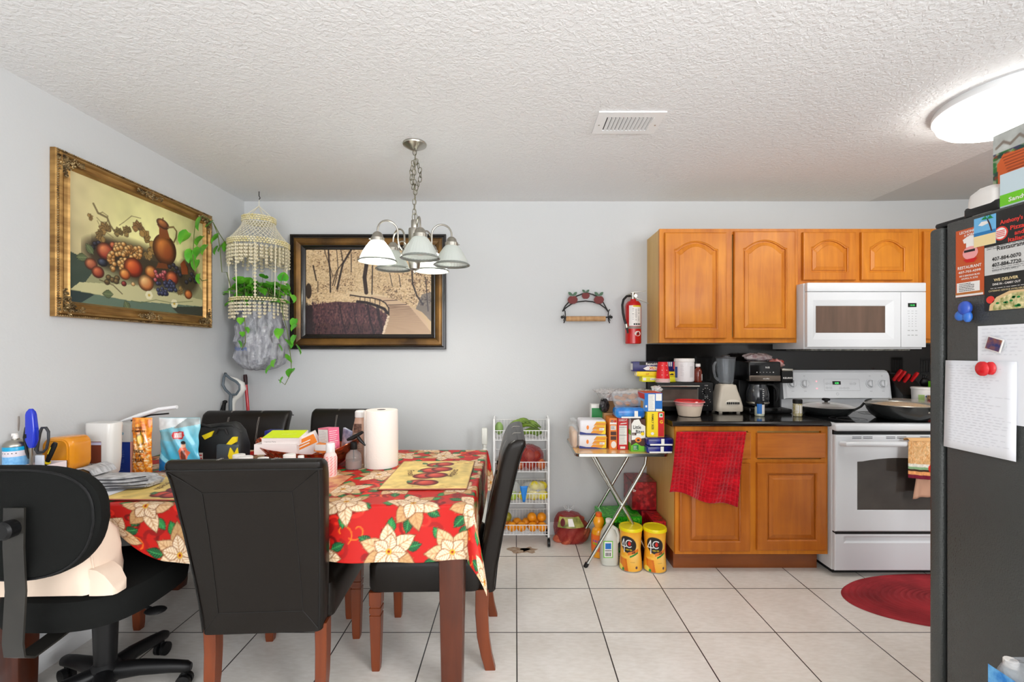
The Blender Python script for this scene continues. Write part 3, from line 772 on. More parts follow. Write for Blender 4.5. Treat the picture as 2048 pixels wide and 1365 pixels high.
placemat(-1.60, 1.775, .50, .36, -0.03, 'apple print place mat on the left of the table by the striped towel')
m = MB(); m.quad((-1.30 + .33, 1.80, TZ + .006), (1, 0, 0), (0, 1, 0), .22, .34, 0)
m.done('placemat', mat('pink_edged_mat', (224, 176, 120), .5, noise=(18, (176, 70, 64))), 'apple print place mat mostly hidden behind the nearest chair back', 'placemat', solid=.002)

# ------------------------------------------------------------------ office chair
M_fab = mat('black_woven_fabric', (20, 21, 20), .85, bump=(900, .6, .001), spec=.2)
M_bpl = mat('black_chair_plastic', (18, 18, 19), .42, spec=.35)
M_bst = mat('black_painted_steel', (52, 50, 46), .3, noise=(5, (34, 33, 31)))
ox, oy = -1.578, 1.79
T = thing('office_chair', 'black fabric swivel office chair on casters at the left end of the table', 'chair', (ox, oy, 0))
m = MB(T, w=1)   # backrest: thick rounded pad
bc = Vector((-1.578, 1.47, .80)); R = []
for d, k in ((-.030, .90), (-.026, .96), (-.014, 1.0), (.012, 1.0), (.030, .97), (.042, .86), (.048, .6)):
    ring = []
    for i in range(48):
        a = 2 * PI * i / 48; e = 2 / 2.9
        x = math.copysign(abs(math.cos(a)) ** e, math.cos(a)) * .255 * k; z = math.copysign(abs(math.sin(a)) ** e, math.sin(a)) * .178 * k
        x *= 1 - .10 * (-z / .178) * (1 if z < 0 else 0)
        ring.append((bc.x + x, bc.y + d + 0.45 * x * x, bc.z + z))
    R.append(ring)
m.loft(R); br_ = m.done('backrest', M_fab)
m = MB(br_, w=1); m.tube([(p[0], p[1] - .002, p[2]) for p in R[1]], .004, 6, closed=True); m.done('edge_piping', M_bpl)
m = MB(T, w=1)   # seat
R = []
for z, k in ((.395, .90), (.405, .98), (.44, 1.0), (.475, 1.0), (.500, .95), (.512, .8)):
    ring = []
    for i in range(48):
        a = 2 * PI * i / 48; e = 2 / 3.0
        ring.append((ox + math.copysign(abs(math.cos(a)) ** e, math.cos(a)) * .24 * k, oy - .01 + math.copysign(abs(math.sin(a)) ** e, math.sin(a)) * .245 * k, z - .05 * max(0, -math.sin(a)) * 0))
    R.append(ring)
m.loft(R); m.done('seat', M_fab)
m = MB(T, w=1)   # flat steel bracket
pts = [(-1.535, 1.425, .86), (-1.535, 1.423, .74), (-1.538, 1.432, .60), (-1.545, 1.43, .44), (-1.548, 1.438, .395), (-1.55, 1.47, .372), (-1.56, 1.56, .374), (-1.58, 1.76, .388)]
R = []
for i, p in enumerate(pts):
    p = Vector(p); t = (Vector(pts[min(i + 1, 7)]) - Vector(pts[max(i - 1, 0)])).normalized(); n = t.cross(Vector((1, 0, 0))).normalized() * .003; hw = .032
    R.append([p + n + Vector((hw, 0, 0)), p + n - Vector((hw, 0, 0)), p - n - Vector((hw, 0, 0)), p - n + Vector((hw, 0, 0))])
m.loft(R); m.done('back_bracket', M_bst)
m = MB(T, w=1); m.tube([(-1.535, 1.385, .80), (-1.535, 1.392, .80), (-1.535, 1.424, .80)], [.022, .028, .026], 20); m.done('adjustment_knob', M_bpl)
m = MB(T, w=1); m.lathe([(.026, .10), (.034, .11), (.040, .30), (.040, .305), (.030, .306), (.030, .395)], (ox, oy, 0), 24); m.done('gas_column', M_bpl)
m = MB(T, w=1); m.box(ox - .09, ox + .09, oy - .11, oy + .11, .372, .397, .006); m.done('seat_plate', M_bpl)
m = MB(T, w=1); m.tube([(ox + .07, oy - .01, .383), (ox + .17, oy - .045, .386), (ox + .22, oy - .06, .384)], .006, 8)
m.ell((ox + .245, oy - .068, .380), (.038, .030, .009), 16, 8); m.done('height_lever', M_bpl)
m = MB(T, w=1); m.lathe([(.045, .07), (.05, .08), (.048, .13), (.036, .145)], (ox, oy, 0), 20); hub = m.done('star_hub', M_bpl)
for k in range(5):
    a = math.radians(14 + 72 * k); d = Vector((math.cos(a), math.sin(a), 0)); n = Vector((-d.y, d.x, 0)); R = []
    for t, z, h, w_ in ((.03, .105, .030, .034), (.12, .105, .026, .030), (.22, .092, .022, .025), (.275, .082, .020, .022), (.29, .078, .014, .014)):
        c = Vector((ox, oy, z)) + d * t
        R.append([c + n * a_ + Vector((0, 0, b_)) for a_, b_ in rrect(w_ * .9, h, h * .8, 3)])
    m = MB(T, w=1); m.loft(R); lg = m.done('base_leg', M_bpl)
    m = MB(lg, w=1); c = Vector((ox, oy, .0)) + d * .265
    for s_ in (-1, 1):
        q = c + n * s_ * .014 + Vector((0, 0, .027)); m.tube([q - n * .008, q - n * .0075, q + n * .0075, q + n * .008], [.022, .027, .027, .022], 18)
    m.tube([c + Vector((0, 0, .027)), c + Vector((0, 0, .066))], .008, 8); m.done('caster', M_bpl)
# cream cushion cover on its seat
M_cream = mat('cream_cotton', (238, 216, 196), .75, bump=(60, .2, .002))
m = MB(); R = []
for z, hw, hd, dx in ((.5150, .215, .075, 0), (.522, .232, .085, 0), (.57, .232, .088, 0), (.64, .226, .086, -.002), (.69, .212, .080, -.006), (.725, .185, .066, -.012), (.745, .14, .045, -.02), (.750, .08, .02, -.025)):
    ring = []
    for p, q in rrect(hw, hd, .05, 7): ring.append((-1.655 + dx + p + .006 * math.sin(z * 60 + q * 50), 1.632 + q + .05 * (z - .515) + .006 * math.sin(p * 24 + z * 31) + .004 * math.sin(p * 61 - z * 40), z))
    R.append(ring)
m.loft(R)
m.loft([[(x, 1.60 + y * k, .5152 + dz * k2) for y, dz in ((-.035, 0), (.035, 0), (.035, .09), (-.035, .09))] for x, k, k2 in ((-1.435, 1, 1), (-1.41, 1, .95), (-1.385, .95, .75), (-1.362, .8, .35), (-1.355, .5, .1))])
m.tube([(-1.428, 1.585, .53), (-1.432, 1.578, .60), (-1.44, 1.574, .68)], .003, 6)
m.done('seat_cushion', M_cream, 'cream cotton covered cushion resting on the office chair seat', 'cushion')
# ------------------------------------------------------------------ ceiling fixtures
M_nick = mat('brushed_nickel', (176, 172, 162), .28, metal=1.0)
T = thing('ceiling_light', 'large round white flush ceiling light above the refrigerator', 'ceiling light', (2.2, 2.02, ZC))
m = MB(T, w=1); m.lathe([(.292, 0), (.296, -.012), (.296, -.030), (.288, -.034)], (2.2, 2.02, ZC), 64); m.done('rim', M_white)
m = MB(T, w=1); m.lathe([(.284, -.022), (.286, -.040), (.280, -.062), (.262, -.078), (.20, -.092), (.10, -.100), (.01, -.102)], (2.2, 2.02, ZC), 64)
m.done('diffuser', mat('lit_diffuser', (255, 255, 255), .6, emit=(255, 252, 246), es=15))
T = thing('air_vent', 'white metal air vent with slanted louvres in the ceiling', 'vent', (.54, 2.232, ZC))
m = MB(T, w=1); a, b, c_, d = .383, .694, 2.127, 2.336
for q in ((a, b, c_, c_ + .045), (a, b, d - .032, d), (a, a + .045, c_ + .045, d - .032), (b - .05, b, c_ + .045, d - .032)): m.box(q[0], q[1], q[2], q[3], ZC - .007, ZC - .0005)
m.done('grille_frame', M_white)
m = MB(T, w=1); m.box(a + .045, b - .05, c_ + .045, d - .032, ZC - .0012, ZC - .0004); m.done('duct_opening', M_dk)
for i in range(12):
    m = MB(T, w=1); x = a + .052 + i * .0185
    m.add([(x, c_ + .047, ZC - .0015), (x + .0125, c_ + .047, ZC - .009), (x + .0125, d - .034, ZC - .009), (x, d - .034, ZC - .0015), (x + .001, c_ + .047, ZC - .0008), (x + .0135, c_ + .047, ZC - .0083), (x + .0135, d - .034, ZC - .0083), (x + .001, d - .034, ZC - .0008)],
          [(0, 1, 2, 3), (4, 5, 6, 7), (0, 1, 5, 4), (1, 2, 6, 5), (2, 3, 7, 6), (3, 0, 4, 7)], False); m.done('louvre', M_white)
m = MB(T, w=1); m.ell((a + .02, c_ + .12, ZC - .008), (.004, .004, .002), 8, 5); m.done('screw', M_nick)
m = MB(T, w=1); m.ell((b - .02, c_ + .12, ZC - .008), (.004, .004, .002), 8, 5); m.done('screw', M_nick)

# chandelier
CX, CY = -.533, 2.458
T = thing('chandelier', 'brushed nickel chandelier with five ribbed glass shades hanging over the table', 'chandelier', (CX, CY, ZC))
m = MB(T, w=1); m.lathe([(.061, -.001), (.063, -.006), (.061, -.012), (.045, -.022), (.018, -.036), (.010, -.040)], (CX, CY, ZC), 40); m.done('canopy', M_nick)
m = MB(T, w=1)
def link(c, rot, h=.016, w_=.009, tilt=0):
    pts = []
    for i in range(14):
        t = 2 * PI * i / 14; x = w_ * math.cos(t); z = h * math.sin(t) * (1.15 if abs(math.sin(t)) < .9 else 1)
        q = Matrix.Rotation(rot, 3, 'Z') @ (Matrix.Rotation(tilt, 3, 'Y') @ Vector((x, 0, z))); pts.append(Vector(c) + q)
    m.tube(pts, .0019, 6, closed=True)
z = 2.392; k = 0
while z > 2.045:
    link((CX + .003 * math.sin(k), CY, z), (k % 2) * PI / 2 + .3); z -= .0262; k += 1
link((CX, CY, 2.048), .3, .022, .013)
for i in range(7):
    t = i / 6; link((CX + .008 + .022 * math.sin(t * PI), CY + .004, 2.345 - t * .14), (i % 2) * PI / 2 + .6, tilt=.2)
for i in range(6):
    t = i / 5; link((CX - .008 - .010 * math.sin(t * PI), CY - .004, 2.33 - t * .12), (i % 2) * PI / 2 + .9, tilt=-.2)
m.done('chain', mat('aged_nickel', (120, 116, 98), .3, metal=1.0))
m = MB(T, w=1); m.tube([(CX, CY, 2.40), (CX + .006, CY - .003, 2.33), (CX - .005, CY, 2.26), (CX + .004, CY, 2.15), (CX, CY, 2.04)], .0022, 6); m.done('wire', mat('clear_wire', (150, 146, 132), .3))
m = MB(T, w=1); m.lathe([(.004, 2.037), (.016, 2.034), (.018, 2.03), (.018, 2.000), (.017, 1.992), (.031, 1.988), (.032, 1.98), (.032, 1.915), (.028, 1.90), (.014, 1.89), (.012, 1.845), (.016, 1.838), (.034, 1.834), (.036, 1.825), (.030, 1.80), (.026, 1.775), (.014, 1.768), (.006, 1.766), (.007, 1.760), (.006, 1.755), (.001, 1.752)], (CX, CY, 0), 28)
m.done('body', M_nick)
def shade_mat():
    m_ = bpy.data.materials.new('frosted_ribbed_glass'); m_.use_nodes = True; N = m_.node_tree.nodes; L = m_.node_tree.links; N.remove(N['Principled BSDF'])
    d = N.new('ShaderNodeBsdfDiffuse'); d.inputs[0].default_value = (*lin((232, 240, 236)), 1); t = N.new('ShaderNodeBsdfTranslucent'); t.inputs[0].default_value = (*lin((240, 246, 242)), 1)
    g = N.new('ShaderNodeBsdfGlossy'); g.inputs['Roughness'].default_value = .1
    a = N.new('ShaderNodeMixShader'); a.inputs[0].default_value = .55; b = N.new('ShaderNodeMixShader'); b.inputs[0].default_value = .06
    L.new(d.outputs[0], a.inputs[1]); L.new(t.outputs[0], a.inputs[2]); L.new(a.outputs[0], b.inputs[1]); L.new(g.outputs[0], b.inputs[2]); L.new(b.outputs[0], N['Material Output'].inputs[0]); return m_
M_shade = shade_mat(); M_rim = mat('glass_rim', (120, 124, 118), .12, spec=.7)
M_bulb = mat('frosted_bulb', (240, 240, 236), .4); M_lit = mat('lit_bulb', (255, 255, 255), .4, emit=(255, 250, 240), es=260)
for k, ang in enumerate((1, 73, 139, 212, 290)):
    a = math.radians(ang); d = Vector((math.cos(a), math.sin(a), 0)); O = Vector((CX, CY, 0)); R_ = .195
    def q(r, z): p = O + d * r; return (p.x, p.y, z)
    m = MB(T, w=1)
    pts = [q(.012, 1.862), q(.035, 1.855), q(.06, 1.862), q(.082, 1.885), q(.090, 1.92)]
    pts += [q(.1425 - .0525 * math.cos(t), 1.955 + .055 * math.sin(t)) for t in [PI * i / 12 for i in range(13)]] + [q(.195, 1.944)]
    m.tube(pts, .0048, 10)
    sp = [q(.062 + (.028 - .0016 * i) * math.cos(-.6 + i * .42), 1.893 + (.028 - .0016 * i) * math.sin(-.6 + i * .42)) for i in range(14)]
    m.tube(sp, .0036, 8)
    sp = [q(.052 + (.022 - .0012 * i) * math.cos(1.2 - i * .42), 1.842 + (.022 - .0012 * i) * math.sin(1.2 - i * .42)) for i in range(13)]
    m.tube(sp, .0032, 8); m.done('arm', M_nick)
    c = q(R_, 0)
    m = MB(T, w=1); m.lathe([(.005, 1.946), (.014, 1.944), (.024, 1.934), (.029, 1.918), (.034, 1.914), (.034, 1.896), (.031, 1.894)], c, 28)
    for s_ in range(3):
        b = a + s_ * 2.09; m.tube([(c[0] + .030 * math.cos(b), c[1] + .030 * math.sin(b), 1.905), (c[0] + .043 * math.cos(b), c[1] + .043 * math.sin(b), 1.905)], .003, 6)
    m.done('shade_holder', M_nick)
    m = MB(T, w=1)
    m.lathe([(.029, 1.906), (.033, 1.898), (.044, 1.885), (.060, 1.862), (.074, 1.836), (.083, 1.815), (.0875, 1.803), (.094, 1.798)], c, 96, cap0=False, cap1=False, rip=lambda a_, z_: .012 * math.cos(a_ * 32)); sh = m.done('shade', M_shade)
    m = MB(sh, w=1); m.lathe([(.0865, 1.806), (.0965, 1.799), (.0975, 1.795), (.0945, 1.793), (.0860, 1.801)], c, 48, cap0=False, cap1=False); m.done('rim', M_rim)
    m = MB(T, w=1); m.lathe([(.012, 1.895), (.014, 1.88), (.024, 1.865), (.030, 1.845), (.028, 1.825), (.018, 1.812), (.004, 1.808)], c, 20)
    m.done('bulb', M_lit if k in (1, 3) else M_bulb, label='lit bulb' if k in (1, 3) else None)

# ------------------------------------------------------------------ framed pictures
def ringframe(T, name, pts_fn, w, h, prof, material, auto=25):
    m = MB(T, w=1); m.smooth = False
    m.loft([[pts_fn(i, i, dd), pts_fn(w - i, i, dd), pts_fn(w - i, h - i, dd), pts_fn(i, h - i, dd)] for i, dd in prof], False, False); return m.done(name, material, autosmooth=auto)
# fruit still life on the left wall
Y0, Y1, Z0, Z1 = 1.985, 3.004, 1.490, 2.214
T = thing('framed_painting', 'fruit and copper jug still life in an ornate gold frame on the left wall', 'painting', (XL, (Y0 + Y1) / 2, Z0))
w_, h_ = Y1 - Y0, Z1 - Z0
fn = lambda u, v, d: (XL + .002 + d, Y0 + u, Z0 + v)
M_gold = mat('antique_gold', (186, 146, 86), .36, metal=.6, noise=(7, (136, 100, 54), (1, 1, 6)))
M_gold2 = mat('carved_dark_gold', (172, 148, 104), .38, metal=.6, noise=(40, (70, 54, 34)))
ringframe(T, 'frame', fn, w_, h_, [(0, 0), (0, .022), (.003, .028), (.008, .028), (.010, .024), (.014, .034), (.020, .036), (.024, .032), (.030, .022), (.044, .018), (.054, .024), (.060, .030), (.063, .026), (.068, .016), (.071, .014)], M_gold)
m = MB(T, w=1)
for i in range(int(w_ / .0105)):
    for v in (.0055, h_ - .0055): m.ell(fn((i + .5) * .0105, v, .029), .0042, 6, 4)
for i in range(int(h_ / .0105)):
    for u in (.0055, w_ - .0055): m.ell(fn(u, (i + .5) * .0105, .029), .0042, 6, 4)
m.done('beading', M_gold2)
rd = random.Random(11)
def carve(cu, cv, du, dv):
    m = MB(T, w=1)
    for i in range(46):
        t = rd.uniform(-1, 1); s_ = rd.uniform(-1, 1) * (1 - abs(t) * .7)
        u, v = cu + t * du, cv + s_ * dv; r = rd.uniform(.004, .009) * (1.2 - abs(t) * .6)
        a0 = rd.uniform(0, 6.28); sg = rd.choice((-1, 1))
        m.tube([fn(u + r * (1 - j * .09) * math.cos(a0 + sg * j * .7), v + r * (1 - j * .09) * math.sin(a0 + sg * j * .7), .030 + .004 * (j % 2)) for j in range(8)], [.0030 - .0002 * j for j in range(8)], 5)
    m.done('carved_ornament', M_gold2)
for cu, cv in ((.036, .036), (w_ - .036, .036), (.036, h_ - .036), (w_ - .036, h_ - .036)):
    s1 = 1 if cu < .1 else -1; s2 = 1 if cv < .1 else -1
    carve(cu + s1 * .03, cv, .06, .026); carve(cu, cv + s2 * .03, .024, .06)
carve(w_ / 2, .036, .085, .022); carve(w_ / 2, h_ - .036, .085, .022)
def fruit_canvas():
    W, H = w_ - .14, h_ - .14; c = Cv(W, H, .0028, (196, 192, 130))
    def pp(cx, cy):
        x = 60 + cx * .3077; y = 260 + cy * .3077; Y = 1850.7 / (1031 - x); z = EYE + (703 - y) * Y / F; return (Y - Y0 - .07, z - Z0 - .07)
    def S(cx, cy): return (1850.7 / (1031 - 60 - cx * .3077)) / F * .3077      # crop px -> metres (height)
    Xn, Yn = np.meshgrid(c.x / W, c.y / H)
    g = np.clip(1 - np.hypot((Xn - .55) * 1.1, (Yn - .75)) / .8, 0, 1)[..., None]
    c.C = np.array((186, 176, 128)) * (1 - g) + np.array((246, 242, 168)) * g
    lf = np.clip(.3 - Xn, 0, 1)[..., None] * 1.6; c.C = c.C * (1 - lf) + np.array((206, 186, 152)) * lf
    c.noise(.13, 6, 3)
    def P_(l): return [pp(*q) for q in l]
    c.poly(P_([(240, 790), (420, 900), (560, 800), (1000, 900), (1130, 1080), (1130, 1240), (240, 1130)]), (150, 150, 112))
    c.poly(P_([(240, 790), (420, 880), (330, 1000), (240, 1040)]), (58, 72, 62)); c.poly(P_([(300, 990), (700, 1010), (1120, 1110), (1120, 1150), (620, 1110), (240, 1035)]), (196, 192, 146))
    c.poly(P_([(240, 1040), (620, 1110), (1120, 1150), (1120, 1215), (880, 1200), (240, 1125)]), (96, 116, 100))
    c.poly(P_([(240, 1040), (400, 1070), (300, 1130), (240, 1120)]), (40, 56, 56)); c.poly(P_([(900, 1150), (1120, 1150), (1120, 1220), (960, 1210)]), (56, 60, 50))
    c.ell(*pp(720, 880), .30, .10, (40, 30, 22), -.1, op=.85, soft=.5); c.ell(*pp(470, 800), .12, .07, (44, 34, 26), 0, op=.8, soft=.5); c.ell(*pp(1010, 960), .09, .10, (50, 38, 26), 0, op=.8, soft=.5)
    # branch, vine leaves
    c.line(P_([(390, 480), (420, 540), (480, 570), (500, 620), (548, 690)]), .010, (118, 104, 70)); c.line(P_([(425, 545), (450, 535), (485, 560), (480, 600), (440, 600), (412, 570)]), .0035, (120, 106, 70))
    c.line(P_([(560, 620), (590, 600), (640, 560), (700, 575)]), .003, (110, 96, 60)); c.line(P_([(415, 590), (440, 640), (520, 700)]), .003, (110, 96, 60))
    for (cx, cy, s_, a, col) in ((475, 660, 62, 2.2, (112, 84, 46)), (450, 690, 55, 3.6, (96, 76, 44)), (685, 650, 60, 1.8, (104, 66, 36)), (720, 700, 62, .9, (138, 104, 50)), (620, 670, 50, 2.6, (84, 74, 40)), (760, 760, 62, -.3, (154, 120, 60)), (745, 800, 50, -1.2, (128, 98, 50)), (560, 680, 46, 2, (60, 62, 36)), (362, 568, 28, .5, (120, 84, 56)), (880, 880, 45, .4, (60, 56, 36)), (950, 1040, 40, -.4, (110, 90, 50))):
        for k in range(5):
            aa = a + (k - 2) * .62; petal(c, *pp(cx, cy), S(cx, cy) * s_ * (1.05 - .1 * abs(k - 2)), S(cx, cy) * s_ * .36, aa, tuple(int(v * (1 + .09 * (k - 2))) for v in col), (50, 38, 24), (170, 140, 84))
    # jug
    s_ = S(860, 780)
    c.ell(*pp(858, 780), s_ * 102, s_ * 100, (112, 56, 24), 0, hi=(214, 132, 60)); c.ell(*pp(880, 800), s_ * 40, s_ * 50, (150, 66, 28), 0, op=.5, soft=.8)
    c.poly(P_([(822, 700), (892, 710), (872, 640), (880, 625), (805, 612), (822, 640)]), (134, 74, 36)); c.ell(*pp(845, 612), s_ * 54, s_ * 30, (120, 66, 34), -.15, hi=(200, 130, 70)); c.line(P_([(845, 590), (846, 574)]), .008, (100, 60, 30))
    c.poly(P_([(815, 862), (870, 872), (880, 905), (800, 898)]), (110, 56, 24)); c.line(P_([(880, 635), (915, 632), (935, 660), (932, 700), (915, 735)]), .010, (128, 104, 60))
    # fruit
    def fr(cx, cy, r, col, hi, rx=1, rot=0): k_ = S(cx, cy); c.ell(*pp(cx, cy), k_ * r * 1.22 * rx, k_ * r * 1.03, col, rot, hi=hi)
    pe = ((134, 44, 34), (222, 140, 90)); pe2 = ((176, 84, 36), (240, 180, 100))
    for cx, cy in ((400, 740), (425, 735), (450, 750), (385, 765), (440, 770), (890, 890), (915, 880), (935, 900), (925, 930), (950, 925), (960, 945), (1035, 940), (1050, 960), (1025, 975), (1060, 985), (1000, 990)): fr(cx, cy, 15, (26, 24, 36), (84, 84, 100))
    fr(470, 790, 55, *pe); fr(518, 750, 22, *pe); fr(375, 872, 38, (140, 70, 50), (206, 130, 90)); fr(420, 925, 38, (128, 50, 34), (214, 120, 80)); fr(450, 862, 26, (24, 26, 40), (90, 100, 120), 1.2)
    rr = random.Random(4)
    for (ax, ay, bx, by, n) in ((530, 740, 600, 800, 26), (600, 760, 700, 830, 30), (490, 800, 600, 910, 36)):
        for i in range(n): fr(rr.uniform(ax, bx), rr.uniform(ay, by), 16, (176, 116, 54), (246, 214, 150))
    fr(652, 895, 62, (150, 42, 20), (232, 124, 62)); fr(596, 938, 36, *pe2); fr(767, 925, 42, *pe2); fr(905, 965, 46, (140, 50, 30), (226, 130, 80)); fr(735, 995, 52, (190, 110, 60), (246, 206, 140)); fr(990, 905, 28, (120, 56, 26), (190, 110, 56), .9); fr(1012, 1070, 30, (160, 80, 36), (232, 150, 80))
    c.poly(P_([(960, 870), (985, 845), (1005, 900), (1010, 940), (970, 940)]), (134, 66, 30))
    for i in range(16): fr(rr.uniform(795, 860), rr.uniform(920, 985), 14, (150, 50, 60), (232, 150, 150))
    for i in range(30): fr(rr.uniform(800, 930), rr.uniform(985, 1075), 14, (30, 32, 60), (104, 112, 150))
    for cx, cy in ((490, 960), (515, 975), (545, 965), (540, 985), (480, 990)): fr(cx, cy, 18, (70, 54, 34), (150, 126, 80))
    fr(590, 1000, 17, (90, 24, 26), (190, 90, 80)); fr(650, 1002, 14, (200, 150, 90), (240, 210, 160))
    for cx, cy in ((755, 1075), (920, 1130)):
        k_ = S(cx, cy)
        for a in range(6): c.ell(pp(cx, cy)[0] + k_ * 14 * math.cos(a * 1.05), pp(cx, cy)[1] + k_ * 14 * math.sin(a * 1.05), k_ * 17, k_ * 15, (232, 226, 190))
        c.ell(*pp(cx, cy), k_ * 10, k_ * 9, (200, 170, 80))
    for cx, cy, a in ((500, 1070, 3.2), (575, 1110, -1.1), (370, 810, 2.3), (330, 830, 3.3)): petal(c, *pp(cx + 20, cy), S(cx, cy) * 80, S(cx, cy) * 26, a, (78, 92, 62), (40, 46, 30), (130, 140, 100))
    c.line(P_([(430, 975), (520, 1010), (580, 1068)]), .004, (70, 54, 34)); c.line(P_([(640, 1110), (700, 1125), (800, 1105), (900, 1125), (1040, 1115)]), .0028, (90, 100, 60))
    return c, pp
fc, _pp = fruit_canvas()
P = fc.plane((XL + .016, Y0 + .07, Z0 + .07), (0, w_ - .14, 0), (0, 0, h_ - .14)); gridmesh('canvas', P, fc.lin(), vmat(.5, .1), T, w=1)

# bridge photograph on the back wall
X0, X1, Z0b, Z1b = -1.640, -.505, 1.354, 2.192
T = thing('framed_print', 'sepia print of a curved wooden bridge over a pond in a black and bronze frame', 'picture', ((X0 + X1) / 2, YB, Z0b))
w2, h2 = X1 - X0, Z1b - Z0b
fb = lambda u, v, d: (X0 + u, YB - .002 - d, Z0b + v)
M_bf = mat('black_frame', (26, 22, 20), .22, coat=.4)
M_brz = mat('bronze_band', (136, 98, 46), .38, metal=.45, noise=(5, (66, 46, 24), (1, 1, 1), 6))
ringframe(T, 'outer_frame', fb, w2, h2, [(0, 0), (0, .03), (.004, .036), (.014, .036), (.018, .028), (.028, .030)], M_bf)
ringframe(T, 'bronze_band', fb, w2, h2, [(.028, .030), (.036, .036), (.05, .037), (.066, .032), (.078, .025)], M_brz, 40)
ringframe(T, 'inner_frame', fb, w2, h2, [(.078, .025), (.080, .029), (.086, .031), (.092, .026), (.096, .022), (.108, .018), (.112, .012)], M_bf)
def bridge_canvas():
    W, H = w2 - .22, h2 - .22; c = Cv(W, H, .0030, (206, 178, 140)); rd = random.Random(9)
    def pp(cx, cy): return ((cx - 265) / 1205 * W, (1100 - cy) / 802 * H)
    k_ = W / 1205
    tones = ((232, 206, 164), (214, 184, 140), (190, 158, 118), (150, 118, 88), (112, 84, 62), (240, 218, 182), (84, 62, 46))
    fol = vnoise(60, 90, 7, 5, 3)
    for i in range(9000):
        x, y = rd.uniform(265, 1470), rd.uniform(298, 830); dk = (x > 1250 and y > 560) or (abs(x - 1200) < 260 and y > 520 and rd.random() < .35)
        big = fol[int(min(y - 298, 530) / 532 * 59), int((x - 265) / 1206 * 89)]; t = tones[min(6, int(abs(rd.gauss(0, (.7 + 5.2 * big ** 2) * (1.5 if dk else 1)))))]
        c.ell(*pp(x, y), k_ * rd.uniform(3, 9), k_ * rd.uniform(2.5, 7), t)
    c.poly([pp(*q) for q in ((660, 690), (900, 705), (1060, 740), (1000, 760), (700, 735))], (226, 204, 166), .8)
    # pond
    c.poly([pp(*q) for q in ((265, 830), (560, 790), (760, 800), (900, 830), (1000, 890), (1060, 930), (1040, 1000), (1000, 1100), (265, 1100))], (84, 54, 58))
    for i in range(1500):
        x, y = rd.uniform(270, 1040), rd.uniform(800, 1098)
        if x > 900 and y < 860: continue
        t = ((104, 68, 68), (126, 88, 80), (60, 40, 50), (44, 30, 40), (92, 60, 66))[rd.randrange(5)]
        if y > 1000: t = tuple(int(v * .7) for v in t)
        if (x - 265) < (y - 800) * .25 + 40: t = (44, 38, 40)
        c.ell(*pp(x, y), k_ * rd.uniform(3, 8), k_ * rd.uniform(4, 16), t, op=.7)
    for x, w__ in ((590, 12), (860, 18), (950, 26), (720, 8)): c.line([pp(x, 830), pp(x + 20, 960), pp(x + 60, 1090)], k_ * w__, (36, 26, 34), .8)
    c.poly([pp(*q) for q in ((265, 820), (330, 830), (330, 1100), (265, 1100))], (40, 34, 38), .7)
    # trees
    for pts, w__ in (([(480, 298), (490, 440), (500, 560), (500, 700)], 10), ([(700, 298), (620, 430), (590, 560), (565, 670)], 13), ([(600, 298), (625, 430)], 7), ([(520, 640), (560, 500), (620, 420)], 6), ([(560, 298), (575, 480), (540, 640)], 5), ([(440, 298), (500, 470), (525, 560)], 5), ([(700, 340), (700, 510)], 6), ([(905, 450), (900, 720)], 8), ([(840, 300), (845, 450), (828, 560), (845, 705)], 26), ([(1285, 500), (1290, 620), (1330, 730), (1390, 820)], 11), ([(335, 450), (365, 590)], 9), ([(1415, 560), (1440, 880)], 7), ([(1160, 540), (1175, 650)], 5), ([(1070, 520), (1095, 640)], 5), ([(380, 600), (380, 700)], 5)): c.line([pp(*q) for q in pts], k_ * w__ * 1.45, (46, 32, 28), .95)
    c.ell(*pp(290, 690), k_ * 30, k_ * 75, (60, 46, 40))
    c.poly([pp(*q) for q in ((1380, 720), (1470, 700), (1470, 980), (1380, 890), (1320, 860))], (72, 74, 84), .6)
    # bridge deck and rail
    deck = ((880, 735), (1010, 745), (1130, 775), (1240, 820), (1340, 880), (1430, 990), (1455, 1100), (1000, 1100), (1040, 1010), (1068, 900), (1050, 830), (1010, 790), (900, 760))
    c.poly([pp(*q) for q in deck], (206, 176, 144))
    for i in range(44):
        y = 830 + (i / 44) ** 1.3 * 268; c.line([pp(1066 - max(0, y - 900) * .33, y), pp(1250 + (y - 820) * .85, y + 4)], k_ * 2.2, (120, 90, 72), .9)
    c.line([pp(1010, 782), pp(1145, 776)], k_ * 7, (70, 48, 40)); c.line([pp(1055, 822), pp(1230, 818)], k_ * 7, (70, 48, 40))
    c.line([pp(*q) for q in ((690, 728), (800, 745), (900, 755), (980, 775), (1030, 805), (1060, 850), (1062, 920))], k_ * 12, (44, 30, 28))
    c.line([pp(*q) for q in ((760, 790), (850, 800), (950, 830), (1020, 860), (1050, 900))], k_ * 26, (36, 26, 28))
    for x, a, b in ((785, 745, 800), (832, 748, 806), (882, 754, 812), (930, 762, 822), (975, 776, 836)): c.line([pp(x, a), pp(x, b)], k_ * 7, (50, 34, 30))
    for i in range(60):
        t = rd.random(); c.ell(*pp(1060 - t * 55 + rd.uniform(-8, 8), 930 + t * 165), k_ * 7, k_ * 7, (226, 204, 176))
    return c
bc_ = bridge_canvas(); gridmesh('print', bc_.plane((X0 + .11, YB - .015, Z0b + .11), (w2 - .22, 0, 0), (0, 0, h2 - .22)), bc_.lin(), vmat(.35, .3), T, w=1)

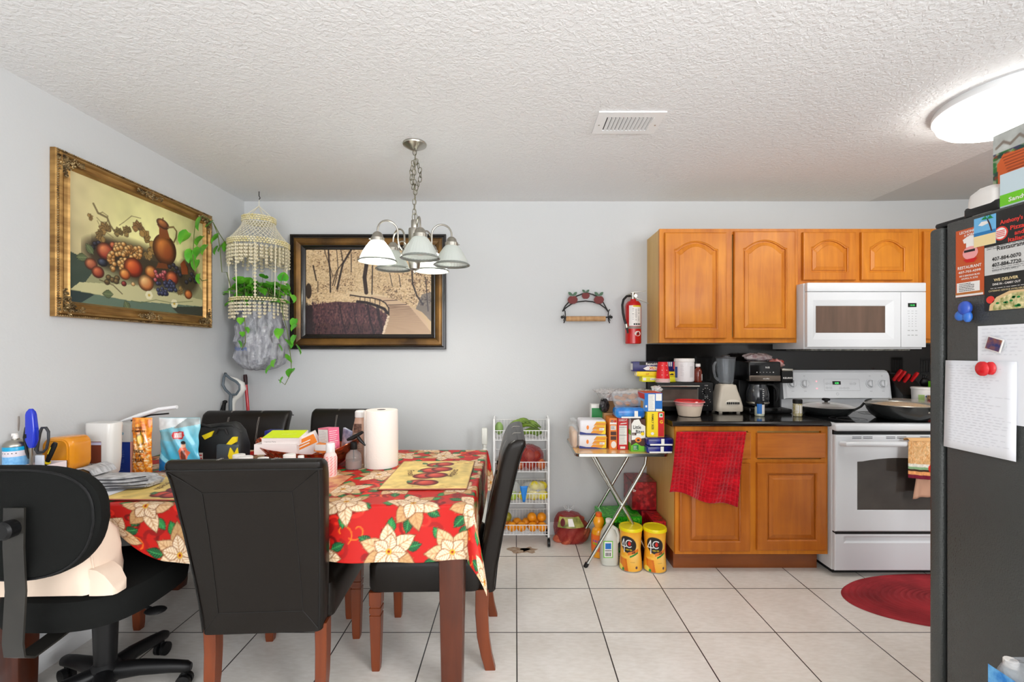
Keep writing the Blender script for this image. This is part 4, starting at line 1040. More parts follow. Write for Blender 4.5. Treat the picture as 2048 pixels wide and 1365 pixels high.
# ------------------------------------------------------------------ hanging shell planter with pothos
HX, HY = -1.765, 3.20
M_shell = mat('cream_shell', (226, 216, 186), .4); M_bead = mat('yellowed_shell_beads', (220, 206, 142), .4, noise=(30, (240, 232, 200)))
M_cord = mat('white_cord', (232, 226, 206), .7)
T = thing('shell_plant_hanger', 'cream shell and cord plant hanger hanging from the ceiling in the back left corner', 'plant hanger', (HX, HY, ZC))
m = MB(T, w=1); m.tube([(HX, HY, ZC), (HX, HY, ZC - .03), (HX + .008, HY, ZC - .045), (HX, HY, ZC - .055)], .003, 6); m.done('hook', M_dk)
m = MB(T, w=1)
m.tube([(HX, HY, ZC - .05), (HX, HY, 2.34)], .0016, 5)
for k in range(5):
    a = 2 * PI * k / 5 + .5; m.tube([(HX, HY, 2.34), (HX + .097 * math.cos(a), HY + .097 * math.sin(a), 2.252)], .0028, 6)
m.done('hanging_cords', M_cord)
def beadring(r, z, rows, n, tilt=0.0):
    m = MB(T, w=1)
    for j in range(rows):
        for i in range(n):
            a = 2 * PI * (i + .5 * (j % 2)) / n; m.ell((HX + r * math.cos(a), HY + r * math.sin(a), z - j * .013 + tilt * math.cos(a)), (.0085 * (1 + .2 * (n < 40)), .0085, .0065), 7, 5, rot=(0, 0, a + PI / 2))
    m.done('bead_ring', M_bead)
beadring(.100, 2.254, 3, 34); beadring(.186, 2.085, 3, 62); beadring(.172, 1.694, 2, 58)
m = MB(T, w=1)
for k in range(34):
    for sg in (-1, 1):
        a = 2 * PI * k / 34; b = a + sg * .75
        pts = []
        for i in range(6):
            t = i / 5; aa = a + (b - a) * t; r = .098 + .088 * (t ** 1.4); pts.append((HX + r * math.cos(aa), HY + r * math.sin(aa), 2.222 - .135 * t))
        m.tube(pts, .0020, 4)
m.done('cord_lattice', M_cord)
def fringe(r, z0, n, shells, seed, skip=None):
    m = MB(T, w=1); rd = random.Random(seed)
    for k in range(n):
        a = 2 * PI * k / n; L = shells - (k % 3); x, y = HX + r * math.cos(a), HY + r * math.sin(a)
        m.m(M_cord).tube([(x, y, z0), (x, y, z0 - .021 * L)], .0012, 4)
        m.m(M_shell)
        for j in range(L):
            zc = z0 - .016 - j * .0225
            for s_ in (-1, 1): m.ell((x + s_ * .0065 * math.sin(a + .7), y - s_ * .0065 * math.cos(a + .7), zc), (.0082, .0064, .0096), 6, 4, rot=(s_ * .5, s_ * .4, a))
    m.done('shell_fringe')
fringe(.183, 2.05, 38, 6, 1); fringe(.170, 1.672, 36, 5, 2); fringe(.135, 2.05, 22, 5, 5)
m = MB(T, w=1)
for k in range(9):
    a = 2 * PI * k / 9 - 1.2; r0, r1 = .183, .172
    m.m(M_cord).tube([(HX + r0 * math.cos(a), HY + r0 * math.sin(a), 2.06), (HX + r1 * math.cos(a), HY + r1 * math.sin(a), 1.69)], .0032, 6)
    if k % 3 == 0:
        m.m(M_shell)
        for j in range(15):
            t = j / 14; m.ell((HX + (r0 - .012 * t) * math.cos(a), HY + (r0 - .012 * t) * math.sin(a), 2.04 - .33 * t), (.011, .009, .008), 6, 4)
m.done('support_strands')
# plastic bag round the pot
m = MB(); R = []
for z, r, sx in ((1.685, .105, 1), (1.66, .125, 1), (1.61, .135, 1.02), (1.56, .132, 1.0), (1.51, .142, 1.04), (1.45, .136, 1.0), (1.40, .146, 1.05), (1.34, .140, 1.03), (1.29, .146, 1.05), (1.25, .132, 1.0), (1.225, .105, .95), (1.214, .06, .9)):
    ring = []
    for k in range(72):
        a = 2 * PI * k / 72; q = r * (1 + .07 * math.sin(a * 7 + z * 14) + .05 * math.sin(a * 13 - z * 23) + .035 * math.sin(a * 19 + z * 50) + .03 * math.sin(a * 4 - z * 30))
        ring.append((HX + .01 + q * sx * math.cos(a), HY - .0 + q * .95 * math.sin(a), z + .006 * math.sin(a * 4 + z * 9)))
    R.append(ring)
m.m(mat('thin_grey_plastic', (206, 208, 214), .14, spec=.7, alpha=.72, noise=(14, (150, 152, 162), (3, 3, .8)), bump=(26, .8, .02))).loft(R, False, True)
m.m(mat('blue_bag_print', (70, 110, 196), .35))
def onbag(z): return lambda a, b: (HX + .01 + .158 * math.sin((a) / .158 - .42), HY - .152 * math.cos(a / .158 - .42), z + b)
m.text('Walmart', None, None, None, .028, w=.12, fn=onbag(1.345)); m.text('Save money', None, None, None, .014, w=.09, fn=onbag(1.60)); m.text('Live better', None, None, None, .012, w=.08, fn=onbag(1.52))
m.done('plastic_bag', None, 'grey plastic shopping bag with blue print wrapped round the hanging pot', 'bag')
M_leaf = mat('green_leaf', (56, 150, 34), .32, noise=(7, (116, 190, 54)), spec=.5)
T = thing('potted_pothos', 'trailing green pothos in the shell hanger, one vine reaching over the painting corner', 'houseplant', (HX, HY, 1.25))
m = MB(T, w=1); m.lathe([(.07, 1.25), (.085, 1.26), (.115, 1.44), (.12, 1.45), (.112, 1.452), (.10, 1.43)], (HX, HY, 0), 28, cap1=True); m.done('pot', mat('brown_pot', (96, 84, 74), .5))
LV = MB(T, w=1); VN = MB(T, w=1); rd = random.Random(21)
def leaf(p, size, yaw, pitch, roll=0.0):
    s0 = [(0, 0), (.18, .34), (.06, .46), (-.05, .30)] ; prof = [(-.06, .30), (.10, .46), (.34, .50), (.62, .36), (.85, .16), (1, 0)]
    Mx = Matrix.Translation(Vector(p)) @ Euler((pitch, roll, yaw), 'XYZ').to_matrix().to_4x4()
    v = [(0, 0, 0), (0, .25, -.03), (0, .5, -.02), (0, .78, -.05), (0, 1, -.12)]
    L = [(w__, u, .08 * math.sin(u * 3) - .05 * u * u + .05) for u, w__ in prof[:-1]]
    vs = [Vector(q) * size for q in v + L + [(-a, b, c) for a, b, c in L]]
    fs = [(0, 5, 6, 1), (1, 6, 7, 2), (2, 7, 8, 3), (3, 8, 9, 4), (0, 1, 11, 10), (1, 2, 12, 11), (2, 3, 13, 12), (3, 4, 14, 13)]
    LV.add([Mx @ q for q in vs], fs)
def vine(pts, n=0): VN.tube(pts, .0026, 6)
for i in range(100):
    a = rd.uniform(0, 6.28); r = rd.uniform(.03, .185); z = rd.uniform(1.70, 1.86) - r * .3
    p = (HX + r * math.cos(a), HY - .02 + r * .5 * math.sin(a), z); leaf(p, rd.uniform(.05, .082), a - PI / 2 + rd.uniform(-.5, .5), rd.uniform(-.9, .3), rd.uniform(-.5, .5))
    VN.tube([(HX + r * .2 * math.cos(a), HY + r * .2 * math.sin(a), 1.46), (HX + r * .6 * math.cos(a), HY + r * .6 * math.sin(a), (1.46 + z) / 2 + .03), p], .0016, 5)
def wl(px, py, x=-1.925): Y = F * -x / (1031 - px); return (x, Y, EYE + (703 - py) * Y / F)
def pl(px, py, Y=3.04): return ((px - 1031) * Y / F, Y, EYE + (703 - py) * Y / F)
vine([(HX - .05, HY - .05, 1.72), pl(462, 577), (-1.90, 3.06, 1.86), wl(444, 545), wl(440, 500), wl(436, 470), wl(426, 445), wl(405, 432), wl(392, 440), wl(388, 470), wl(386, 510), wl(390, 545), wl(404, 562), wl(415, 560)])
vine([wl(426, 445), wl(440, 470), wl(452, 488)])
for px, py in ((401, 436), (426, 442), (377, 465), (437, 472), (405, 473), (446, 488), (436, 492), (400, 496), (413, 490), (386, 503), (394, 520), (398, 548), (456, 487)):
    leaf(wl(px, py, -1.915 + rd.uniform(-.02, .02)), rd.uniform(.062, .088), 1.7 + rd.uniform(-.5, .5), -1.15 + rd.uniform(-.3, .3), rd.uniform(-.4, .4))
vine([(HX + .1, HY - .1, 1.74), pl(560, 600), pl(566, 630), pl(574, 660), pl(578, 690), pl(582, 720), pl(583, 745), pl(570, 770), pl(557, 760)])
for px, py in ((590, 638), (592, 650), (560, 658), (574, 680), (590, 671), (557, 691), (592, 690), (570, 712), (584, 738), (566, 755), (543, 732), (584, 590), (548, 720)):
    leaf(pl(px, py, 3.03), rd.uniform(.045, .072), rd.choice((-1.4, 1.4)) + rd.uniform(-.5, .5), -1.1 + rd.uniform(-.4, .4), rd.uniform(-.4, .4))
vine([(HX - .05, HY - .12, 1.70), pl(487, 600), pl(490, 650), pl(491, 685), pl(483, 700)])
for px, py in ((482, 636), (484, 664), (477, 682), (492, 655)): leaf(pl(px, py, 3.03), rd.uniform(.035, .05), rd.uniform(-1, 1), -1.2)
vine([pl(557, 600), pl(563, 560), pl(568, 548)]); leaf(pl(566, 562), .07, .3, 1.2); leaf(pl(572, 568), .05, -.8, -1)
LV.keep = True
LV.done('leaves', M_leaf); VN.done('vines', mat('vine_stem', (96, 110, 52), .5))

# ------------------------------------------------------------------ back wall hangings
M_iron = mat('black_iron', (26, 26, 27), .4)
def cw(cx, cy, d=.03): x = 1080 + cx * .1172; y = 560 + cy * .1172; Y = YB - d; return ((x - 1031) * Y / F, Y, EYE + (703 - y) * Y / F)
T = thing('paper_towel_holder', 'black iron paper towel holder with three red apples on the back wall', 'towel holder', cw(790, 380, 0))
m = MB(T, w=1)
m.tube([cw(*q) for q in ((385, 540), (430, 450), (510, 360), (620, 280), (720, 240), (800, 225), (900, 250), (1000, 300), (1080, 390), (1130, 480), (1165, 545))], .0045, 8)
m.tube([cw(*q) for q in ((385, 540), (440, 480), (540, 410), (650, 375), (780, 362), (900, 375), (1020, 415), (1110, 480), (1165, 545))], .0045, 8)
for sx, c in ((-1, 408), (1, 1188)):
    m.tube([cw(c, 510, .01), cw(c - 20 * sx, 540, .03), cw(c - 24 * sx, 600, .05), cw(c - 20 * sx, 690, .04), cw(c, 735, .02)], .004, 8)
    m.tube([cw(c + 12 * sx, 600, .05), cw(c - 12 * sx, 640, .06), cw(c + 6 * sx, 700, .04)], .003, 8)
m.done('iron_arch', M_iron)
m = MB(T, w=1); m.tube([cw(385, 640, .06), cw(1215, 640, .06)], .0055, 10)
for c in (378, 1215): m.ell(cw(c, 638, .06), .011, 14, 8)
m.done('rod', M_iron)
m = MB(T, w=1); m.tube([cw(445, 665, .06), cw(1115, 665, .06)], .0185, 20); m.done('cardboard_tube', mat('cardboard_tube', (196, 156, 112), .8, noise=(16, (168, 126, 84), (3, 1, 1))))
for c, y, s_ in ((556, 345, 1), (780, 275, .78), (1004, 345, 1)):
    m = MB(T, w=1); out = []
    for i in range(28):
        a = 2 * PI * i / 28; r = 84 * s_ * (1 - .10 * math.cos(2 * a + PI) * 0); x = r * math.cos(a) * 1.02; z = r * math.sin(a) * .88
        if math.sin(a) > .75: z -= 16 * s_ * (1 - abs(math.cos(a)) * 2) if abs(math.cos(a)) < .5 else 0
        if math.sin(a) < -.75 and abs(math.cos(a)) < .35: z += 9 * s_
        x *= 1 - .14 * max(0, -math.sin(a)); p = cw(c + x, y - z); out.append((p[0], p[2]))
    m.prism(out, 'y', YB - .036, YB - .029); ap = m.done('red_apple', mat('painted_red', (104, 14, 8), .5))
    m = MB(ap, w=1)
    for sx in (-1, 1):
        o2 = []
        for i in range(12):
            t = i / 11; u = t; w__ = 26 * s_ * math.sin(PI * t) ** .8; o2.append((u, w__))
        L = 92 * s_; ca, sa = math.cos(.95), math.sin(.95) if True else 0
        pts = [(L * u * .72 * sx + w__ * .6 * sx, L * u * .68 - w__ * .75) for u, w__ in o2] + [(L * u * .72 * sx - w__ * .6 * sx, L * u * .68 + w__ * .75) for u, w__ in o2[-2:0:-1]]
        q = [cw(c + 8 * sx + a, y - 72 * s_ - b) for a, b in pts]; m.prism([(a[0], a[2]) for a in q], 'y', YB - .035, YB - .031)
    m.tube([cw(c, y - 66 * s_), cw(c + 2, y - 100 * s_)], .002, 6); m.done('leaves_and_stem', mat('painted_green', (62, 98, 70), .45))
# fire extinguisher
ex = cw(1590, 700, .07); T = thing('fire_extinguisher', 'red fire extinguisher hung on the wall left of the wall cabinets', 'fire extinguisher', (ex[0], YB, 1.24))
M_redp = mat('extinguisher_red', (196, 20, 22), .22, coat=.4)
zb = cw(0, 1095, .07)[2]; zt = cw(0, 360, .07)[2]; r_ = .0565
m = MB(T, w=1); H = zt - zb
m.lathe([(r_ * .9, 0), (r_, .004), (r_, H * .86), (r_ * .93, H * .93), (r_ * .7, H * .985), (.022, H), (.020, H + .012)], (ex[0], ex[1], zb), 36); m.done('cylinder', M_redp)
m = MB(T, w=1); m.lathe([(r_ + .0006, H * .345), (r_ + .0006, H * .40)], (ex[0], ex[1], zb), 36, cap0=False, cap1=False); m.box(ex[0] - .02, ex[0] + .02, ex[1] + r_ * .9, YB, zb + H * .5, zb + H * .6); m.done('strap_band', mat('grey_metal_band', (146, 130, 122), .4))
m = MB(T, w=1)
def cyl(cx0, z0): return lambda a, b: (ex[0] + (r_ + .0012) * math.sin(a / r_ + cx0), ex[1] - (r_ + .0012) * math.cos(a / r_ + cx0), z0 + b)
def cylrect(fn, w__, h__, n=10):
    m.add([fn(-w__ / 2 + w__ * i / n, j * h__) for j in (0, 1) for i in range(n + 1)], [(i, i + 1, n + 2 + i, n + 1 + i) for i in range(n)])
m.m(mat('label_white', (236, 232, 228), .4)); cylrect(cyl(.05, zb + H * .41), .092, H * .47)
m.m(mat('label_yellow', (240, 214, 40), .4)); cylrect(lambda a, b: (lambda p: (p[0], p[1] - .0004, p[2]))(cyl(.28, zb + H * .845)(a, b)), .062, H * .035)
m.m(mat('ink_black', (24, 24, 24), .5))
m.text('INSTRUCTIONS', None, None, None, .005, w=.052, fn=lambda a, b: (lambda p: (p[0], p[1] - .0009, p[2]))(cyl(.28, zb + H * .853)(a, b)))
rd = random.Random(2)
for i in range(16):
    for j in range(3):
        if rd.random() < .8: cylrect(lambda a, b, i=i, j=j: (lambda p: (p[0], p[1] - .0005, p[2]))(cyl(-.25 + j * .36, zb + H * (.52 + i * .019))(a, b)), rd.uniform(.006, .016), .0016, 2)
for j in range(4): cylrect(lambda a, b, j=j: (lambda p: (p[0], p[1] - .0005, p[2]))(cyl(-.10 + j * .25, zb + H * .43)(a, b)), .010, .012, 2)
m.m(mat('label_white')); m.add([(lambda p: (p[0], p[1], p[2]))(cyl(.35, zb + H * .235)(.024 * math.cos(t), .018 * math.sin(t))) for t in [2 * PI * i / 24 for i in range(24)]], [tuple(range(24))], False)
m.m(mat('ink_black')); 
for dx in (-.008, .0, .008): cylrect(lambda a, b, dx=dx: (lambda p: (p[0], p[1] - .0005, p[2]))(cyl(.35 + dx / r_, zb + H * .215)(a, b)), .005, .012, 2)
m.done('label')
m = MB(T, w=1); c = (ex[0] - .003, ex[1]); zt2 = zt + .012
m.tube([(c[0], c[1], zt2 - .004), (c[0], c[1], zt2 + .045)], [.013, .015], 14); m.tube([(c[0] - .035, c[1], zt2 + .03), (c[0] + .012, c[1], zt2 + .03)], .008, 12)
m.tube([(c[0] + .015, c[1] - .018, zt2 + .022), (c[0] + .015, c[1] - .024, zt2 + .022)], .013, 18)
m.done('valve', M_nick)
m = MB(T, w=1); m.box(0, .105, -.007, .007, -.0015, .0015)
for i, (x, y, z) in enumerate(m.v): m.v[i] = (c[0] - .012 + x, c[1] + y, zt2 + .047 + x * .12 + z)
m.done('lever', M_nick)
m = MB(T, w=1); m.box(0, .10, -.007, .007, -.0015, .0015)
for i, (x, y, z) in enumerate(m.v): m.v[i] = (c[0] + .012 + x, c[1] + y, zt2 + .012 - x * .42 + z)
m.done('carry_handle', M_nick)
m = MB(T, w=1); m.tube([cw(*q) for q in ((1545, 275, .09), (1480, 280, .10), (1425, 340, .11), (1405, 430, .12), (1415, 560, .125), (1440, 680, .127), (1475, 780, .128), (1490, 850, .128), (1502, 915, .128))], [.0085] * 6 + [.009, .0075, .006], 12); m.done('hose', mat('black_rubber', (22, 22, 23), .5))
m = MB(T, w=1); m.tube([cw(1468, 755, .128), cw(1480, 820, .128)], .0105, 12); m.done('hose_clip', M_nick)

# ------------------------------------------------------------------ things in the back left corner
T = thing('stick_vacuum', 'grey and white upright vacuum with a loop handle in the back left corner', 'vacuum cleaner', (-1.80, 3.13, 0))
M_vg = mat('vacuum_grey', (86, 96, 104), .35); M_vw = mat('vacuum_white', (214, 212, 206), .35)
def vp(cx, cy, Y=3.12): x = 360 + cx * .1758; y = 720 + cy * .1758; return ((x - 1031) * Y / F, Y, EYE + (703 - y) * Y / F)
m = MB(T, w=1); m.tube([vp(*q) for q in ((520, 150), (500, 200), (488, 290), (520, 345), (580, 400), (640, 395), (680, 340), (680, 290), (640, 250), (575, 215), (515, 165))], .0085, 10, closed=True); m.tube([vp(580, 400), vp(575, 470), vp(575, 600), (-1.865, 3.13, .12)], .012, 10); m.done('handle', M_vg)
m = MB(T, w=1); m.tube([vp(*q, 3.135) for q in ((560, 195), (640, 225), (705, 275), (715, 330), (680, 395), (620, 450), (600, 500), (600, 600))], [.006, .012, .018, .020, .018, .016, .015, .015], 12)
m.box(-1.90, -1.80, 3.10, 3.22, .12, .42, .03); m.done('housing', M_vw)
m = MB(T, w=1); m.box(-1.95, -1.72, 3.04, 3.26, .0, .07, .02); m.done('floor_head', M_vg)
m = MB(T, w=1); m.tube([vp(510, 470), vp(500, 520), vp(495, 600), (-1.91, 3.12, .4)], .012, 8); m.ell(vp(512, 480), (.015, .015, .012), 10, 8); m.tube([vp(480, 520), vp(462, 580), vp(470, 640)], .004, 6); m.done('hose_and_cord', M_bpl)
T = thing('mop', 'mop with a red metal handle leaning in the back left corner', 'mop', (-1.75, 3.33, 0))
a_, b_ = vp(740, 160, 3.34), vp(775, 590, 3.33); a_, b_ = Vector(a_), Vector(b_); d_ = (b_ - a_)
e_ = a_ + d_ * ((a_.z - .06) / (a_.z - b_.z))
m = MB(T, w=1); m.tube([a_ + d_ * .28, e_], .0105, 12); m.done('pole', mat('red_metal_pole', (190, 28, 40), .3, coat=.4))
m = MB(T, w=1); m.tube([a_ + d_ * .02, a_ + d_ * .10, a_ + d_ * .26, a_ + d_ * .29], [.011, .0135, .0125, .011], 12); m.done('grip', mat('dark_maroon_grip', (52, 24, 28), .5))
m = MB(T, w=1); m.box(e_.x - .13, e_.x + .09, e_.y - .05, e_.y + .05, 0, .06, .02); m.done('mop_head', M_vw)
# white turned post of a small stool or crib behind the table
T = thing('plant_stand', 'white turned wooden post standing behind the right end of the table', 'plant stand', (-.215, 3.2, 0))
m = MB(T, w=1); R = []
c = (-.213, 3.2)
m.box(c[0] - .019, c[0] + .019, c[1] - .019, c[1] + .019, .70, .812, .006); m.lathe([(.012, .62), (.017, .63), (.011, .642), (.018, .655), (.018, .665), (.012, .675), (.015, .69), (.015, .70)], (c[0], c[1], 0), 16)
m.box(c[0] - .017, c[0] + .017, c[1] - .017, c[1] + .017, 0, .62, .003); m.done('post', mat('white_painted_wood', (222, 222, 214), .4))
m = MB(T, w=1); m.box(-.42, c[0] - .017, c[1] - .012, c[1] + .012, .52, .58, .003); m.box(-.46, -.425, c[1] - .017, c[1] + .017, 0, .62, .003); m.done('rail', mat('white_painted_wood'))
# ------------------------------------------------------------------ on the worktop and stove
CT = .9205
U, V = (1, 0, 0), (0, 0, 1)
M_ink = mat('ink_black'); M_lw = mat('label_white'); M_red = mat('print_red', (206, 24, 28), .4); M_yel = mat('print_yellow', (246, 214, 20), .4)
M_blue = mat('print_blue', (30, 110, 190), .4); M_navy = mat('print_navy', (26, 40, 120), .3); M_grn = mat('print_green', (20, 130, 60), .4); M_org = mat('print_orange', (232, 130, 40), .4)
M_inkb = mat('ink_blue', (50, 90, 170), .5); M_inkg = mat('ink_grey', (120, 120, 124), .6); M_inkr = mat('ink_red', (200, 40, 40), .5); M_kraft = mat('kraft_board', (176, 136, 92), .8)
M_clear = mat('clear_glass', (245, 248, 248), .03, trans=1.0, ior=1.35); M_plas = mat('clear_wrap', (236, 240, 242), .12, alpha=.28, spec=.7)
# toaster oven
T = thing('toaster_oven', 'black toaster oven with chrome trim on the worktop beside the tray table', 'toaster oven', (1.15, 3.27, CT))
a, b, yf, yb = .957, 1.340, 3.150, 3.385
MB(T, w=1).box(a, b, yf, yb, CT + .014, 1.128, .006).done('case', M_bpl)
for x in (a + .03, b - .03):
    for y in (yf + .03, yb - .03): MB(T, w=1).tube([(x, y, CT), (x, y, CT + .015)], .012, 10).done('foot', M_bpl)
m = MB(T, w=1); m.box(a + .012, b - .098, yf - .010, yf, .955, 1.098, .003); dd = m.done('door', M_bpl)
m = MB(dd, w=1); m.box(a + .024, b - .112, yf - .0115, yf - .0098, .968, 1.082); m.done('window', mat('oven_glass_brown', (74, 64, 58), .15, noise=(8, (100, 88, 80))))
m = MB(dd, w=1); m.tube([(a + .02, yf - .012, 1.103), (a + .02, yf - .030, 1.105), (b - .106, yf - .030, 1.105), (b - .106, yf - .012, 1.103)], .0045, 8); m.box(a + .018, a + .024, yf - .0125, yf - .009, .962, 1.092); m.box(b - .112, b - .106, yf - .0125, yf - .009, .962, 1.092); m.done('chrome_trim', M_nick)
m = MB(dd, w=1)
for zz in (.998, 1.004): m.tube([(a + .026, yf - .0125, zz), (b - .115, yf - .0125, zz)], .0016, 5)
m.done('rack', M_nick)
for zz in (1.065, .995):
    m = MB(T, w=1); m.tube([(b - .048, yf, zz), (b - .048, yf - .014, zz)], .017, 20); m.m(M_lw).box(b - .050, b - .046, yf - .0145, yf - .013, zz - .014, zz + .014); m.mats[0] = M_bpl; m.done('knob')
    m = MB(T, w=1); m.m(M_lw)
    for k in range(9):
        t = k * .62; m.quad((b - .048 + .027 * math.cos(t) - .002, yf - .0003, zz + .025 * math.sin(t)), U, V, .005, .0022, .0004)
    m.done('dial_marks')
m = MB(T, w=1); m.m(M_lw).text('OVEN', (b - .048, yf, 1.105), U, V, .006, off=.0006); m.text('TOAST', (b - .048, yf, 1.028), U, V, .006, off=.0006); m.done('lettering')
TZt = 1.1285
def lab(m, x, y, z, w_, h_, rows, seed=1, r=.0006): m.m(M_ink).scribble((x, y, z), U, V, w_, h_, rows, r, seed)
# foil box
T = thing('foil_box', 'dark blue aluminium foil box lying on yellow boxes on the toaster oven', 'foil box', (.98, 3.27, 1.20))
m = MB(T, w=1); m.m(mat('foil_box_navy', (34, 30, 96), .3)).box(.815, 1.115, 3.225, 3.290, 1.2005, 1.268, .002); y_ = 3.225
m.m(M_ink).quad((.86, y_, 1.244), U, V, .16, .023, .0004); m.m(M_lw).text('Reynolds', (.905, y_, 1.243), U, V, .018, w=.085, bold=True, align='l').m(M_yel).text('XL', (.93, y_, 1.218), U, V, .016, w=.05, align='l', bold=True)
m.m(M_lw).poly((.885, y_, 1.208), U, V, [(0, .012), (.02, 0), (.11, -.002), (.14, .010), (.12, .026), (.03, .028)], .0003); m.m(M_inkr).text('XL', (.925, y_, 1.212), U, V, .018, w=.04, align='l', bold=True, off=.001)
m.m(M_lw)
for i in range(3): m.quad((1.055 + i * .012, y_, 1.235), U, V, .006, .03, .0004)
m.m(M_red).quad((1.095, y_, 1.215), U, V, .02, .05, .0004); m.m(M_lw).quad((.8145, 3.288, 1.21), (0, -1, 0), V, .06, .045, .0004); m.done('carton'); 
m = MB(); m.m(M_yel).box(.84, 1.115, 3.215, 3.285, 1.1665, 1.1995, .002); m.m(M_inkr).text('ZIP', (.90, 3.215, 1.176), U, V, .012, align='l'); m.m(M_ink).poly((1.06, 3.215, 1.175), U, V, [(0, 0), (.02, .012), (.03, .010), (.034, 0)], .0005)
m.m(M_lw).tube([(.84, 3.22 + .02 * math.cos(t) + .02, 1.183 + .014 * math.sin(t)) for t in [2 * PI * i / 16 for i in range(16)]], .004, 6, closed=True)
m.done('bag_box', None, 'yellow box with a white ring end, directly under the foil box', 'box')
m = MB(); m.m(mat('print_lemon', (232, 226, 40), .4)).box(.875, 1.11, 3.21, 3.29, TZt, 1.1655, .002); m.m(M_lw).quad((.88, 3.21, 1.138), U, V, .022, .018, .0004).quad((.93, 3.21, 1.14), U, V, .04, .014, .0004); m.m(M_ink).text('wrap', (.95, 3.21, 1.143), U, V, .008, off=.001); m.done('wrap_box', None, 'flat yellow box lying on the toaster oven, lowest of the stack', 'box')
# red cups
cy0 = 3.175; cx0 = (1325.5 - 1031) * cy0 / F; proto = None
for k in range(4):
    T = MB(); h = .118; z0 = TZt + k * .007
    m = T; m.m(mat('cup_red', (218, 18, 30), .35)).lathe([(.0455, .004), (.0455, .010)] + [(.0455 - .0135 * t, .010 + (h - .012) * t) for t in (.2, .4, .6, .8, 1)] + [(.030, h), (.001, h)], (cx0, cy0, z0), 28, cap0=False)
    m.m(M_lw).lathe([(.0475, 0), (.0487, .002), (.0475, .0042), (.0455, .004)], (cx0, cy0, z0), 28, cap0=False, cap1=False)
    if k == 3:
        m.m(M_lw)
        for zz in (.03, .062, .094):
            for s_ in (-.42, .42):
                r = .0455 - .0135 * (zz - .01) / .106; p = (cx0 + r * math.sin(s_), cy0 - r * math.cos(s_) - .0005, z0 + zz); m.ell(p, (.0028, .0012, .0028), 8, 5)
    m.done('plastic_cup', None, 'upside-down red plastic cup on the toaster oven, ' + ('topmost of the stack' if k == 3 else 'bottom of the stack' if k == 0 else 'third from the bottom of the stack' if k == 2 else 'second from the bottom of the stack'), 'cup', 'stacked red plastic cups')
# white canister
T = thing('protein_canister', 'white plastic canister with a printed back label on the toaster oven', 'canister', (1.275 - .07, 3.22, TZt))
cx0, cy0 = (1368.5 - 1031) * 3.215 / F, 3.215
m = MB(T, w=1); m.m(mat('canister_white', (228, 224, 224), .4)); m.lathe([(.050, 0), (.062, .004), (.066, .014), (.066, .130), (.064, .138)], (cx0, cy0, TZt), 36)
fn = lambda c0, z0: (lambda a_, b_: (cx0 + .0665 * math.sin(a_ / .0665 + c0), cy0 - .0665 * math.cos(a_ / .0665 + c0), z0 + b_))
m.m(M_inkg)
rd = random.Random(5)
for i in range(9): cylrect_ = [fn(-.55, TZt + .045 + i * .009)(t, j * .0011) for j in (0, 1) for t in (-.012, 0, .012 * rd.uniform(.3, 1))]; m.add(cylrect_, [(0, 1, 4, 3), (1, 2, 5, 4)])
for i in range(14): q = [fn(.45, TZt + .035 + i * .0055)(t, j * .0013) for j in (0, 1) for t in (-.014, 0, .014)]; m.add(q, [(0, 1, 4, 3), (1, 2, 5, 4)])
m.m(M_inkb); q = [fn(-1.25, TZt + .03)(t, j * .075) for j in (0, 1) for t in (-.014, 0, .012)]; m.add(q, [(0, 1, 4, 3), (1, 2, 5, 4)]); m.done('body')
m = MB(T, w=1); m.lathe([(.066, .138), (.068, .140), (.068, .158), (.065, .162)], (cx0, cy0, TZt), 36); m.done('lid', M_lw)
T = thing('medicine_bottle', 'brown glass bottle with a white cap on the right end of the toaster oven', 'bottle', (1.30, 3.22, TZt)); cx0, cy0 = 1.268, 3.20
cx0 = (1396 - 1031) * 3.19 / F; cy0 = 3.19
m = MB(T, w=1); m.m(mat('brown_glass', (106, 34, 16), .1, coat=.4)); m.lathe([(.025, 0), (.027, .004), (.027, .072), (.022, .088), (.013, .097), (.012, .108)], (cx0, cy0, TZt), 26); m.m(M_lw); m.add([(cx0 + .0275 * math.sin(t), cy0 - .0275 * math.cos(t), TZt + z_) for z_ in (.012, .055) for t in (.6, .9, 1.2, 1.5)], [(0, 1, 5, 4), (1, 2, 6, 5), (2, 3, 7, 6)]); m.done('bottle')
m = MB(T, w=1); m.lathe([(.0155, .106), (.016, .108), (.016, .124), (.014, .126)], (cx0, cy0, TZt), 20); m.done('cap', M_lw)
# food bowl with red lid
T = thing('food_bowl', 'cream plastic bowl with a clear rimmed red lid in front of the toaster oven', 'bowl', (1.125, 3.02, CT)); c = ((1378.5 - 1031) * 3.02 / F, 3.022, CT)
m = MB(T, w=1); m.lathe([(.060, 0), (.068, .003), (.075, .03), (.083, .07), (.086, .085)], c, 40); m.done('bowl', mat('cream_food', (226, 206, 184), .35))
m = MB(T, w=1); m.lathe([(.0865, .070), (.088, .085), (.096, .088), (.099, .092), (.096, .096)], c, 40, cap0=False, cap1=False); m.done('rim', mat('pinkish_clear_rim', (232, 170, 166), .15, coat=.4))
m = MB(T, w=1); m.lathe([(.097, .095), (.094, .100), (.086, .102), (.080, .095), (.001, .094)], c, 40, cap0=False); m.done('lid', mat('red_lid', (206, 36, 40), .2, coat=.5))
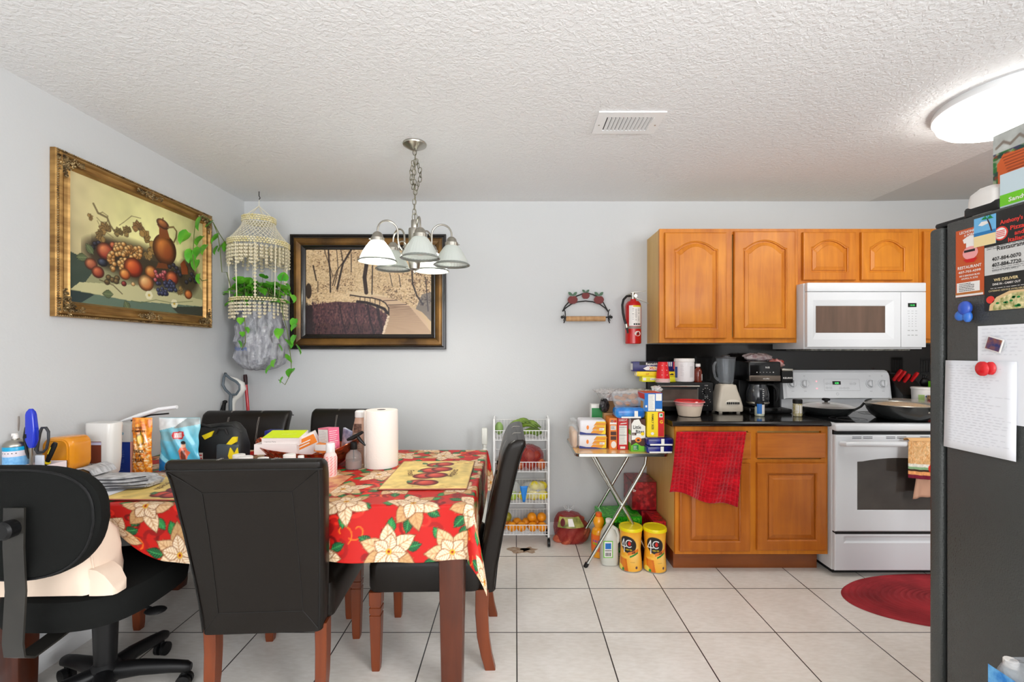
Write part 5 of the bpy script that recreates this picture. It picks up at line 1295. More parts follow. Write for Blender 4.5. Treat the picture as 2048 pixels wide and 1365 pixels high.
# blender
bx, by = (1454 - 1031) * 3.19 / F, 3.21; T = thing('blender', 'cream blender with a ribbed glass jar on the worktop', 'blender', (bx, by, CT))
M_bl = mat('cream_plastic', (206, 196, 180), .35)
m = MB(T, w=1); R = []
for z, hw, hd in ((.012, .086, .080), (.02, .088, .083), (.05, .087, .082), (.10, .076, .074), (.15, .062, .062), (.185, .055, .056), (.190, .052, .053)): R.append([(bx + p, by + q, CT + z) for p, q in rrect(hw, hd, .022, 4)])
m.loft(R); bs = m.done('base', M_bl)
for sx in (-1, 1):
    for sy in (-1, 1): MB(T, w=1).tube([(bx + sx * .06, by + sy * .055, CT), (bx + sx * .06, by + sy * .055, CT + .014)], .012, 10).done('foot', M_bl)
m = MB(bs, w=1); m.ell((bx + .012, by - .0795, CT + .070), (.052, .006, .024), 24, 10); m.done('button_plate', mat('pale_plate', (222, 214, 200), .3))
for k in range(7):
    m = MB(bs, w=1); m.box(bx - .026 + k * .0125 - .004, bx - .026 + k * .0125 + .004, by - .090, by - .083, CT + .062, CT + .078, .002); m.done('button', M_bpl)
m = MB(T, w=1); z0 = CT + .19; rip = lambda a_, z_: .035 * math.cos(a_ * 8)
m.lathe([(.044, 0), (.046, .01), (.050, .03), (.058, .10), (.062, .16), (.063, .180), (.060, .181), (.058, .16), (.053, .10), (.046, .03), (.042, .012)], (bx, by, z0), 64, rip=rip); m.done('jar', mat('blender_glass', (240, 244, 248), .02, trans=.92, ior=1.25, spec=.8))
m = MB(T, w=1); m.tube([(bx - .060, by - .01, z0 + .155), (bx - .078, by - .014, z0 + .152), (bx - .090, by - .016, z0 + .13), (bx - .088, by - .016, z0 + .09), (bx - .076, by - .012, z0 + .05), (bx - .054, by - .008, z0 + .03)], .008, 10); m.done('jar_handle', mat('blender_glass'))
m = MB(T, w=1); m.lathe([(.064, .180), (.066, .183), (.064, .190), (.03, .192), (.028, .200), (.024, .202)], (bx, by, z0), 32); m.done('lid', mat('smoky_lid', (70, 70, 72), .2, coat=.3))
m = MB(T, w=1); m.lathe([(.046, -.002), (.048, 0), (.046, .006)], (bx, by, z0), 28); m.done('collar', M_bl)
# coffee maker
T = thing('coffee_maker', 'black and steel drip coffee maker with a glass carafe on the worktop', 'coffee maker', (1.67, 3.2, CT))
a, b, yf = 1.565, 1.782, 3.110
MB(T, w=1).box(a, b, yf, 3.37, CT, CT + .042, .008).done('base', mat('gloss_black', (16, 16, 17), .14))
MB(T, w=1).box(a, b, yf + .15, 3.37, CT + .04, CT + .22, .006).done('column', M_bpl)
MB(T, w=1).box(a, b, yf + .01, 3.37, CT + .215, CT + .35, .010).done('head', mat('gloss_black'))
m = MB(T, w=1); m.box(a + .004, b - .004, yf + .006, yf + .03, CT + .218, CT + .256, .003); m.done('steel_band', mat('dark_steel', (120, 108, 98), .3, metal=.9))
m = MB(T, w=1); m.m(M_lw).text('9:15', (a + .125, yf + .0095, CT + .305), U, V, .012, bold=True); m.text('mr.coffee', (a + .115, yf + .0055, CT + .232), U, V, .008, bold=True)
for k in range(6): m.ell((a + .055 + k * .022, yf + .0095, CT + .278), (.004 if k in (0, 5) else .0035, .0008, .004 if k in (0, 5) else .0015), 10, 4)
m.done('display_and_lettering')
m = MB(T, w=1); cc = (a + .095, yf + .078, CT + .046)
m.lathe([(.052, 0), (.062, .006), (.070, .04), (.071, .08), (.064, .12), (.056, .14), (.057, .15)], cc, 36); m.done('carafe', mat('smoky_glass', (46, 48, 52), .05, spec=.7, coat=.5))
m = MB(T, w=1); m.lathe([(.0715, .018), (.0725, .019), (.0725, .028), (.0715, .030)], cc, 36, cap0=False, cap1=False); m.done('carafe_band', M_nick)
m = MB(T, w=1); m.lathe([(.058, .148), (.060, .152), (.05, .162), (.02, .166)], cc, 30); m.tube([(cc[0] + .05, cc[1] - .02, CT + .195), (cc[0] + .085, cc[1] - .035, CT + .192), (cc[0] + .108, cc[1] - .042, CT + .16), (cc[0] + .112, cc[1] - .044, CT + .10), (cc[0] + .104, cc[1] - .04, CT + .075)], [.010, .011, .011, .010, .008], 10); m.done('carafe_lid_and_handle', M_bpl)
m = MB(T, w=1); m.m(M_lw)
for k in range(6): m.quad((cc[0] - .004 - (k % 2) * .002, cc[1] - .0725, cc[2] + .045 + k * .014), U, V, .010, .003, .0008)
m.done('level_marks')
T = thing('pod_coffee_machine', 'small black pod coffee machine squeezed between the drip coffee maker and stove', 'coffee machine', (1.83, 3.2, CT))
a, b = 1.788, 1.864
MB(T, w=1).box(a, b, 3.13, 3.36, CT + .0, CT + .03, .006).done('base', M_bpl); MB(T, w=1).box(a, b - .03, 3.22, 3.36, CT + .03, CT + .21, .004).done('column', M_bpl)
m = MB(T, w=1); m.m(M_bpl).box(a, b, 3.12, 3.36, CT + .205, CT + .285, .005); m.done('head')
m = MB(T, w=1); m.box(a, b, 3.118, 3.36, CT + .285, CT + .303, .005); m.done('silver_top', M_nick)
m = MB(T, w=1); m.m(M_lw).text('KEURIG', ((a + b) / 2, 3.1195, CT + .235), U, V, .011, w=.062, bold=True); m.done('lettering')
# crumpled plastic bag on top
def crumple(c, r, seed, mt, nu=26, nv=14, amp=.35, top=True):
    rd = random.Random(seed); ph = [(rd.uniform(0, 6.28), rd.uniform(0, 6.28), rd.randint(2, 7), rd.randint(2, 6)) for _ in range(7)]
    m = MB(); m.m(mt); L = []
    for j in range(1, nv):
        t = PI * j / nv; ring = []
        for i in range(nu):
            a_ = 2 * PI * i / nu; k = 1 + amp * sum(math.sin(p * a_ + q) * math.sin(s_ * t + u) for q, u, p, s_ in ph) / 4
            x, y, z = math.sin(t) * math.cos(a_) * r[0] * k, math.sin(t) * math.sin(a_) * r[1] * k, -math.cos(t) * r[2] * (k if math.cos(t) < 0 else min(k, 1))
            ring.append((c[0] + x, c[1] + y, c[2] + r[2] + z))
        L.append(ring)
    m.loft(L); return m
m = crumple((1.69, 3.25, CT + .345), (.095, .06, .030), 3, mat('grey_print_bag', (206, 196, 196), .2, noise=(40, (150, 120, 124)))); m.done('plastic_bag', None, 'crumpled grey and pink plastic bag on top of the coffee maker', 'bag')
m = crumple((1.80, 3.22, CT + .303), (.055, .05, .03), 8, mat('red_film', (206, 60, 50), .2, noise=(30, (214, 190, 186)))); m.done('snack_bag', None, 'crumpled red plastic bag on the pod coffee machine', 'bag')
# spice bottle and shaker
T = thing('pill_bottle', 'small clear bottle with a blue label in front of the coffee maker', 'bottle', (1.57, 3.02, CT)); c = ((1519 - 1031) * 3.02 / F, 3.02, CT)
m = MB(T, w=1); m.m(mat('cloudy_glass', (190, 196, 176), .1, coat=.4)).lathe([(.026, 0), (.029, .004), (.029, .05), (.026, .062)], c, 24)
f2 = lambda a_, b_: (c[0] + .0295 * math.sin(a_ / .0295), c[1] - .0295 * math.cos(a_ / .0295), c[2] + b_)
m.m(M_blue).add([f2(t, z_) for z_ in (.016, .080) for t in (-.03, -.02, -.01, 0)], [(0, 1, 5, 4), (1, 2, 6, 5), (2, 3, 7, 6)]); m.m(M_lw).add([f2(t, z_) for z_ in (.016, .075) for t in (0.0005, .01, .02, .028)], [(0, 1, 5, 4), (1, 2, 6, 5), (2, 3, 7, 6)]); m.done('bottle')
m = MB(T, w=1); m.lathe([(.024, .060), (.028, .062), (.028, .085), (.024, .088)], c, 24); m.done('cap', M_bpl)
T = thing('spice_shaker', 'glass spice shaker with a black cap beside the stove', 'spice shaker', (1.81, 3.0, CT)); c = ((1595 - 1031) * 3.0 / F, 3.0, CT)
m = MB(T, w=1); m.m(mat('spice_jar', (206, 198, 174), .15, noise=(60, (170, 156, 90)), coat=.4)).lathe([(.024, 0), (.027, .004), (.027, .078), (.025, .084)], c, 22); m.m(M_lw); m.add([(c[0] + .0275 * math.sin(t), c[1] - .0275 * math.cos(t), CT + z_) for z_ in (.022, .074) for t in (-.9, -.4, .1, .6)], [(0, 1, 5, 4), (1, 2, 6, 5), (2, 3, 7, 6)]); m.done('jar')
m = MB(T, w=1); m.lathe([(.026, .083), (.028, .085), (.028, .106), (.025, .110)], c, 22); m.done('cap', M_bpl)

# pans
M_pan = mat('dark_nonstick', (44, 46, 46), .25, spec=.5, coat=.2); ST = .9165
c = ((1652 - 1031) * 3.13 / F, 3.13, ST); T = thing('frying_pan', 'dark frying pan with a flat steel lid on the back left burner', 'frying pan', c)
m = MB(T, w=1); m.lathe([(.115, 0), (.125, .003), (.150, .03), (.163, .052), (.160, .053), (.14, .02), (.01, .012)], c, 48); m.done('pan', M_pan)
m = MB(T, w=1); m.lathe([(.165, .053), (.166, .056), (.12, .070), (.05, .080), (.008, .082)], c, 48); m.done('lid', mat('lid_steel', (206, 200, 194), .22, metal=.6))
m = MB(T, w=1); m.lathe([(.010, .080), (.010, .088), (.024, .094), (.024, .104), (.018, .108)], c, 20); m.done('lid_knob', M_bpl)
m = MB(T, w=1); m.tube([(c[0] + .11, c[1] - .10, ST + .035), (c[0] + .16, c[1] - .10, ST + .062), (c[0] + .205, c[1] - .09, ST + .102), (c[0] + .238, c[1] - .082, ST + .108)], [.009, .009, .010, .010], 10, flat=.7); m.done('handle', M_pan)
c = ((1802 - 1031) * 2.91 / F, 2.91, ST); T = thing('saute_pan', 'deep dark pan of brown food under a glass lid on the front right burner', 'pan', c)
m = MB(T, w=1); m.lathe([(.115, 0), (.13, .003), (.160, .03), (.178, .062), (.184, .092), (.180, .093), (.17, .06), (.01, .05)], c, 56); m.done('pan', M_pan)
m = MB(T, w=1); m.lathe([(.168, .080), (.16, .085), (.10, .097), (.04, .103), (.004, .104)], c, 44); m.done('food', mat('brown_rice_food', (150, 106, 52), .5, noise=(90, (196, 150, 80), (1, 1, 1), 3), bump=(160, .9, .004)))
m = MB(T, w=1); m.lathe([(.184, .0925), (.1855, .094), (.15, .112), (.09, .124), (.02, .129)], c, 48); m.done('glass_lid', mat('lid_glass', (240, 236, 226), .05, alpha=.22, spec=.8))
m = MB(T, w=1); m.tube([(c[0] + .185 * math.cos(t), c[1] + .185 * math.sin(t), ST + .0935) for t in [2 * PI * i / 56 for i in range(56)]], .0028, 6, closed=True); m.done('rim', M_nick)
m = MB(T, w=1); m.tube([(c[0] - .02 + .045, c[1] - .172, ST + .068), (c[0] + .03, c[1] - .200, ST + .082), (c[0] + .07, c[1] - .205, ST + .084), (c[0] + .105, c[1] - .175, ST + .078), (c[0] + .11, c[1] - .145, ST + .068)], .008, 10)
m.done('helper_handle', M_pan)
for x, y in ((.022, -.171), (.108, -.142)):
    m = MB(T, w=1); m.ell((c[0] + x, c[1] + y, ST + .063), (.013, .008, .008), 12, 6); m.done('rivet_plate', M_nick)

# right-hand counter, glimpsed past the refrigerator
T = thing('knife_block', 'black knife block full of red handled knives right of the stove', 'knife block', (2.74, 3.25, CT))
m = MB(T, w=1); m.prism([(3.20, CT), (3.385, CT), (3.385, CT + .24), (3.33, CT + .25), (3.20, CT + .12)], 'x', 2.665, 2.835); m.done('block', mat('black_wood_block', (24, 24, 24), .4))
M_kr = mat('knife_red', (206, 30, 36), .3, coat=.3)
for k, (x, z, L) in enumerate(((2.685, .245, .115), (2.712, .235, .115), (2.742, .21, .11), (2.757, .235, .09), (2.80, .225, .115), (2.735, .12, .085), (2.757, .13, .08), (2.775, .13, .08), (2.795, .13, .08), (2.815, .13, .08), (2.830, .13, .075))):
    y0 = 3.31 if z > .2 else 3.235; m = MB(T, w=1)
    p0 = Vector((x - .012, y0, CT + z - .055)); d = Vector((.28, -.42, .86)).normalized(); p1 = p0 + d * L
    R = []; 
    for t, h in ((0, .010), (.1, .012), (.5, .010), (.85, .013), (1, .009)):
        q = p0 + (p1 - p0) * t; s_ = d.cross(Vector((1, 0, 0))).normalized(); R.append([q + Vector((a_, 0, 0)) + s_ * b_ for a_, b_ in rrect(.008, h, .005, 2)])
    m.m(M_kr).loft(R); m.m(M_nick)
    for t in (.2, .8): q = p0 + (p1 - p0) * t; m.ell(q - s_ * .0 - Vector((0, .0095, 0)), (.0028, .003, .0028), 8, 5)
    m.done('knife_handle')
c = (2.735, 3.13, CT); T = thing('dairy_tub', 'white and green cream tub in front of the knife block', 'tub', c)
m = MB(T, w=1); m.m(M_lw).lathe([(.048, 0), (.051, .003), (.057, .165)], c, 32); f3 = lambda c0, z0, rr=.0575: (lambda a_, b_: (c[0] + rr * math.sin(a_ / rr + c0), c[1] - rr * math.cos(a_ / rr + c0), c[2] + z0 + b_))
m.m(mat('pale_green_print', (176, 206, 130), .5)); m.add([f3(-.75, .05)(t, z_) for z_ in (0, .08) for t in (-.016, 0, .016)], [(0, 1, 4, 3), (1, 2, 5, 4)]); m.m(M_inkb); m.add([f3(-.1, .12, .0585)(.017 * math.cos(t), .010 * math.sin(t)) for t in [2 * PI * i / 20 for i in range(20)]], [tuple(range(20))], False)
m.m(M_ink).text('Sour', None, None, None, .010, fn=f3(.45, .085, .0585)); m.text('Cream', None, None, None, .013, fn=f3(.4, .068, .0585)); m.done('tub')
m = MB(T, w=1); m.lathe([(.058, .164), (.060, .166), (.060, .176), (.057, .178)], c, 32); m.done('lid', M_lw)
c = (2.722, 3.015, CT); T = thing('sauce_jar', 'red sauce jar with a dark and gold lid beside the stove', 'jar', c)
m = MB(T, w=1); m.m(mat('red_sauce', (160, 30, 20), .2, coat=.4)).lathe([(.038, 0), (.041, .004), (.041, .09), (.038, .105)], c, 26); m.m(mat('pink_label', (226, 150, 146), .5)).lathe([(.0415, .035), (.0415, .088)], c, 26, cap0=False, cap1=False); m.done('jar')
m = MB(T, w=1); m.m(mat('dark_floral_lid', (84, 44, 30), .4, noise=(60, (220, 170, 120)))).lathe([(.040, .104), (.042, .106), (.042, .128), (.039, .131)], c, 26); m.done('lid')
m = MB(); m.m(mat('bright_green_box', (110, 206, 30), .4)).box(2.83, 2.93, 3.14, 3.19, CT, CT + .215, .002); m.m(M_lw).quad((2.84, 3.14, CT + .02), U, V, .08, .12, .0005); m.done('snack_box', None, 'bright green and white box at the edge of the refrigerator on the right counter', 'box')
c = (2.90, 3.31, CT); T = thing('utensil_crock', 'black crock with a slotted turner and ladle behind the green box', 'utensil holder', c)
m = MB(T, w=1); m.lathe([(.05, 0), (.055, .004), (.055, .14), (.052, .142), (.05, .02)], c, 26); m.done('crock', M_bpl)
m = MB(); m.m(M_bpl).tube([(2.89, 3.30, CT + .03), (2.87, 3.27, CT + .27)], .006, 8)
sx = 2.842
for i in range(5): m.box(sx + i * .019, sx + i * .019 + .012, 3.262, 3.266, CT + .27, CT + .36)
m.box(sx, sx + .088, 3.262, 3.266, CT + .355, CT + .375); m.box(sx, sx + .088, 3.262, 3.266, CT + .255, CT + .272); m.done('slotted_turner', None, 'black slotted turner standing in the crock against the backsplash', 'utensil')
m = MB(); m.m(M_bpl).tube([(2.91, 3.33, CT + .02), (2.90, 3.28, CT + .24)], .005, 8); m.ell((2.873, 3.262, CT + .20), (.034, .022, .034), 18, 10); m.tube([(2.90, 3.28, CT + .24), (2.885, 3.27, CT + .25), (2.876, 3.266, CT + .22)], .005, 8); m.done('ladle', None, 'black ladle hooked in the crock behind the green box', 'utensil')

# ------------------------------------------------------------------ folding tray table and the food on it
M_oak = wood('light_oak_top', (214, 160, 92), (236, 190, 124), .22, 'x', coat=.4)
M_chr = mat('chrome_tube', (196, 198, 192), .16, metal=1.0)
T = thing('folding_tray_table', 'folding tray table with wood grain top and crossed chrome legs beside the base cabinet', 'folding table', (.65, 3.06, 0))
tx0, tx1, ty0, ty1, tz = .362, .932, 2.812, 3.312, .720
m = MB(T, w=1); m.loft([[((tx0 + tx1) / 2 + p, (ty0 + ty1) / 2 + q, z) for p, q in rrect((tx1 - tx0) / 2 - .005, (ty1 - ty0) / 2 - .005, .03, 5)] for z in (tz - .016, tz)], smooth=False); m.done('top', M_oak)
m = MB(T, w=1); m.loft([[((tx0 + tx1) / 2 + p * k, (ty0 + ty1) / 2 + q * k, z) for p, q in rrect((tx1 - tx0) / 2, (ty1 - ty0) / 2, .032, 6)] for z, k in ((tz - .020, .99), (tz - .018, 1), (tz - .002, 1), (tz, .992))], False, False); m.done('chrome_edge', M_chr)
for sy, yy in ((0, 2.885), (1, 3.255)):
    m = MB(T, w=1); m.tube([(.437, yy, .006), (.60, yy, .28), (.775, yy, .58), (.805, yy, .64), (.812, yy, tz - .018)], .0105, 12); m.done('leg', M_chr)
    m = MB(T, w=1); m.tube([(.483, yy + .024, tz - .018), (.60, yy + .024, .49), (.70, yy + .024, .32), (.862, yy + .024, .012)], .0105, 12); m.done('leg', M_chr)
    for p, q in (((.432, yy, .0), (.446, yy, .026)), ((.868, yy + .024, .0), (.858, yy + .024, .026))):
        m = MB(T, w=1); m.tube([p, q], .0135, 10); m.done('foot_cap', M_bpl)
m = MB(T, w=1); m.tube([(.655, 2.87, .395), (.655, 3.29, .395)], .006, 8); m.done('crossbar', M_chr)
tz += .0006
def carton(name, label, x0, x1, y0, y1, z0, z1, mt, deco=None, rz=0.0, cat='box', group=None, pillow=0):
    """printed carton or soft pack; deco(m, w, h) draws on the front face in local coordinates (origin lower left, front at y=0)"""
    w_, d_, h_ = x1 - x0, y1 - y0, z1 - z0
    T_ = MB(); T_.M = Matrix.Translation((x0, y0, z0)) @ Matrix.Rotation(rz, 4, 'Z')
    T_.m(mt)
    if pillow: T_.box(0, w_, 0, d_, 0, h_, pillow, 3)
    else: T_.box(0, w_, 0, d_, 0, h_)
    if deco: deco(T_, w_, h_)
    return T_.done(name, None, label, cat, group)
Z3 = (0, 0, 0)
def q_(m, mt, x, z, w_, h_, off=.0006): m.m(mt).quad((x, 0, z), U, V, w_, h_, off)
def t_(m, mt, s_, x, z, h_, w_=None, off=.0012, align='c', bold=True): m.m(mt).text(s_, (x, 0, z), U, V, h_, w_, off, align, bold)
M_wht = mat('carton_white', (238, 236, 230), .45); M_brn = mat('print_brown', (74, 38, 24), .45); M_lime = mat('print_lime', (110, 196, 40), .4); M_tan = mat('cookie_tan', (206, 150, 84), .6)
# two waffle packs
def waff(m, w_, h_):
    q_(m, M_yel, w_ * .62, h_ * .05, w_ * .36, h_ * .85); m.m(mat('waffle_gold', (226, 150, 50), .5))
    for k in range(3): m.poly((w_ * (.40 + .06 * k), 0, h_ * (.08 + .27 * k)), U, V, [(0, 0), (w_ * .42, .0), (w_ * .50, h_ * .20), (w_ * .1, h_ * .24)], .0009)
    m.m(M_navy).poly((0, 0, 0), U, V, [(0, h_ * .02), (w_ * .5, 0), (w_ * .95, 0), (w_ * .6, h_ * .10), (w_ * .25, h_ * .12), (0, h_ * .22)], .0013); m.m(M_org).poly((w_ * .3, 0, h_ * .5), U, V, [(.008 * math.cos(t), .014 * math.sin(t)) for t in [i * .52 for i in range(12)]], .0013)
    q_(m, M_wht, w_ * .74, h_ * .30, w_ * .18, h_ * .16, .0016); m.m(M_ink).scribble((w_ * .75, 0, h_ * .33), U, V, w_ * .16, h_ * .1, 2, .0008, 3, off=.002)
carton('waffle_pack', 'white and yellow waffle pack lying on the tray table, lower of the two', .405, .580, 2.955, 3.10, tz, tz + .088, mat('pack_white', (226, 224, 228), .3), waff, pillow=.010, group='waffle packs')
carton('waffle_pack', 'white and yellow waffle pack lying on the tray table, upper of the two', .408, .575, 2.95, 3.09, tz + .089, tz + .182, mat('pack_white'), waff, pillow=.012, group='waffle packs')
m = MB(); m.m(mat('bread_brown', (206, 150, 96), .5, noise=(20, (230, 190, 150)))); m.box(.365, .398, 2.98, 3.18, tz, tz + .11, .016, 3)
m.m(M_plas).loft([[(.382 + p * k, 3.08 + q * k, z) for p, q in rrect(.026, .105, .02, 4)] for z, k in ((tz, .9), (tz + .03, 1), (tz + .12, 1), (tz + .15, .5), (tz + .17, .7))]); m.done('bread_bag', None, 'loaf of bread in a clear bag at the left end of the tray table', 'bread')
def club(m, w_, h_):
    q_(m, M_grn, .003, .03, w_ - .006, h_ - .055); q_(m, M_red, w_ * .3, .02, w_ * .7, .03, .0009); t_(m, M_yel, 'Club', w_ * .52, h_ * .52, .028, w_ * .62)
carton('cracker_box', 'green cracker box standing behind the waffle packs', .510, .604, 3.13, 3.19, tz, tz + .262, M_wht, club)
def snack(m, w_, h_):
    q_(m, M_wht, .003, h_ * .80, w_ - .006, .012); t_(m, M_navy, 'O', w_ * .35, h_ * .86, .016); q_(m, M_red, w_ * .62, h_ * .86, .014, .014); q_(m, M_wht, w_ * .15, h_ * .62, w_ * .7, h_ * .14)
    m.m(M_ink).scribble((w_ * .2, 0, h_ * .64), U, V, w_ * .6, h_ * .1, 5, .0009, 2, off=.001); q_(m, M_brn, w_ * .15, h_ * .45, w_ * .75, h_ * .12); q_(m, M_brn, w_ * .15, h_ * .30, w_ * .75, h_ * .12)
    m.m(M_wht).poly((w_ * .55, 0, h_ * .15), U, V, [(.017 * math.cos(t), .022 * math.sin(t)) for t in [i * .45 for i in range(14)]], .0009)
carton('snack_box', 'narrow orange and brown snack box left of the red cheese cracker box', .593, .641, 2.935, 3.06, tz, tz + .197, M_org, snack)
def cheez(m, w_, h_):
    t_(m, M_wht, 'CHEEZ-IT', w_ * .5, h_ * .90, .012, w_ * .8); m.m(M_wht).poly((w_ * .2, 0, h_ * .80), U, V, [(0, 0), (.04, .004), (.044, .010), (.006, .006)], .0009); q_(m, M_wht, w_ * .12, h_ * .16, w_ * .76, h_ * .60)
    m.m(M_ink).scribble((w_ * .15, 0, h_ * .18), U, V, w_ * .7, h_ * .56, 16, .0006, 7, off=.0012); q_(m, M_ink, w_ * .13, h_ * .70, w_ * .74, .002, .001); q_(m, M_ink, w_ * .13, h_ * .45, w_ * .74, .002, .001); q_(m, M_wht, w_ * .22, h_ * .03, w_ * .5, h_ * .07)
carton('cracker_box', 'red cheese cracker box with a white nutrition panel, front row of the tray table', .644, .708, 2.925, 3.11, tz, tz + .200, M_red, cheez)
def bites(m, w_, h_):
    m.m(M_wht).poly((0, 0, 0), U, V, [(w_ * .03, h_ * .35), (w_, h_ * .42), (w_, h_ * .78), (w_ * .72, h_ * .85), (w_ * .55, h_), (w_ * .2, h_ * .97), (w_ * .03, h_ * .85)], .0006)
    t_(m, M_ink, 'Little', w_ * .42, h_ * .70, .022, w_ * .55); t_(m, M_ink, 'Bites', w_ * .62, h_ * .56, .022, w_ * .58); q_(m, M_brn, w_ * .05, h_ * .50, w_ * .32, h_ * .08, .001); m.m(M_wht).scribble((w_ * .06, 0, h_ * .51), U, V, w_ * .28, h_ * .05, 2, .0008, 3, off=.0015)
    m.m(M_org).poly((w_ * .5, 0, h_ * .36), U, V, [(.020 * math.cos(t), .016 * math.sin(t)) for t in [i * .45 for i in range(14)]], .001); m.m(M_brn).poly((w_ * .5, 0, h_ * .35), U, V, [(.009 * math.cos(t), .007 * math.sin(t)) for t in [i * .45 for i in range(14)]], .0015)
    m.m(M_yel).poly((w_ * .80, 0, h_ * .545), U, V, [(.011 * math.cos(t), .011 * math.sin(t)) for t in [i * .45 for i in range(14)]], .0015)
    m.m(M_lime).poly((0, 0, 0), U, V, [(0, 0), (w_, 0), (w_, h_ * .16), (w_ * .7, h_ * .17), (w_ * .35, h_ * .27), (0, h_ * .18)], .0008); q_(m, M_grn, w_ * .12, h_ * .04, w_ * .4, h_ * .16, .0014); m.m(M_wht).scribble((w_ * .16, 0, h_ * .05), U, V, w_ * .32, h_ * .13, 4, .0012, 3, off=.002)
m = carton('muffin_box', 'brown and green mini muffin box beside the red cheese cracker box', .714, .802, 2.872, 3.02, tz, tz + .200, M_brn, bites)
mm = MB(m); mm.M = Matrix.Translation((-.044, -.074, 0)); mm.m(M_wht).quad((-.0004, .148, 0), (0, -1, 0), V, .148, .2, .0004); mm.m(M_lime).quad((-.0006, .148, 0), (0, -1, 0), V, .148, .05, .0006).quad((-.0006, .148, .10), (0, -1, 0), V, .148, .03, .0006); mm.done('side_panel')
def bluep(m, w_, h_): q_(m, M_wht, w_ * .1, -.0 + h_ * .05, w_ * .85, h_ * .2); q_(m, M_wht, w_ * .52, h_ * .15, w_ * .12, h_ * .75, .001)
M_bw = mat('shiny_blue_wrap', (24, 36, 140), .2, coat=.5, noise=(20, (14, 20, 84)))
carton('cookie_pack', 'dark blue cookie pack on the right edge of the tray table, lower of the two', .795, .955, 2.815, 2.95, tz, tz + .046, M_bw, bluep, pillow=.012, group='blue cookie packs', cat='snack pack')
carton('cookie_pack', 'dark blue cookie pack on the right edge of the tray table, upper of the two', .798, .958, 2.812, 2.945, tz + .0465, tz + .094, M_bw, bluep, pillow=.012, group='blue cookie packs', cat='snack pack')
def fam(m, w_, h_):
    q_(m, M_red, w_ * .63, .002, w_ * .36, h_ - .004); m.m(M_ink).text('FAMILY SIZE', (w_ * .26, 0, h_ * .60), (0, 0, -1), (1, 0, 0), .012, h_ * .62, .0012, 'c', True)
    m.m(M_wht).poly((w_ * .3, 0, h_ * .13), U, V, [(.010 * math.cos(t), .009 * math.sin(t)) for t in [i * .45 for i in range(14)]], .001); t_(m, M_yel, 'G', w_ * .82, h_ * .54, .020); q_(m, M_wht, w_ * .70, h_ * .78, w_ * .2, h_ * .16, .001); q_(m, M_grn, w_ * .76, h_ * .82, w_ * .12, h_ * .09, .0014)
carton('cracker_box', 'yellow and red family size box standing on the dark blue cookie packs', .808, .912, 2.85, 2.93, tz + .0945, tz + .248, M_yel, fam)
def bluebar(m, w_, h_):
    q_(m, M_wht, w_ * .20, .004, w_ * .38, h_ * .9); m.m(M_ink).scribble((w_ * .23, 0, .006), U, V, w_ * .32, h_ * .86, 12, .0005, 2, off=.0012); q_(m, M_wht, w_ * .63, h_ * .58, w_ * .34, h_ * .38); q_(m, M_wht, w_ * .63, .002, w_ * .36, h_ * .12); q_(m, M_wht, w_ * .04, h_ * .22, w_ * .1, h_ * .12)
m = carton('snack_bar_box', 'blue snack bar box with a red top, on the yellow and red family size box', .795, .903, 2.862, 3.02, tz + .2485, tz + .362, M_blue, bluebar)
mm = MB(m); mm.M = Matrix.Translation((-.054, -.079, 0)); mm.m(M_red).box(0, .108, 0, .158, .1136, .1146); mm.m(mat('pale_blue_print', (130, 180, 226), .4)).quad((-.0005, .158, .0), (0, -1, 0), V, .158, .113, .0004); mm.m(M_red).quad((-.0005, .158, .075), (0, -1, 0), V, .158, .035, .0008); mm.m(M_tan).quad((-.0005, .09, .01), (0, -1, 0), V, .06, .05, .0010); mm.done('top_and_side_print')
# cardboard carton hidden behind, carrying the foil tray
MB().m(M_kraft).box(.61, .90, 3.13, 3.30, tz, tz + .288).done('cardboard_box', None, 'plain cardboard box at the back of the tray table under the foil tray', 'box')
T = thing('foil_tray', 'large foil tray covered with crumpled aluminium foil on top of the food pile', 'foil tray', (.76, 3.19, tz + .289))
M_foil = mat('aluminium_foil', (226, 225, 224), .24, metal=.45, spec=.9, bump=(34, 1.0, .012))
z0 = tz + .289; m = MB(T, w=1); R = [[(.755 + p * k, 3.19 + q * k, z) for p, q in rrect(.20, .12, .03, 5)] for z, k in ((z0, .82), (z0 + .05, .97), (z0 + .052, 1.0))]; m.loft(R); m.done('tray', M_foil)
m = MB(T, w=1); rdn = random.Random(6)
def foil(u, v):
    a_ = -.208 + .416 * u; b_ = -.128 + .256 * v; e = min(u, 1 - u, v, 1 - v); return (.755 + a_, 3.19 + b_, z0 + .053 + .012 * min(1, e * 6) + .006 * math.sin(u * 43 + v * 17) * math.sin(v * 31) + .004 * math.sin(u * 91 - v * 40))
m.sheet(foil, 60, 30); m.done('foil_cover', M_foil)
m = crumple((.945, 3.11, z0 + .055), (.035, .03, .022), 5, M_foil); m.done('foil_ball', None, 'crumpled ball of aluminium foil at the right end of the foil tray', 'foil')
T = thing('cookie_clamshell', 'clear plastic clamshell of cookies leaning on the foil tray', 'cookie box', (.73, 3.0, tz + .27)); m = MB(T)
T.rotation_euler = (math.radians(28), math.radians(-6), 0); T.location = (.715, 2.985, tz + .292)
m.box(-.085, .085, -.045, .075, -.012, .045, .012, 3); m.done('clamshell', M_plas)
for (x, y, z_) in ((-.055, -.02, .012), (-.005, -.028, .010), (.045, -.02, .012), (-.05, .04, .016), (.005, .045, .016), (.055, .04, .016), (-.028, .0, .03), (.03, .008, .03)):
    m = MB(T); m.ell((x, y, z_), (.024, .021, .009), 14, 7, rot=(.2 * (x > 0), .2, 0)); m.done('cookie', mat('baked_cookie', (196, 130, 70), .8, noise=(50, (140, 84, 40)), bump=(90, .9, .004)))
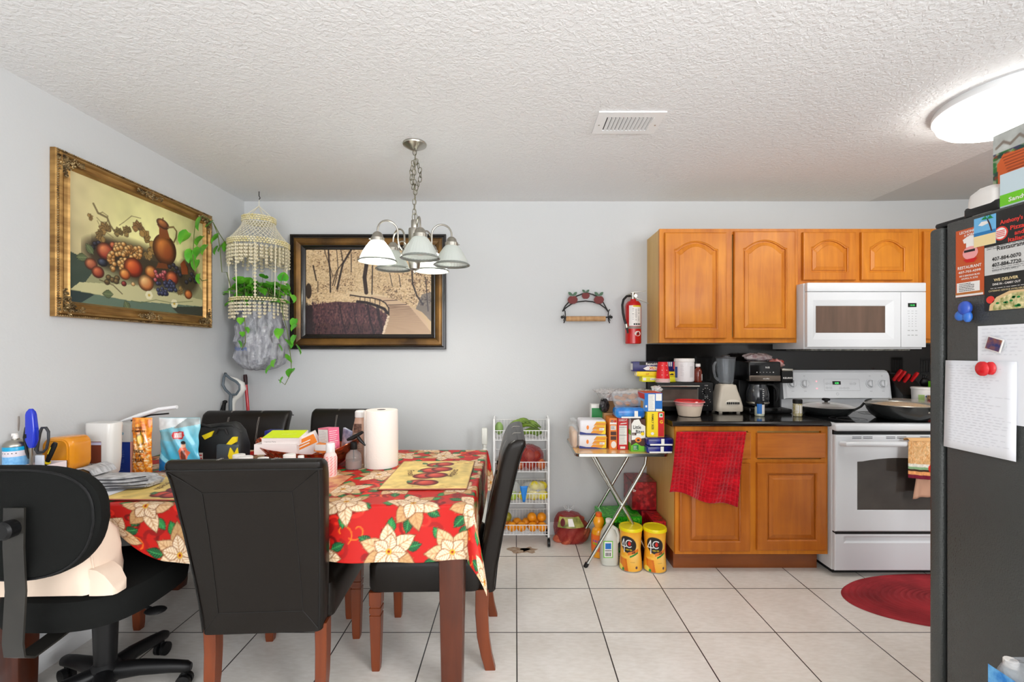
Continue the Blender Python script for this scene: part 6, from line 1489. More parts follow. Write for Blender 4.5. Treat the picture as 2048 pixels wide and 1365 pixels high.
m = MB(); m.m(mat('sky_blue_film', (50, 150, 226), .18, noise=(16, (24, 90, 180)), coat=.5)); m.box(.622, .806, 2.875, 3.0, tz + .2008, tz + .268, .022, 3); m.m(M_wht).quad((.735, 2.8745, tz + .205), U, V, .022, .045, .001).quad((.655, 2.8745, tz + .205), U, V, .12, .010, .0006); m.done('cookie_bag', None, 'bright blue cookie bag lying across the red cracker and muffin boxes', 'snack pack')
m = crumple((.588, 3.085, tz + .183 + .03), (.032, .035, .045), 12, mat('black_film', (24, 22, 24), .2, noise=(30, (60, 56, 58)))); m.done('snack_bag', None, 'crumpled black snack pouch wedged behind the orange and brown snack box', 'snack pack')
MB().m(M_kraft).box(.584, .64, 3.065, 3.125, tz, tz + .212).done('cardboard_box', None, 'slim cardboard box under the black pouch behind the front row', 'box')
# ------------------------------------------------------------------ under and beside the tray table
def tin(label, cx, cy):
    H = .262; rp = [(0, .066), (.006, .0685), (.03, .068), (.13, .060), (.22, .066), (.243, .0685)]
    T = thing('iced_tea_canister', label, 'canister', (cx, cy, 0), group='iced tea canisters')
    c = Cv(.43, .243, .0022, (240, 168, 40)); W = .43; x0 = W / 2
    Xn = np.abs(c.x[None, :] - x0 - .015) / .08; g = np.clip(1 - Xn, 0, 1)[..., None] * np.clip(1 - np.abs(c.y[:, None] - .11) / .13, 0, 1)[..., None]; c.C = c.C * (1 - .75 * g) + np.array((250, 222, 160)) * .75 * g
    c.C = np.clip(c.C, 0, 255)
    for o in (x0 - .035, x0 + .165):
        c.ell(o, .165, .058, .050, (34, 30, 30), -.5)
        c.line([(o - .028, .115), (o - .028, .195), (o - .052, .150), (o - .012, .152)], .006, (246, 246, 246)); c.line([(o + .008 + .022 * math.cos(t), .172 + .022 * math.sin(t)) for t in [.8 + i * .42 for i in range(12)]], .0055, (246, 246, 246))
        c.ell(o + .010, .172, .010, .012, (214, 40, 30)); c.ell(o + .010, .184, .004, .006, (214, 40, 30))
        c.poly([(o + .0, .118), (o + .075, .142), (o + .077, .122), (o + .0, .100)], (226, 120, 30)); c.poly([(o + .012, .098), (o + .07, .122), (o + .072, .112), (o + .014, .088)], (40, 130, 50))
        c.poly([(o - .065, .085), (o - .01, .085), (o + .006, 0), (o - .045, 0)], (214, 106, 24)); c.ell(o - .03, .085, .030, .008, (246, 190, 70))
        c.ell(o - .03, .05, .018, .03, (232, 140, 40), .2, op=.7, soft=.6); c.ell(o - .055, .02, .022, .018, (244, 222, 90)); c.ell(o - .03, .012, .008, .012, (50, 140, 50)); c.ell(o + .055, .03, .007, .008, (90, 60, 70))
        for i in range(7): c.line([(o + .018 + i * .004, .062), (o + .020 + i * .004, .062)], .0014, (150, 110, 60))
    P = np.zeros((c.ny, c.nx, 3)); zz = c.y; rr = np.interp(zz, [p[0] for p in rp], [p[1] for p in rp])
    for j in range(c.ny):
        th = (c.x - x0) / .0685 + .0; P[j, :, 0] = rr[j] * np.sin(th); P[j, :, 1] = -rr[j] * np.cos(th); P[j, :, 2] = zz[j]
    gridmesh('printed_body', P, c.lin(), vmat(.35, .1), T)
    m = MB(T); f = lambda a_, b_: (lambda z: (.001 + np.interp(z, [p[0] for p in rp], [p[1] for p in rp])))(b_)
    def on(c0, z0): return lambda a_, b_: ((np.interp(z0 + b_, [p[0] for p in rp], [p[1] for p in rp]) + .001) * math.sin(a_ / .066 + c0), -(np.interp(z0 + b_, [p[0] for p in rp], [p[1] for p in rp]) + .001) * math.cos(a_ / .066 + c0), z0 + b_)
    m.m(M_yel).text('ICED TEA', None, None, None, .008, w=.042, fn=on(-.42, .131), bold=True); m.m(M_ink).text('28', None, None, None, .015, w=.024, fn=on(.03, .114), bold=True); m.done('lettering')
    m = MB(T); m.lathe([(.0665, .002), (.0695, 0), (.0695, .007), (.067, .008)], seg=40); m.done('base_rim', M_nick)
    m = MB(T); m.lathe([(.0685, .242), (.0715, .243), (.0715, .256), (.069, .262), (.062, .262), (.060, .2595), (.001, .2595)], seg=44); m.done('lid', mat('lid_yellow', (236, 216, 14), .35)); return T
t1 = tin('left iced tea canister with a yellow lid beside the milk jug', .712, 2.875)
t2 = tin('right iced tea canister with a yellow lid beside the base cabinet', .857, 2.862); t2.rotation_euler.z = math.radians(14)
# milk jug and juice bottle
c = (.592, 2.945, 0); T = thing('milk_jug', 'translucent half gallon jug with a green edged label beside the iced tea canisters', 'jug', c)
M_jug = mat('translucent_jug', (208, 208, 198), .3, sss=.2)
m = MB(T, w=1); R = []
for z, h, r in ((0, .045, .03), (.004, .052, .032), (.03, .055, .035), (.15, .055, .035), (.19, .050, .04), (.225, .034, .033), (.245, .021, .021), (.262, .019, .019)): R.append([(c[0] + p, c[1] + q, z) for p, q in rrect(h, h, r, 5)])
m.loft(R); m.done('body', M_jug)
m = MB(T, w=1); m.tube([(c[0] + .018, c[1] - .012, .236), (c[0] + .042, c[1] - .030, .222), (c[0] + .052, c[1] - .038, .19), (c[0] + .048, c[1] - .038, .155), (c[0] + .040, c[1] - .034, .135)], [.010, .011, .011, .011, .009], 10); m.done('handle', M_jug)
m = MB(T, w=1); m.lathe([(.0205, .258), (.022, .260), (.022, .276), (.019, .279)], (c[0], c[1], 0), 24); m.done('cap', M_lw)
m = MB(T, w=1); y_ = c[1] - .0555; m.m(M_lime).quad((c[0] - .045, y_, .055), U, V, .058, .105, .0004); m.m(M_lw).quad((c[0] - .040, y_, .060), U, V, .048, .095, .001); m.m(M_blue).quad((c[0] - .034, y_, .11), U, V, .036, .036, .0016); m.m(M_ink).quad((c[0] - .036, y_, .098), U, V, .04, .004, .0016)
for i in range(4): m.quad((c[0] - .032 + i * .009, y_, .066), U, V, .005, .022, .0016)
m.done('label')
c = (.545, 3.045, 0); T = thing('orange_juice_bottle', 'orange juice bottle with an orange cap behind the tray table leg', 'bottle', c)
m = MB(T, w=1); m.m(mat('orange_juice', (240, 160, 20), .12, coat=.5)); m.lathe([(.038, 0), (.046, .004), (.048, .02), (.046, .16), (.040, .178), (.026, .188), (.029, .20), (.036, .22), (.036, .235), (.026, .255), (.018, .262)], c, 32)
m.m(mat('orange_label', (240, 110, 30), .4)).lathe([(.049, .045), (.049, .15)], c, 32, cap0=False, cap1=False)
f4 = lambda a_, b_, z0=0: (c[0] + .0497 * math.sin(a_ / .05 - .2), c[1] - .0497 * math.cos(a_ / .05 - .2), z0 + b_)
m.m(mat('print_purple', (140, 90, 160), .5)).add([f4(t, z_) for z_ in (.104, .118) for t in (-.04, -.02, 0, .02)], [(0, 1, 5, 4), (1, 2, 6, 5), (2, 3, 7, 6)]); m.m(M_lime).add([f4(t, z_) for z_ in (.088, .100) for t in (-.04, -.02, 0)], [(0, 1, 4, 3), (1, 2, 5, 4)]); m.done('bottle')
m = MB(T, w=1); m.lathe([(.0195, .258), (.021, .26), (.021, .280), (.018, .284)], c, 24); m.done('cap', mat('cap_orange', (226, 96, 14), .35))
# soda packs
def sodac(w_, d_, h_, kind, seed):
    rd = random.Random(seed)
    base = {'g': (46, 176, 30), 'r': (150, 16, 24), 'c': (190, 18, 28)}[kind]
    out = []
    for W, H in ((w_, h_), (d_, h_), (w_, d_)):
        c = Cv(W, H, .0028, base)
        for i in range(int(W * H * 3600)):
            x, y = rd.uniform(0, W), rd.uniform(0, H); r = rd.uniform(.006, .016)
            col = {'g': ((20, 110, 16), (120, 220, 60), (30, 140, 20)), 'r': ((90, 8, 14), (190, 30, 36), (120, 10, 18), (200, 60, 60)), 'c': ((230, 40, 44), (150, 10, 20), (90, 8, 16))}[kind]; col = col[rd.randrange(len(col))]
            if kind == 'g': a_ = rd.uniform(0, 3.1); c.poly([(x + r * math.cos(a_), y + r * math.sin(a_)), (x + r * .4 * math.cos(a_ + 2), y + r * .4 * math.sin(a_ + 2)), (x - r * math.cos(a_), y - r * math.sin(a_)), (x - r * .3 * math.cos(a_ + 2), y - r * .3 * math.sin(a_ + 2))], col)
            else: c.ell(x, y, r, r, col, 0, op=.6, soft=.4)
        out.append(c)
    return out
def sodapack(label, x0, y0, z0, w_, d_, h_, kind, seed, group, rz=0, text=()):
    T = thing('soda_pack', label, 'soda pack', (x0 + w_ / 2, y0 + d_ / 2, z0), rz, group=group); f_, s_, t_p = sodac(w_, d_, h_, kind, seed); hw, hd = w_ / 2, d_ / 2
    m = MB(T); m.box(-hw, hw, -hd, hd, .0005, h_ - .0005, .004); m.done('carton', mat('carton_' + kind, {'g': (40, 150, 30), 'r': (130, 14, 22), 'c': (170, 16, 26)}[kind], .35))
    vm = vmat(.3, .3)
    gridmesh('front_print', f_.plane((-hw + .002, -hd - .0006, .002), (w_ - .004, 0, 0), (0, 0, h_ - .004)), f_.lin(), vm, T)
    gridmesh('side_print', s_.plane((-hw - .0006, hd - .002, .002), (0, -d_ + .004, 0), (0, 0, h_ - .004)), s_.lin(), vm, T)
    gridmesh('top_print', t_p.plane((-hw + .002, -hd + .002, h_ + .0002), (w_ - .004, 0, 0), (0, d_ - .004, 0)), t_p.lin(), vm, T)
    if text:
        m = MB(T)
        for (mt, s, x, z, hh, ww) in text: m.m(mt).text(s, (x * w_ - hw, -hd - .001, z * h_), (1, 0, .12 if kind == 'g' else 0), V, hh, ww * w_, .0012, 'c', True)
        m.done('lettering')
    return T
sodapack('green citrus soda twelve pack behind the milk jug under the tray table, lower', .575, 3.09, 0, .27, .20, .125, 'g', 1, 'green soda packs', .04, ((M_ink, 'mtn', .30, .28, .05, .35), (M_lw, 'DEW', .66, .2, .07, .5)))
sodapack('green citrus soda twelve pack behind the milk jug under the tray table, upper', .560, 3.06, .1255, .27, .22, .125, 'g', 2, 'green soda packs', .04, ((M_ink, 'mtn', .30, .5, .03, .3), (M_inkr, 'DEW', .62, .3, .05, .4)))
sodapack('red soda carton standing directly left of the base cabinet, in front', .872, 2.945, 0, .082, .19, .262, 'c', 3, None)
sodapack('dark cherry red soda carton on the floor behind the front red carton', .850, 3.14, 0, .105, .25, .262, 'r', 4, None)
sodapack('dark cherry red soda pack on top of the rear carton against the wall', .790, 3.15, .263, .165, .24, .19, 'r', 5, None, text=((M_lw, 'Dr', .10, .66, .016, .12),))
m = MB(); m.m(mat('dark_cola_pack', (26, 22, 28), .25, coat=.4, noise=(30, (70, 20, 30)))).box(.768, .842, 2.96, 3.06, .0, .21, .012, 3); m.done('soda_pack', None, 'black wrapped soda pack between the green packs and the red carton', 'soda pack')
# sweet potatoes in a net
T = thing('sweet_potato_bag', 'red net bag of sweet potatoes on the floor between the cart and tray table', 'produce bag', (.40, 3.27, 0))
M_sp = mat('sweet_potato', (176, 74, 48), .5, noise=(40, (206, 110, 80), (1, 1, 1), 3), bump=(90, .4, .003))
for (x, y, z, rx, rz_, rot) in ((.325, 3.27, .045, .07, .038, .5), (.38, 3.24, .055, .085, .036, .9), (.44, 3.25, .05, .08, .036, .7), (.485, 3.28, .045, .06, .034, .8), (.35, 3.30, .12, .075, .038, 2.2), (.42, 3.30, .12, .08, .038, .6), (.465, 3.31, .11, .055, .034, 2.6)):
    m = MB(T, w=1); m.ell((x, y, z), (rx, .04, rz_), 18, 10, rot=(0, -rot, 0), warp=lambda p: (p.x, p.y, p.z * (1 - .2 * (p.x / .08) ** 2) + .006 * math.sin(p.x * 50))); m.done('sweet_potato', M_sp)
m = MB(T, w=1); R = []
for z, a_, b_ in ((0.002, .09, .06), (.03, .115, .075), (.10, .118, .08), (.16, .10, .07), (.20, .07, .05), (.215, .02, .02)):
    R.append([((.402 + (a_ + .006 * math.sin(t * 5)) * math.cos(t)) - .03 * (z / .2), 3.275 + b_ * math.sin(t), z) for t in [2 * PI * i / 30 for i in range(30)]])
def netmat():
    m_ = mat('red_net', (150, 24, 34), .4, alpha=1.0); N = m_.node_tree.nodes; L = m_.node_tree.links; tc = N.new('ShaderNodeTexCoord'); mp = N.new('ShaderNodeMapping'); mp.inputs['Rotation'].default_value = (.6, .8, .3); L.new(tc.outputs['Object'], mp.inputs[0])
    w1 = N.new('ShaderNodeTexWave'); w1.inputs['Scale'].default_value = 60; w2 = N.new('ShaderNodeTexWave'); w2.bands_direction = 'Z'; w2.inputs['Scale'].default_value = 60
    L.new(mp.outputs[0], w1.inputs[0]); L.new(mp.outputs[0], w2.inputs[0]); mx = N.new('ShaderNodeMath'); mx.operation = 'MAXIMUM'; L.new(w1.outputs['Fac'], mx.inputs[0]); L.new(w2.outputs['Fac'], mx.inputs[1])
    g = N.new('ShaderNodeMath'); g.operation = 'GREATER_THAN'; g.inputs[1].default_value = .80; L.new(mx.outputs[0], g.inputs[0]); L.new(g.outputs[0], N['Principled BSDF'].inputs['Alpha']); return m_
m.loft(R, False, False); m.done('net', netmat())
m = MB(T, w=1)
def tagp(u, v): t = -2.45 + 1.75 * u; z = .125 + .065 * v; a_ = .122 - .035 * v; return (.402 + a_ * math.cos(t) - .03 * (z / .2), 3.275 + (a_ - .035) * math.sin(t) - .004, z)
m.m(mat('bag_label_green', (176, 170, 90), .4, noise=(26, (90, 100, 40)))).sheet(tagp, 14, 3)
m.m(M_lw).add([tagp(*q) for q in ((.42, .15), (.62, .15), (.62, .85), (.42, .85))], [(0, 1, 2, 3)], False); 
for i in range(len(m.v) - 4, len(m.v)): m.v[i] = (m.v[i][0], m.v[i][1] - .0015, m.v[i][2])
m.m(mat('potato_red_dot', (96, 20, 30), .4)).add([(lambda p: (p[0], p[1] - .0015, p[2]))(tagp(.2 + .10 * math.cos(t), .5 + .38 * math.sin(t))) for t in [i * .45 for i in range(14)]], [tuple(range(14))], False); m.done('label')
m = MB(T, w=1)
for i in range(12): t = i * .52; m.tube([(.375, 3.27, .212), (.375 + .012 * math.cos(t), 3.27 + .012 * math.sin(t), .225), (.375 + .04 * math.cos(t), 3.27 + .03 * math.sin(t), .24 + .012 * math.sin(i * 2.3))], [.004, .003, .001], 5)
m.done('gathered_top', M_plas)

# ------------------------------------------------------------------ rolling wire cart with produce
M_wire = mat('white_wire', (232, 232, 232), .35)
kx0, kx1, ky0, ky1 = -.148, .228, 3.195, 3.375
T = thing('rolling_cart', 'white four-tier wire cart on black casters against the back wall', 'cart', ((kx0 + kx1) / 2, (ky0 + ky1) / 2, 0))
for x in (kx0, kx1):
    m = MB(T, w=1); m.tube([(x, ky0, .055), (x, ky0, .83), (x - .0, ky0 + .02, .865), (x, ky0 + .06, .875), (x, ky1 - .06, .875), (x, ky1 - .02, .865), (x, ky1, .83), (x, ky1, .055)], .0075, 10); m.done('post', M_wire)
tiers = (.078, .294, .511, .728)
for z in tiers:
    m = MB(T, w=1)
    def wr(p, q, r=.0022): m.tube([p, q], r, 5)
    for zz, back in ((z, 0), (z + .066, 1)):
        m.tube([(kx0, ky0, zz), (kx1, ky0, zz), (kx1, ky1, zz + .05 * back), (kx0, ky1, zz + .05 * back)], .003, 6, closed=True)
    n = 17
    for i in range(1, n):
        x = kx0 + (kx1 - kx0) * i / n; wr((x, ky0, z), (x, ky0, z + .066), .0019); wr((x, ky1, z), (x, ky1, z + .116), .0019); wr((x, ky0, z), (x, ky1, z), .0016)
    for i in range(1, 8):
        y = ky0 + (ky1 - ky0) * i / 8
        for x in (kx0, kx1): wr((x, y, z), (x, y, z + .066 + .05 * i / 8), .0019)
    for y in (ky0 + .05, ky0 + .13): wr((kx0, y, z), (kx1, y, z), .0022)
    m.done('basket', M_wire)
for x in (kx0, kx1):
    for y in (ky0, ky1):
        m = MB(T, w=1); m.tube([(x - .010, y - .008, .025), (x - .009, y - .008, .025), (x + .009, y - .008, .025), (x + .010, y - .008, .025)], [.019, .0245, .0245, .019], 18); m.tube([(x, y, .04), (x, y, .062)], .008, 8); m.done('caster', M_bpl)
M_or = mat('orange_peel', (240, 150, 20), .4, bump=(300, .35, .001)); M_dor = mat('olive_fruit', (150, 140, 40), .4)
k = 0
for row, (y, n) in enumerate(((ky0 + .045, 5), (ky0 + .125, 4))):
    for i in range(n):
        x = kx0 + .045 + (i + .5 * row) * .072 + (.006 if i % 2 else 0); k += 1; m = MB(); r = .0345
        m.ell((x, y, .0825 + r), (r, r, r * .96), 20, 14); m.done('orange', M_or, 'orange in the bottom basket of the cart, front row' if row == 0 else 'orange in the bottom basket of the cart, back row', 'orange', 'oranges in the bottom basket')
for x, mt, nm, y, zc in ((-.06, M_dor, 'lime', ky0 + .085, .172), (.115, M_or, 'orange', ky0 + .085, .170), (-.112, M_or, 'orange', ky0 + .085, .166), (.185, M_or, 'orange', ky0 + .09, .168)):
    m = MB(); m.ell((x, y, zc), (.033, .033, .032), 20, 14); m.done(nm, mt, 'olive green citrus fruit on top of the oranges in the bottom basket' if nm == 'lime' else 'orange resting on top of the others in the bottom basket of the cart', 'fruit' if nm == 'lime' else 'orange', None if nm == 'lime' else 'oranges on top of the pile')
# apples and lemons in a clear bag
M_ga = mat('green_apple', (166, 196, 66), .3, coat=.3); M_le = mat('yellow_lemon', (232, 214, 50), .35)
for i, (x, y, z, mt, nm, lb) in enumerate(((-.095, 3.245, .337, M_ga, 'green_apple', 'green apple in the third basket of the cart'), (-.02, 3.24, .335, M_ga, 'green_apple', 'green apple in the third basket of the cart'), (-.06, 3.30, .337, M_ga, 'green_apple', 'green apple in the third basket of the cart'), (-.045, 3.265, .395, M_ga, 'green_apple', 'green apple in the third basket of the cart'), (.055, 3.245, .335, M_le, 'lemon', 'yellow lemon in the third basket of the cart'), (.125, 3.245, .335, M_le, 'lemon', 'yellow lemon in the third basket of the cart'), (.19, 3.25, .335, M_le, 'lemon', 'yellow lemon in the third basket of the cart'), (.09, 3.31, .34, M_le, 'lemon', 'yellow lemon in the third basket of the cart'), (.135, 3.27, .395, M_le, 'lemon', 'yellow lemon in the third basket of the cart'), (.185, 3.30, .385, M_le, 'lemon', 'yellow lemon in the third basket of the cart'))):
    m = MB(); m.ell((x, y, z), (.036, .036, .034), 18, 12, warp=(lambda p: (p.x, p.y, p.z * (1 - .1 * math.exp(-(p.x ** 2 + p.y ** 2) * 4000)))) if mt is M_ga else (lambda p: (p.x * 1.12, p.y * .95, p.z * .95)))
    if mt is M_ga: m.tube([(x, y, z + .03), (x + .004, y, z + .042)], .0015, 5)
    m.done(nm, mt, lb, 'apple' if mt is M_ga else 'lemon', 'green apples in the third basket' if mt is M_ga else 'lemons in the third basket')
m = crumple((-.045, 3.26, .298), (.082, .058, .066), 21, M_plas, 36, 20, .25); m.done('produce_bag', None, 'clear plastic bag round the green apples in the cart', 'bag')
m = crumple((.125, 3.265, .298), (.086, .06, .062), 23, M_plas, 36, 20, .25); m.done('produce_bag', None, 'clear plastic bag round the lemons in the cart', 'bag')
m = MB(); m.m(mat('bag_tag_blue', (40, 130, 214), .35)).sheet(lambda u, v: (.030 + .055 * u * (1 - .7 * v) + .02 * v, 3.188 - .004 * math.sin(u * 5), .415 - .11 * v), 6, 8); m.done('produce_tag', None, 'bright blue plastic tag hanging over the front of the third basket', 'tag', solid=.001)
# onions
M_on = mat('onion_skin', (196, 110, 60), .35, noise=(14, (166, 76, 40), (3, 3, .6)), coat=.2)
for i, (x, y, z, r) in enumerate(((-.098, 3.24, .552, .036), (-.03, 3.235, .548, .032), (.035, 3.24, .552, .036), (.105, 3.24, .55, .034), (.18, 3.24, .552, .037), (.015, 3.245, .612, .036), (.098, 3.25, .612, .037), (-.09, 3.305, .552, .036), (-.015, 3.31, .552, .036), (.06, 3.315, .552, .036), (.14, 3.31, .552, .036), (.055, 3.29, .635, .032), (.15, 3.285, .605, .03))):
    m = MB(); m.ell((x, y, z), (r, r, r * .92), 18, 12, warp=lambda p: (p.x, p.y, p.z * (1 + .25 * math.exp(-(p.x ** 2 + p.y ** 2) * 6000)))); m.done('onion', M_on, 'brown onion in the second basket of the cart', 'onion', 'onions in the second basket')
m = MB(); R = []
for z, a_, b_ in ((.516, .10, .06), (.54, .115, .07), (.62, .112, .068), (.66, .085, .055), (.685, .03, .03)): R.append([(.085 + (a_ + .005 * math.sin(t * 6)) * math.cos(t), 3.275 + b_ * math.sin(t), z) for t in [2 * PI * i / 28 for i in range(28)]])
m.loft(R, False, False); m.done('onion_net', netmat(), 'red net bag round the onions in the second basket of the cart', 'net bag')
# plantains
M_pla = mat('green_plantain', (120, 150, 40), .4, noise=(18, (60, 84, 22), (1, 1, 1), 4))
rd = random.Random(4)
for i in range(11):
    top = i < 6
    if top: x0_, y0_, z0_ = -.06 + i * .021, 3.25 + .006 * i, .79 + .012 * (i % 3); d = Vector((.75, -.12, .30 - .07 * i))
    else: x0_, y0_, z0_ = .02 + (i - 6) * .010, 3.23 + (i - 6) * .022, .752; d = Vector((1, .05 * (i - 8), .02))
    d.normalize(); L = .135; m = MB(); pts = []
    for t in range(8): u = t / 7; pts.append(Vector((x0_, y0_, z0_)) + d * L * u + Vector((0, 0, .030 * math.sin(PI * u))))
    m.tube(pts, [.006, .013, .0165, .0175, .017, .014, .008, .005], 8); m.done('plantain', M_pla, 'green plantain leaning in the top basket of the cart' if top else 'green plantain lying low in the top basket of the cart', 'plantain', 'plantains raised in the top basket' if top else 'plantains lying in the top basket')
m = MB(); m.ell((-.115, 3.26, .80), (.030, .03, .045), 16, 10); m.done('avocado', mat('pale_green_fruit', (130, 160, 90), .4), 'pale green fruit at the left of the top basket of the cart', 'fruit')
for x_, r_, s_ in ((.02, .07, 3), (.09, .05, 5)):
    m = MB(); pts = [((x_ + r_ * (1 + .3 * math.sin(s_ * t)) * math.cos(t)), 3.13 + .045 * (1 + .25 * math.sin(s_ * t + 1)) * math.sin(t)) for t in [i * .3 for i in range(21)]]
    m.loft([[(p[0], p[1], z) for p in pts] for z in (.0004, .0012)]); m.done('floor_stain', mat('brown_stain', (146, 112, 86), .5, noise=(30, (196, 180, 160))), 'brown dried spill on the floor tiles under the cart, %s' % ('left' if s_ == 3 else 'right'), 'stain')

# ------------------------------------------------------------------ red dish towel on the drawer
def towel():
    c = Cv(.43, .42, .003, (172, 8, 24)); c.noise(.18, 8, 5)
    rd = random.Random(8)
    for i in range(1, 18):
        x = i * .0245; c.line([(x + .0015 * math.sin(j * .9 + i), j * .03) for j in range(15)], .0028, (212, 48, 58), .6); c.line([(j * .03, x + .0015 * math.sin(j * .7 + i)) for j in range(15)], .0028, (212, 48, 58), .6) if x < .42 else None
    n1 = vnoise(c.ny, c.nx, 60, 9)[..., None]; c.C = np.clip(c.C * (1 + .16 * (n1 * 2 - 1)), 0, 255)
    u = (c.x / .43)[None, :] * np.ones((c.ny, 1)); v = (c.y / .42)[:, None] * np.ones((1, c.nx))
    xt = .955 + (1.372 - .955) * u; xb = .912 + (1.300 - .912) * u + .012 * np.sin(u * 7) ; zt = .862 + 0 * u; zb = .505 - .09 * u + .012 * np.sin(u * 9)
    X = xb * (1 - v) + xt * v; Z = zb * (1 - v) + zt * v
    Y = 2.762 - .010 * np.sin(u * 9 + 2 * v) * (1 - .6 * v) - .012 * np.sin(u * 17 + 3 * (1 - v)) * (1 - v) - .008 * (1 - v)
    cell = np.abs(np.sin(c.x[None, :] / .0245 * PI)) * np.abs(np.sin(c.y[:, None] / .0245 * PI)); Y = Y - .0045 * cell
    gridmesh('dish_towel', np.stack([X, Y, Z], -1), c.lin(), mat('terry', rough=.95, spec=.1, vcol=True, sheen=.3), None, 'red waffle weave dish towel hanging over the left drawer of the base cabinet', 'dish towel', solid=.003)
towel()
# crochet-topped towel on the oven handle
c = Cv(.27, .21, .0028, (226, 176, 120)); rd = random.Random(3)
for i in range(260): x, y = rd.uniform(0, .27), rd.uniform(.075, .21); c.line([(x, y), (x + rd.uniform(-.012, .012), y + rd.uniform(.008, .02))], .003, rd.choice(((240, 206, 160), (206, 140, 80), (232, 186, 130))))
for z0_, z1_, col in ((.066, .082, (232, 226, 214)), (.052, .066, (140, 176, 130)), (.040, .052, (62, 40, 28)), (.022, .040, (232, 160, 100)), (.0, .022, (120, 24, 50))): c.rect(0, z0_, .27, z1_, col)
c.noise(.12, 30, 2); c.ell(.155, .060, .036, .032, (206, 40, 30))
T = thing('oven_towel', 'peach hanging kitchen towel with a striped border on the oven door handle', 'hand towel', (2.38, SYF - .06, .50))
u = c.x / .27; v = c.y / .21; UU, VV = np.meshgrid(u, v)
X = 2.265 + (.235 + .03 * (1 - VV)) * UU - .012 * (1 - VV); Z = .615 + .205 * VV - .012 * np.sin(UU * 3.1) * (1 - VV); Y = SYF - .064 - .004 * np.sin(UU * 30) - .012 * (1 - VV)
gridmesh('striped_panel', np.stack([X, Y, Z], -1), c.lin(), vmat(.9), T, w=1, solid=.004)
m = MB(T, w=1); m.m(M_lw).text('EST', (2.405, SYF - .080, .684), U, V, .014, bold=True).text('FM', (2.405, SYF - .080, .660), U, V, .018, bold=True); m.done('lettering')
m = MB(T, w=1); m.sheet(lambda u, v: (2.295 + .20 * u + .02 * v, SYF - .058 - .006 * math.sin(u * 20) - .004 * v, .63 - .145 * (1 - v) + .012 * math.sin(u * 4)), 20, 10); m.done('lower_towel', mat('peach_cotton', (206, 160, 134), .9, bump=(200, .3, .001)), solid=.003)
m = MB(T, w=1); m.sheet(lambda u, v: (2.27 + .22 * u, SYF - .045 - .021 * math.cos(v * PI), .815 + .0045 + .0165 * math.sin(v * PI) ), 10, 8); m.done('fold_over_handle', mat('peach_crochet', (226, 176, 120), .9), solid=.003)

# ------------------------------------------------------------------ braided rug
rc = (2.42, 2.49); A, B = .645, .29; nr, nt_ = 92, 120; P = np.zeros((nr, nt_ + 1, 3)); Cc = np.zeros((nr, nt_ + 1, 3)); nz_ = vnoise(nr, nt_ + 1, 14, 3)
for i in range(nr):
    q = i / (nr - 1); th = np.linspace(0, 2 * PI, nt_ + 1); P[i, :, 0] = rc[0] + A * q * np.cos(th) * 1.0 if True else 0
    P[i, :, 0] = rc[0] + (A - B) * np.sign(np.cos(th)) * min(1, q) * np.abs(np.cos(th)) ** .9 + B * q * np.cos(th); P[i, :, 1] = rc[1] + B * q * np.sin(th); P[i, :, 2] = .008 + .0042 * math.sin(i * PI * 2 / 4.6) if i < nr - 1 else .001
    k_ = .72 + .28 * (0.5 + .5 * math.sin(i * PI * 2 / 4.6)); col = np.array([s2l(168), s2l(44), s2l(54)]); dk = np.clip((nz_[i] - .62) * 4, 0, .45)[:, None]; Cc[i] = col * (1 - dk) * (.9 + .2 * nz_[i][:, None])
gridmesh('braided_rug', P, Cc, mat('braided_red', (176, 56, 62), .9, noise=(5, (128, 44, 48), (1, 1, 1), 6), spec=.2), None, 'red oval braided rug on the floor in front of the stove', 'rug')

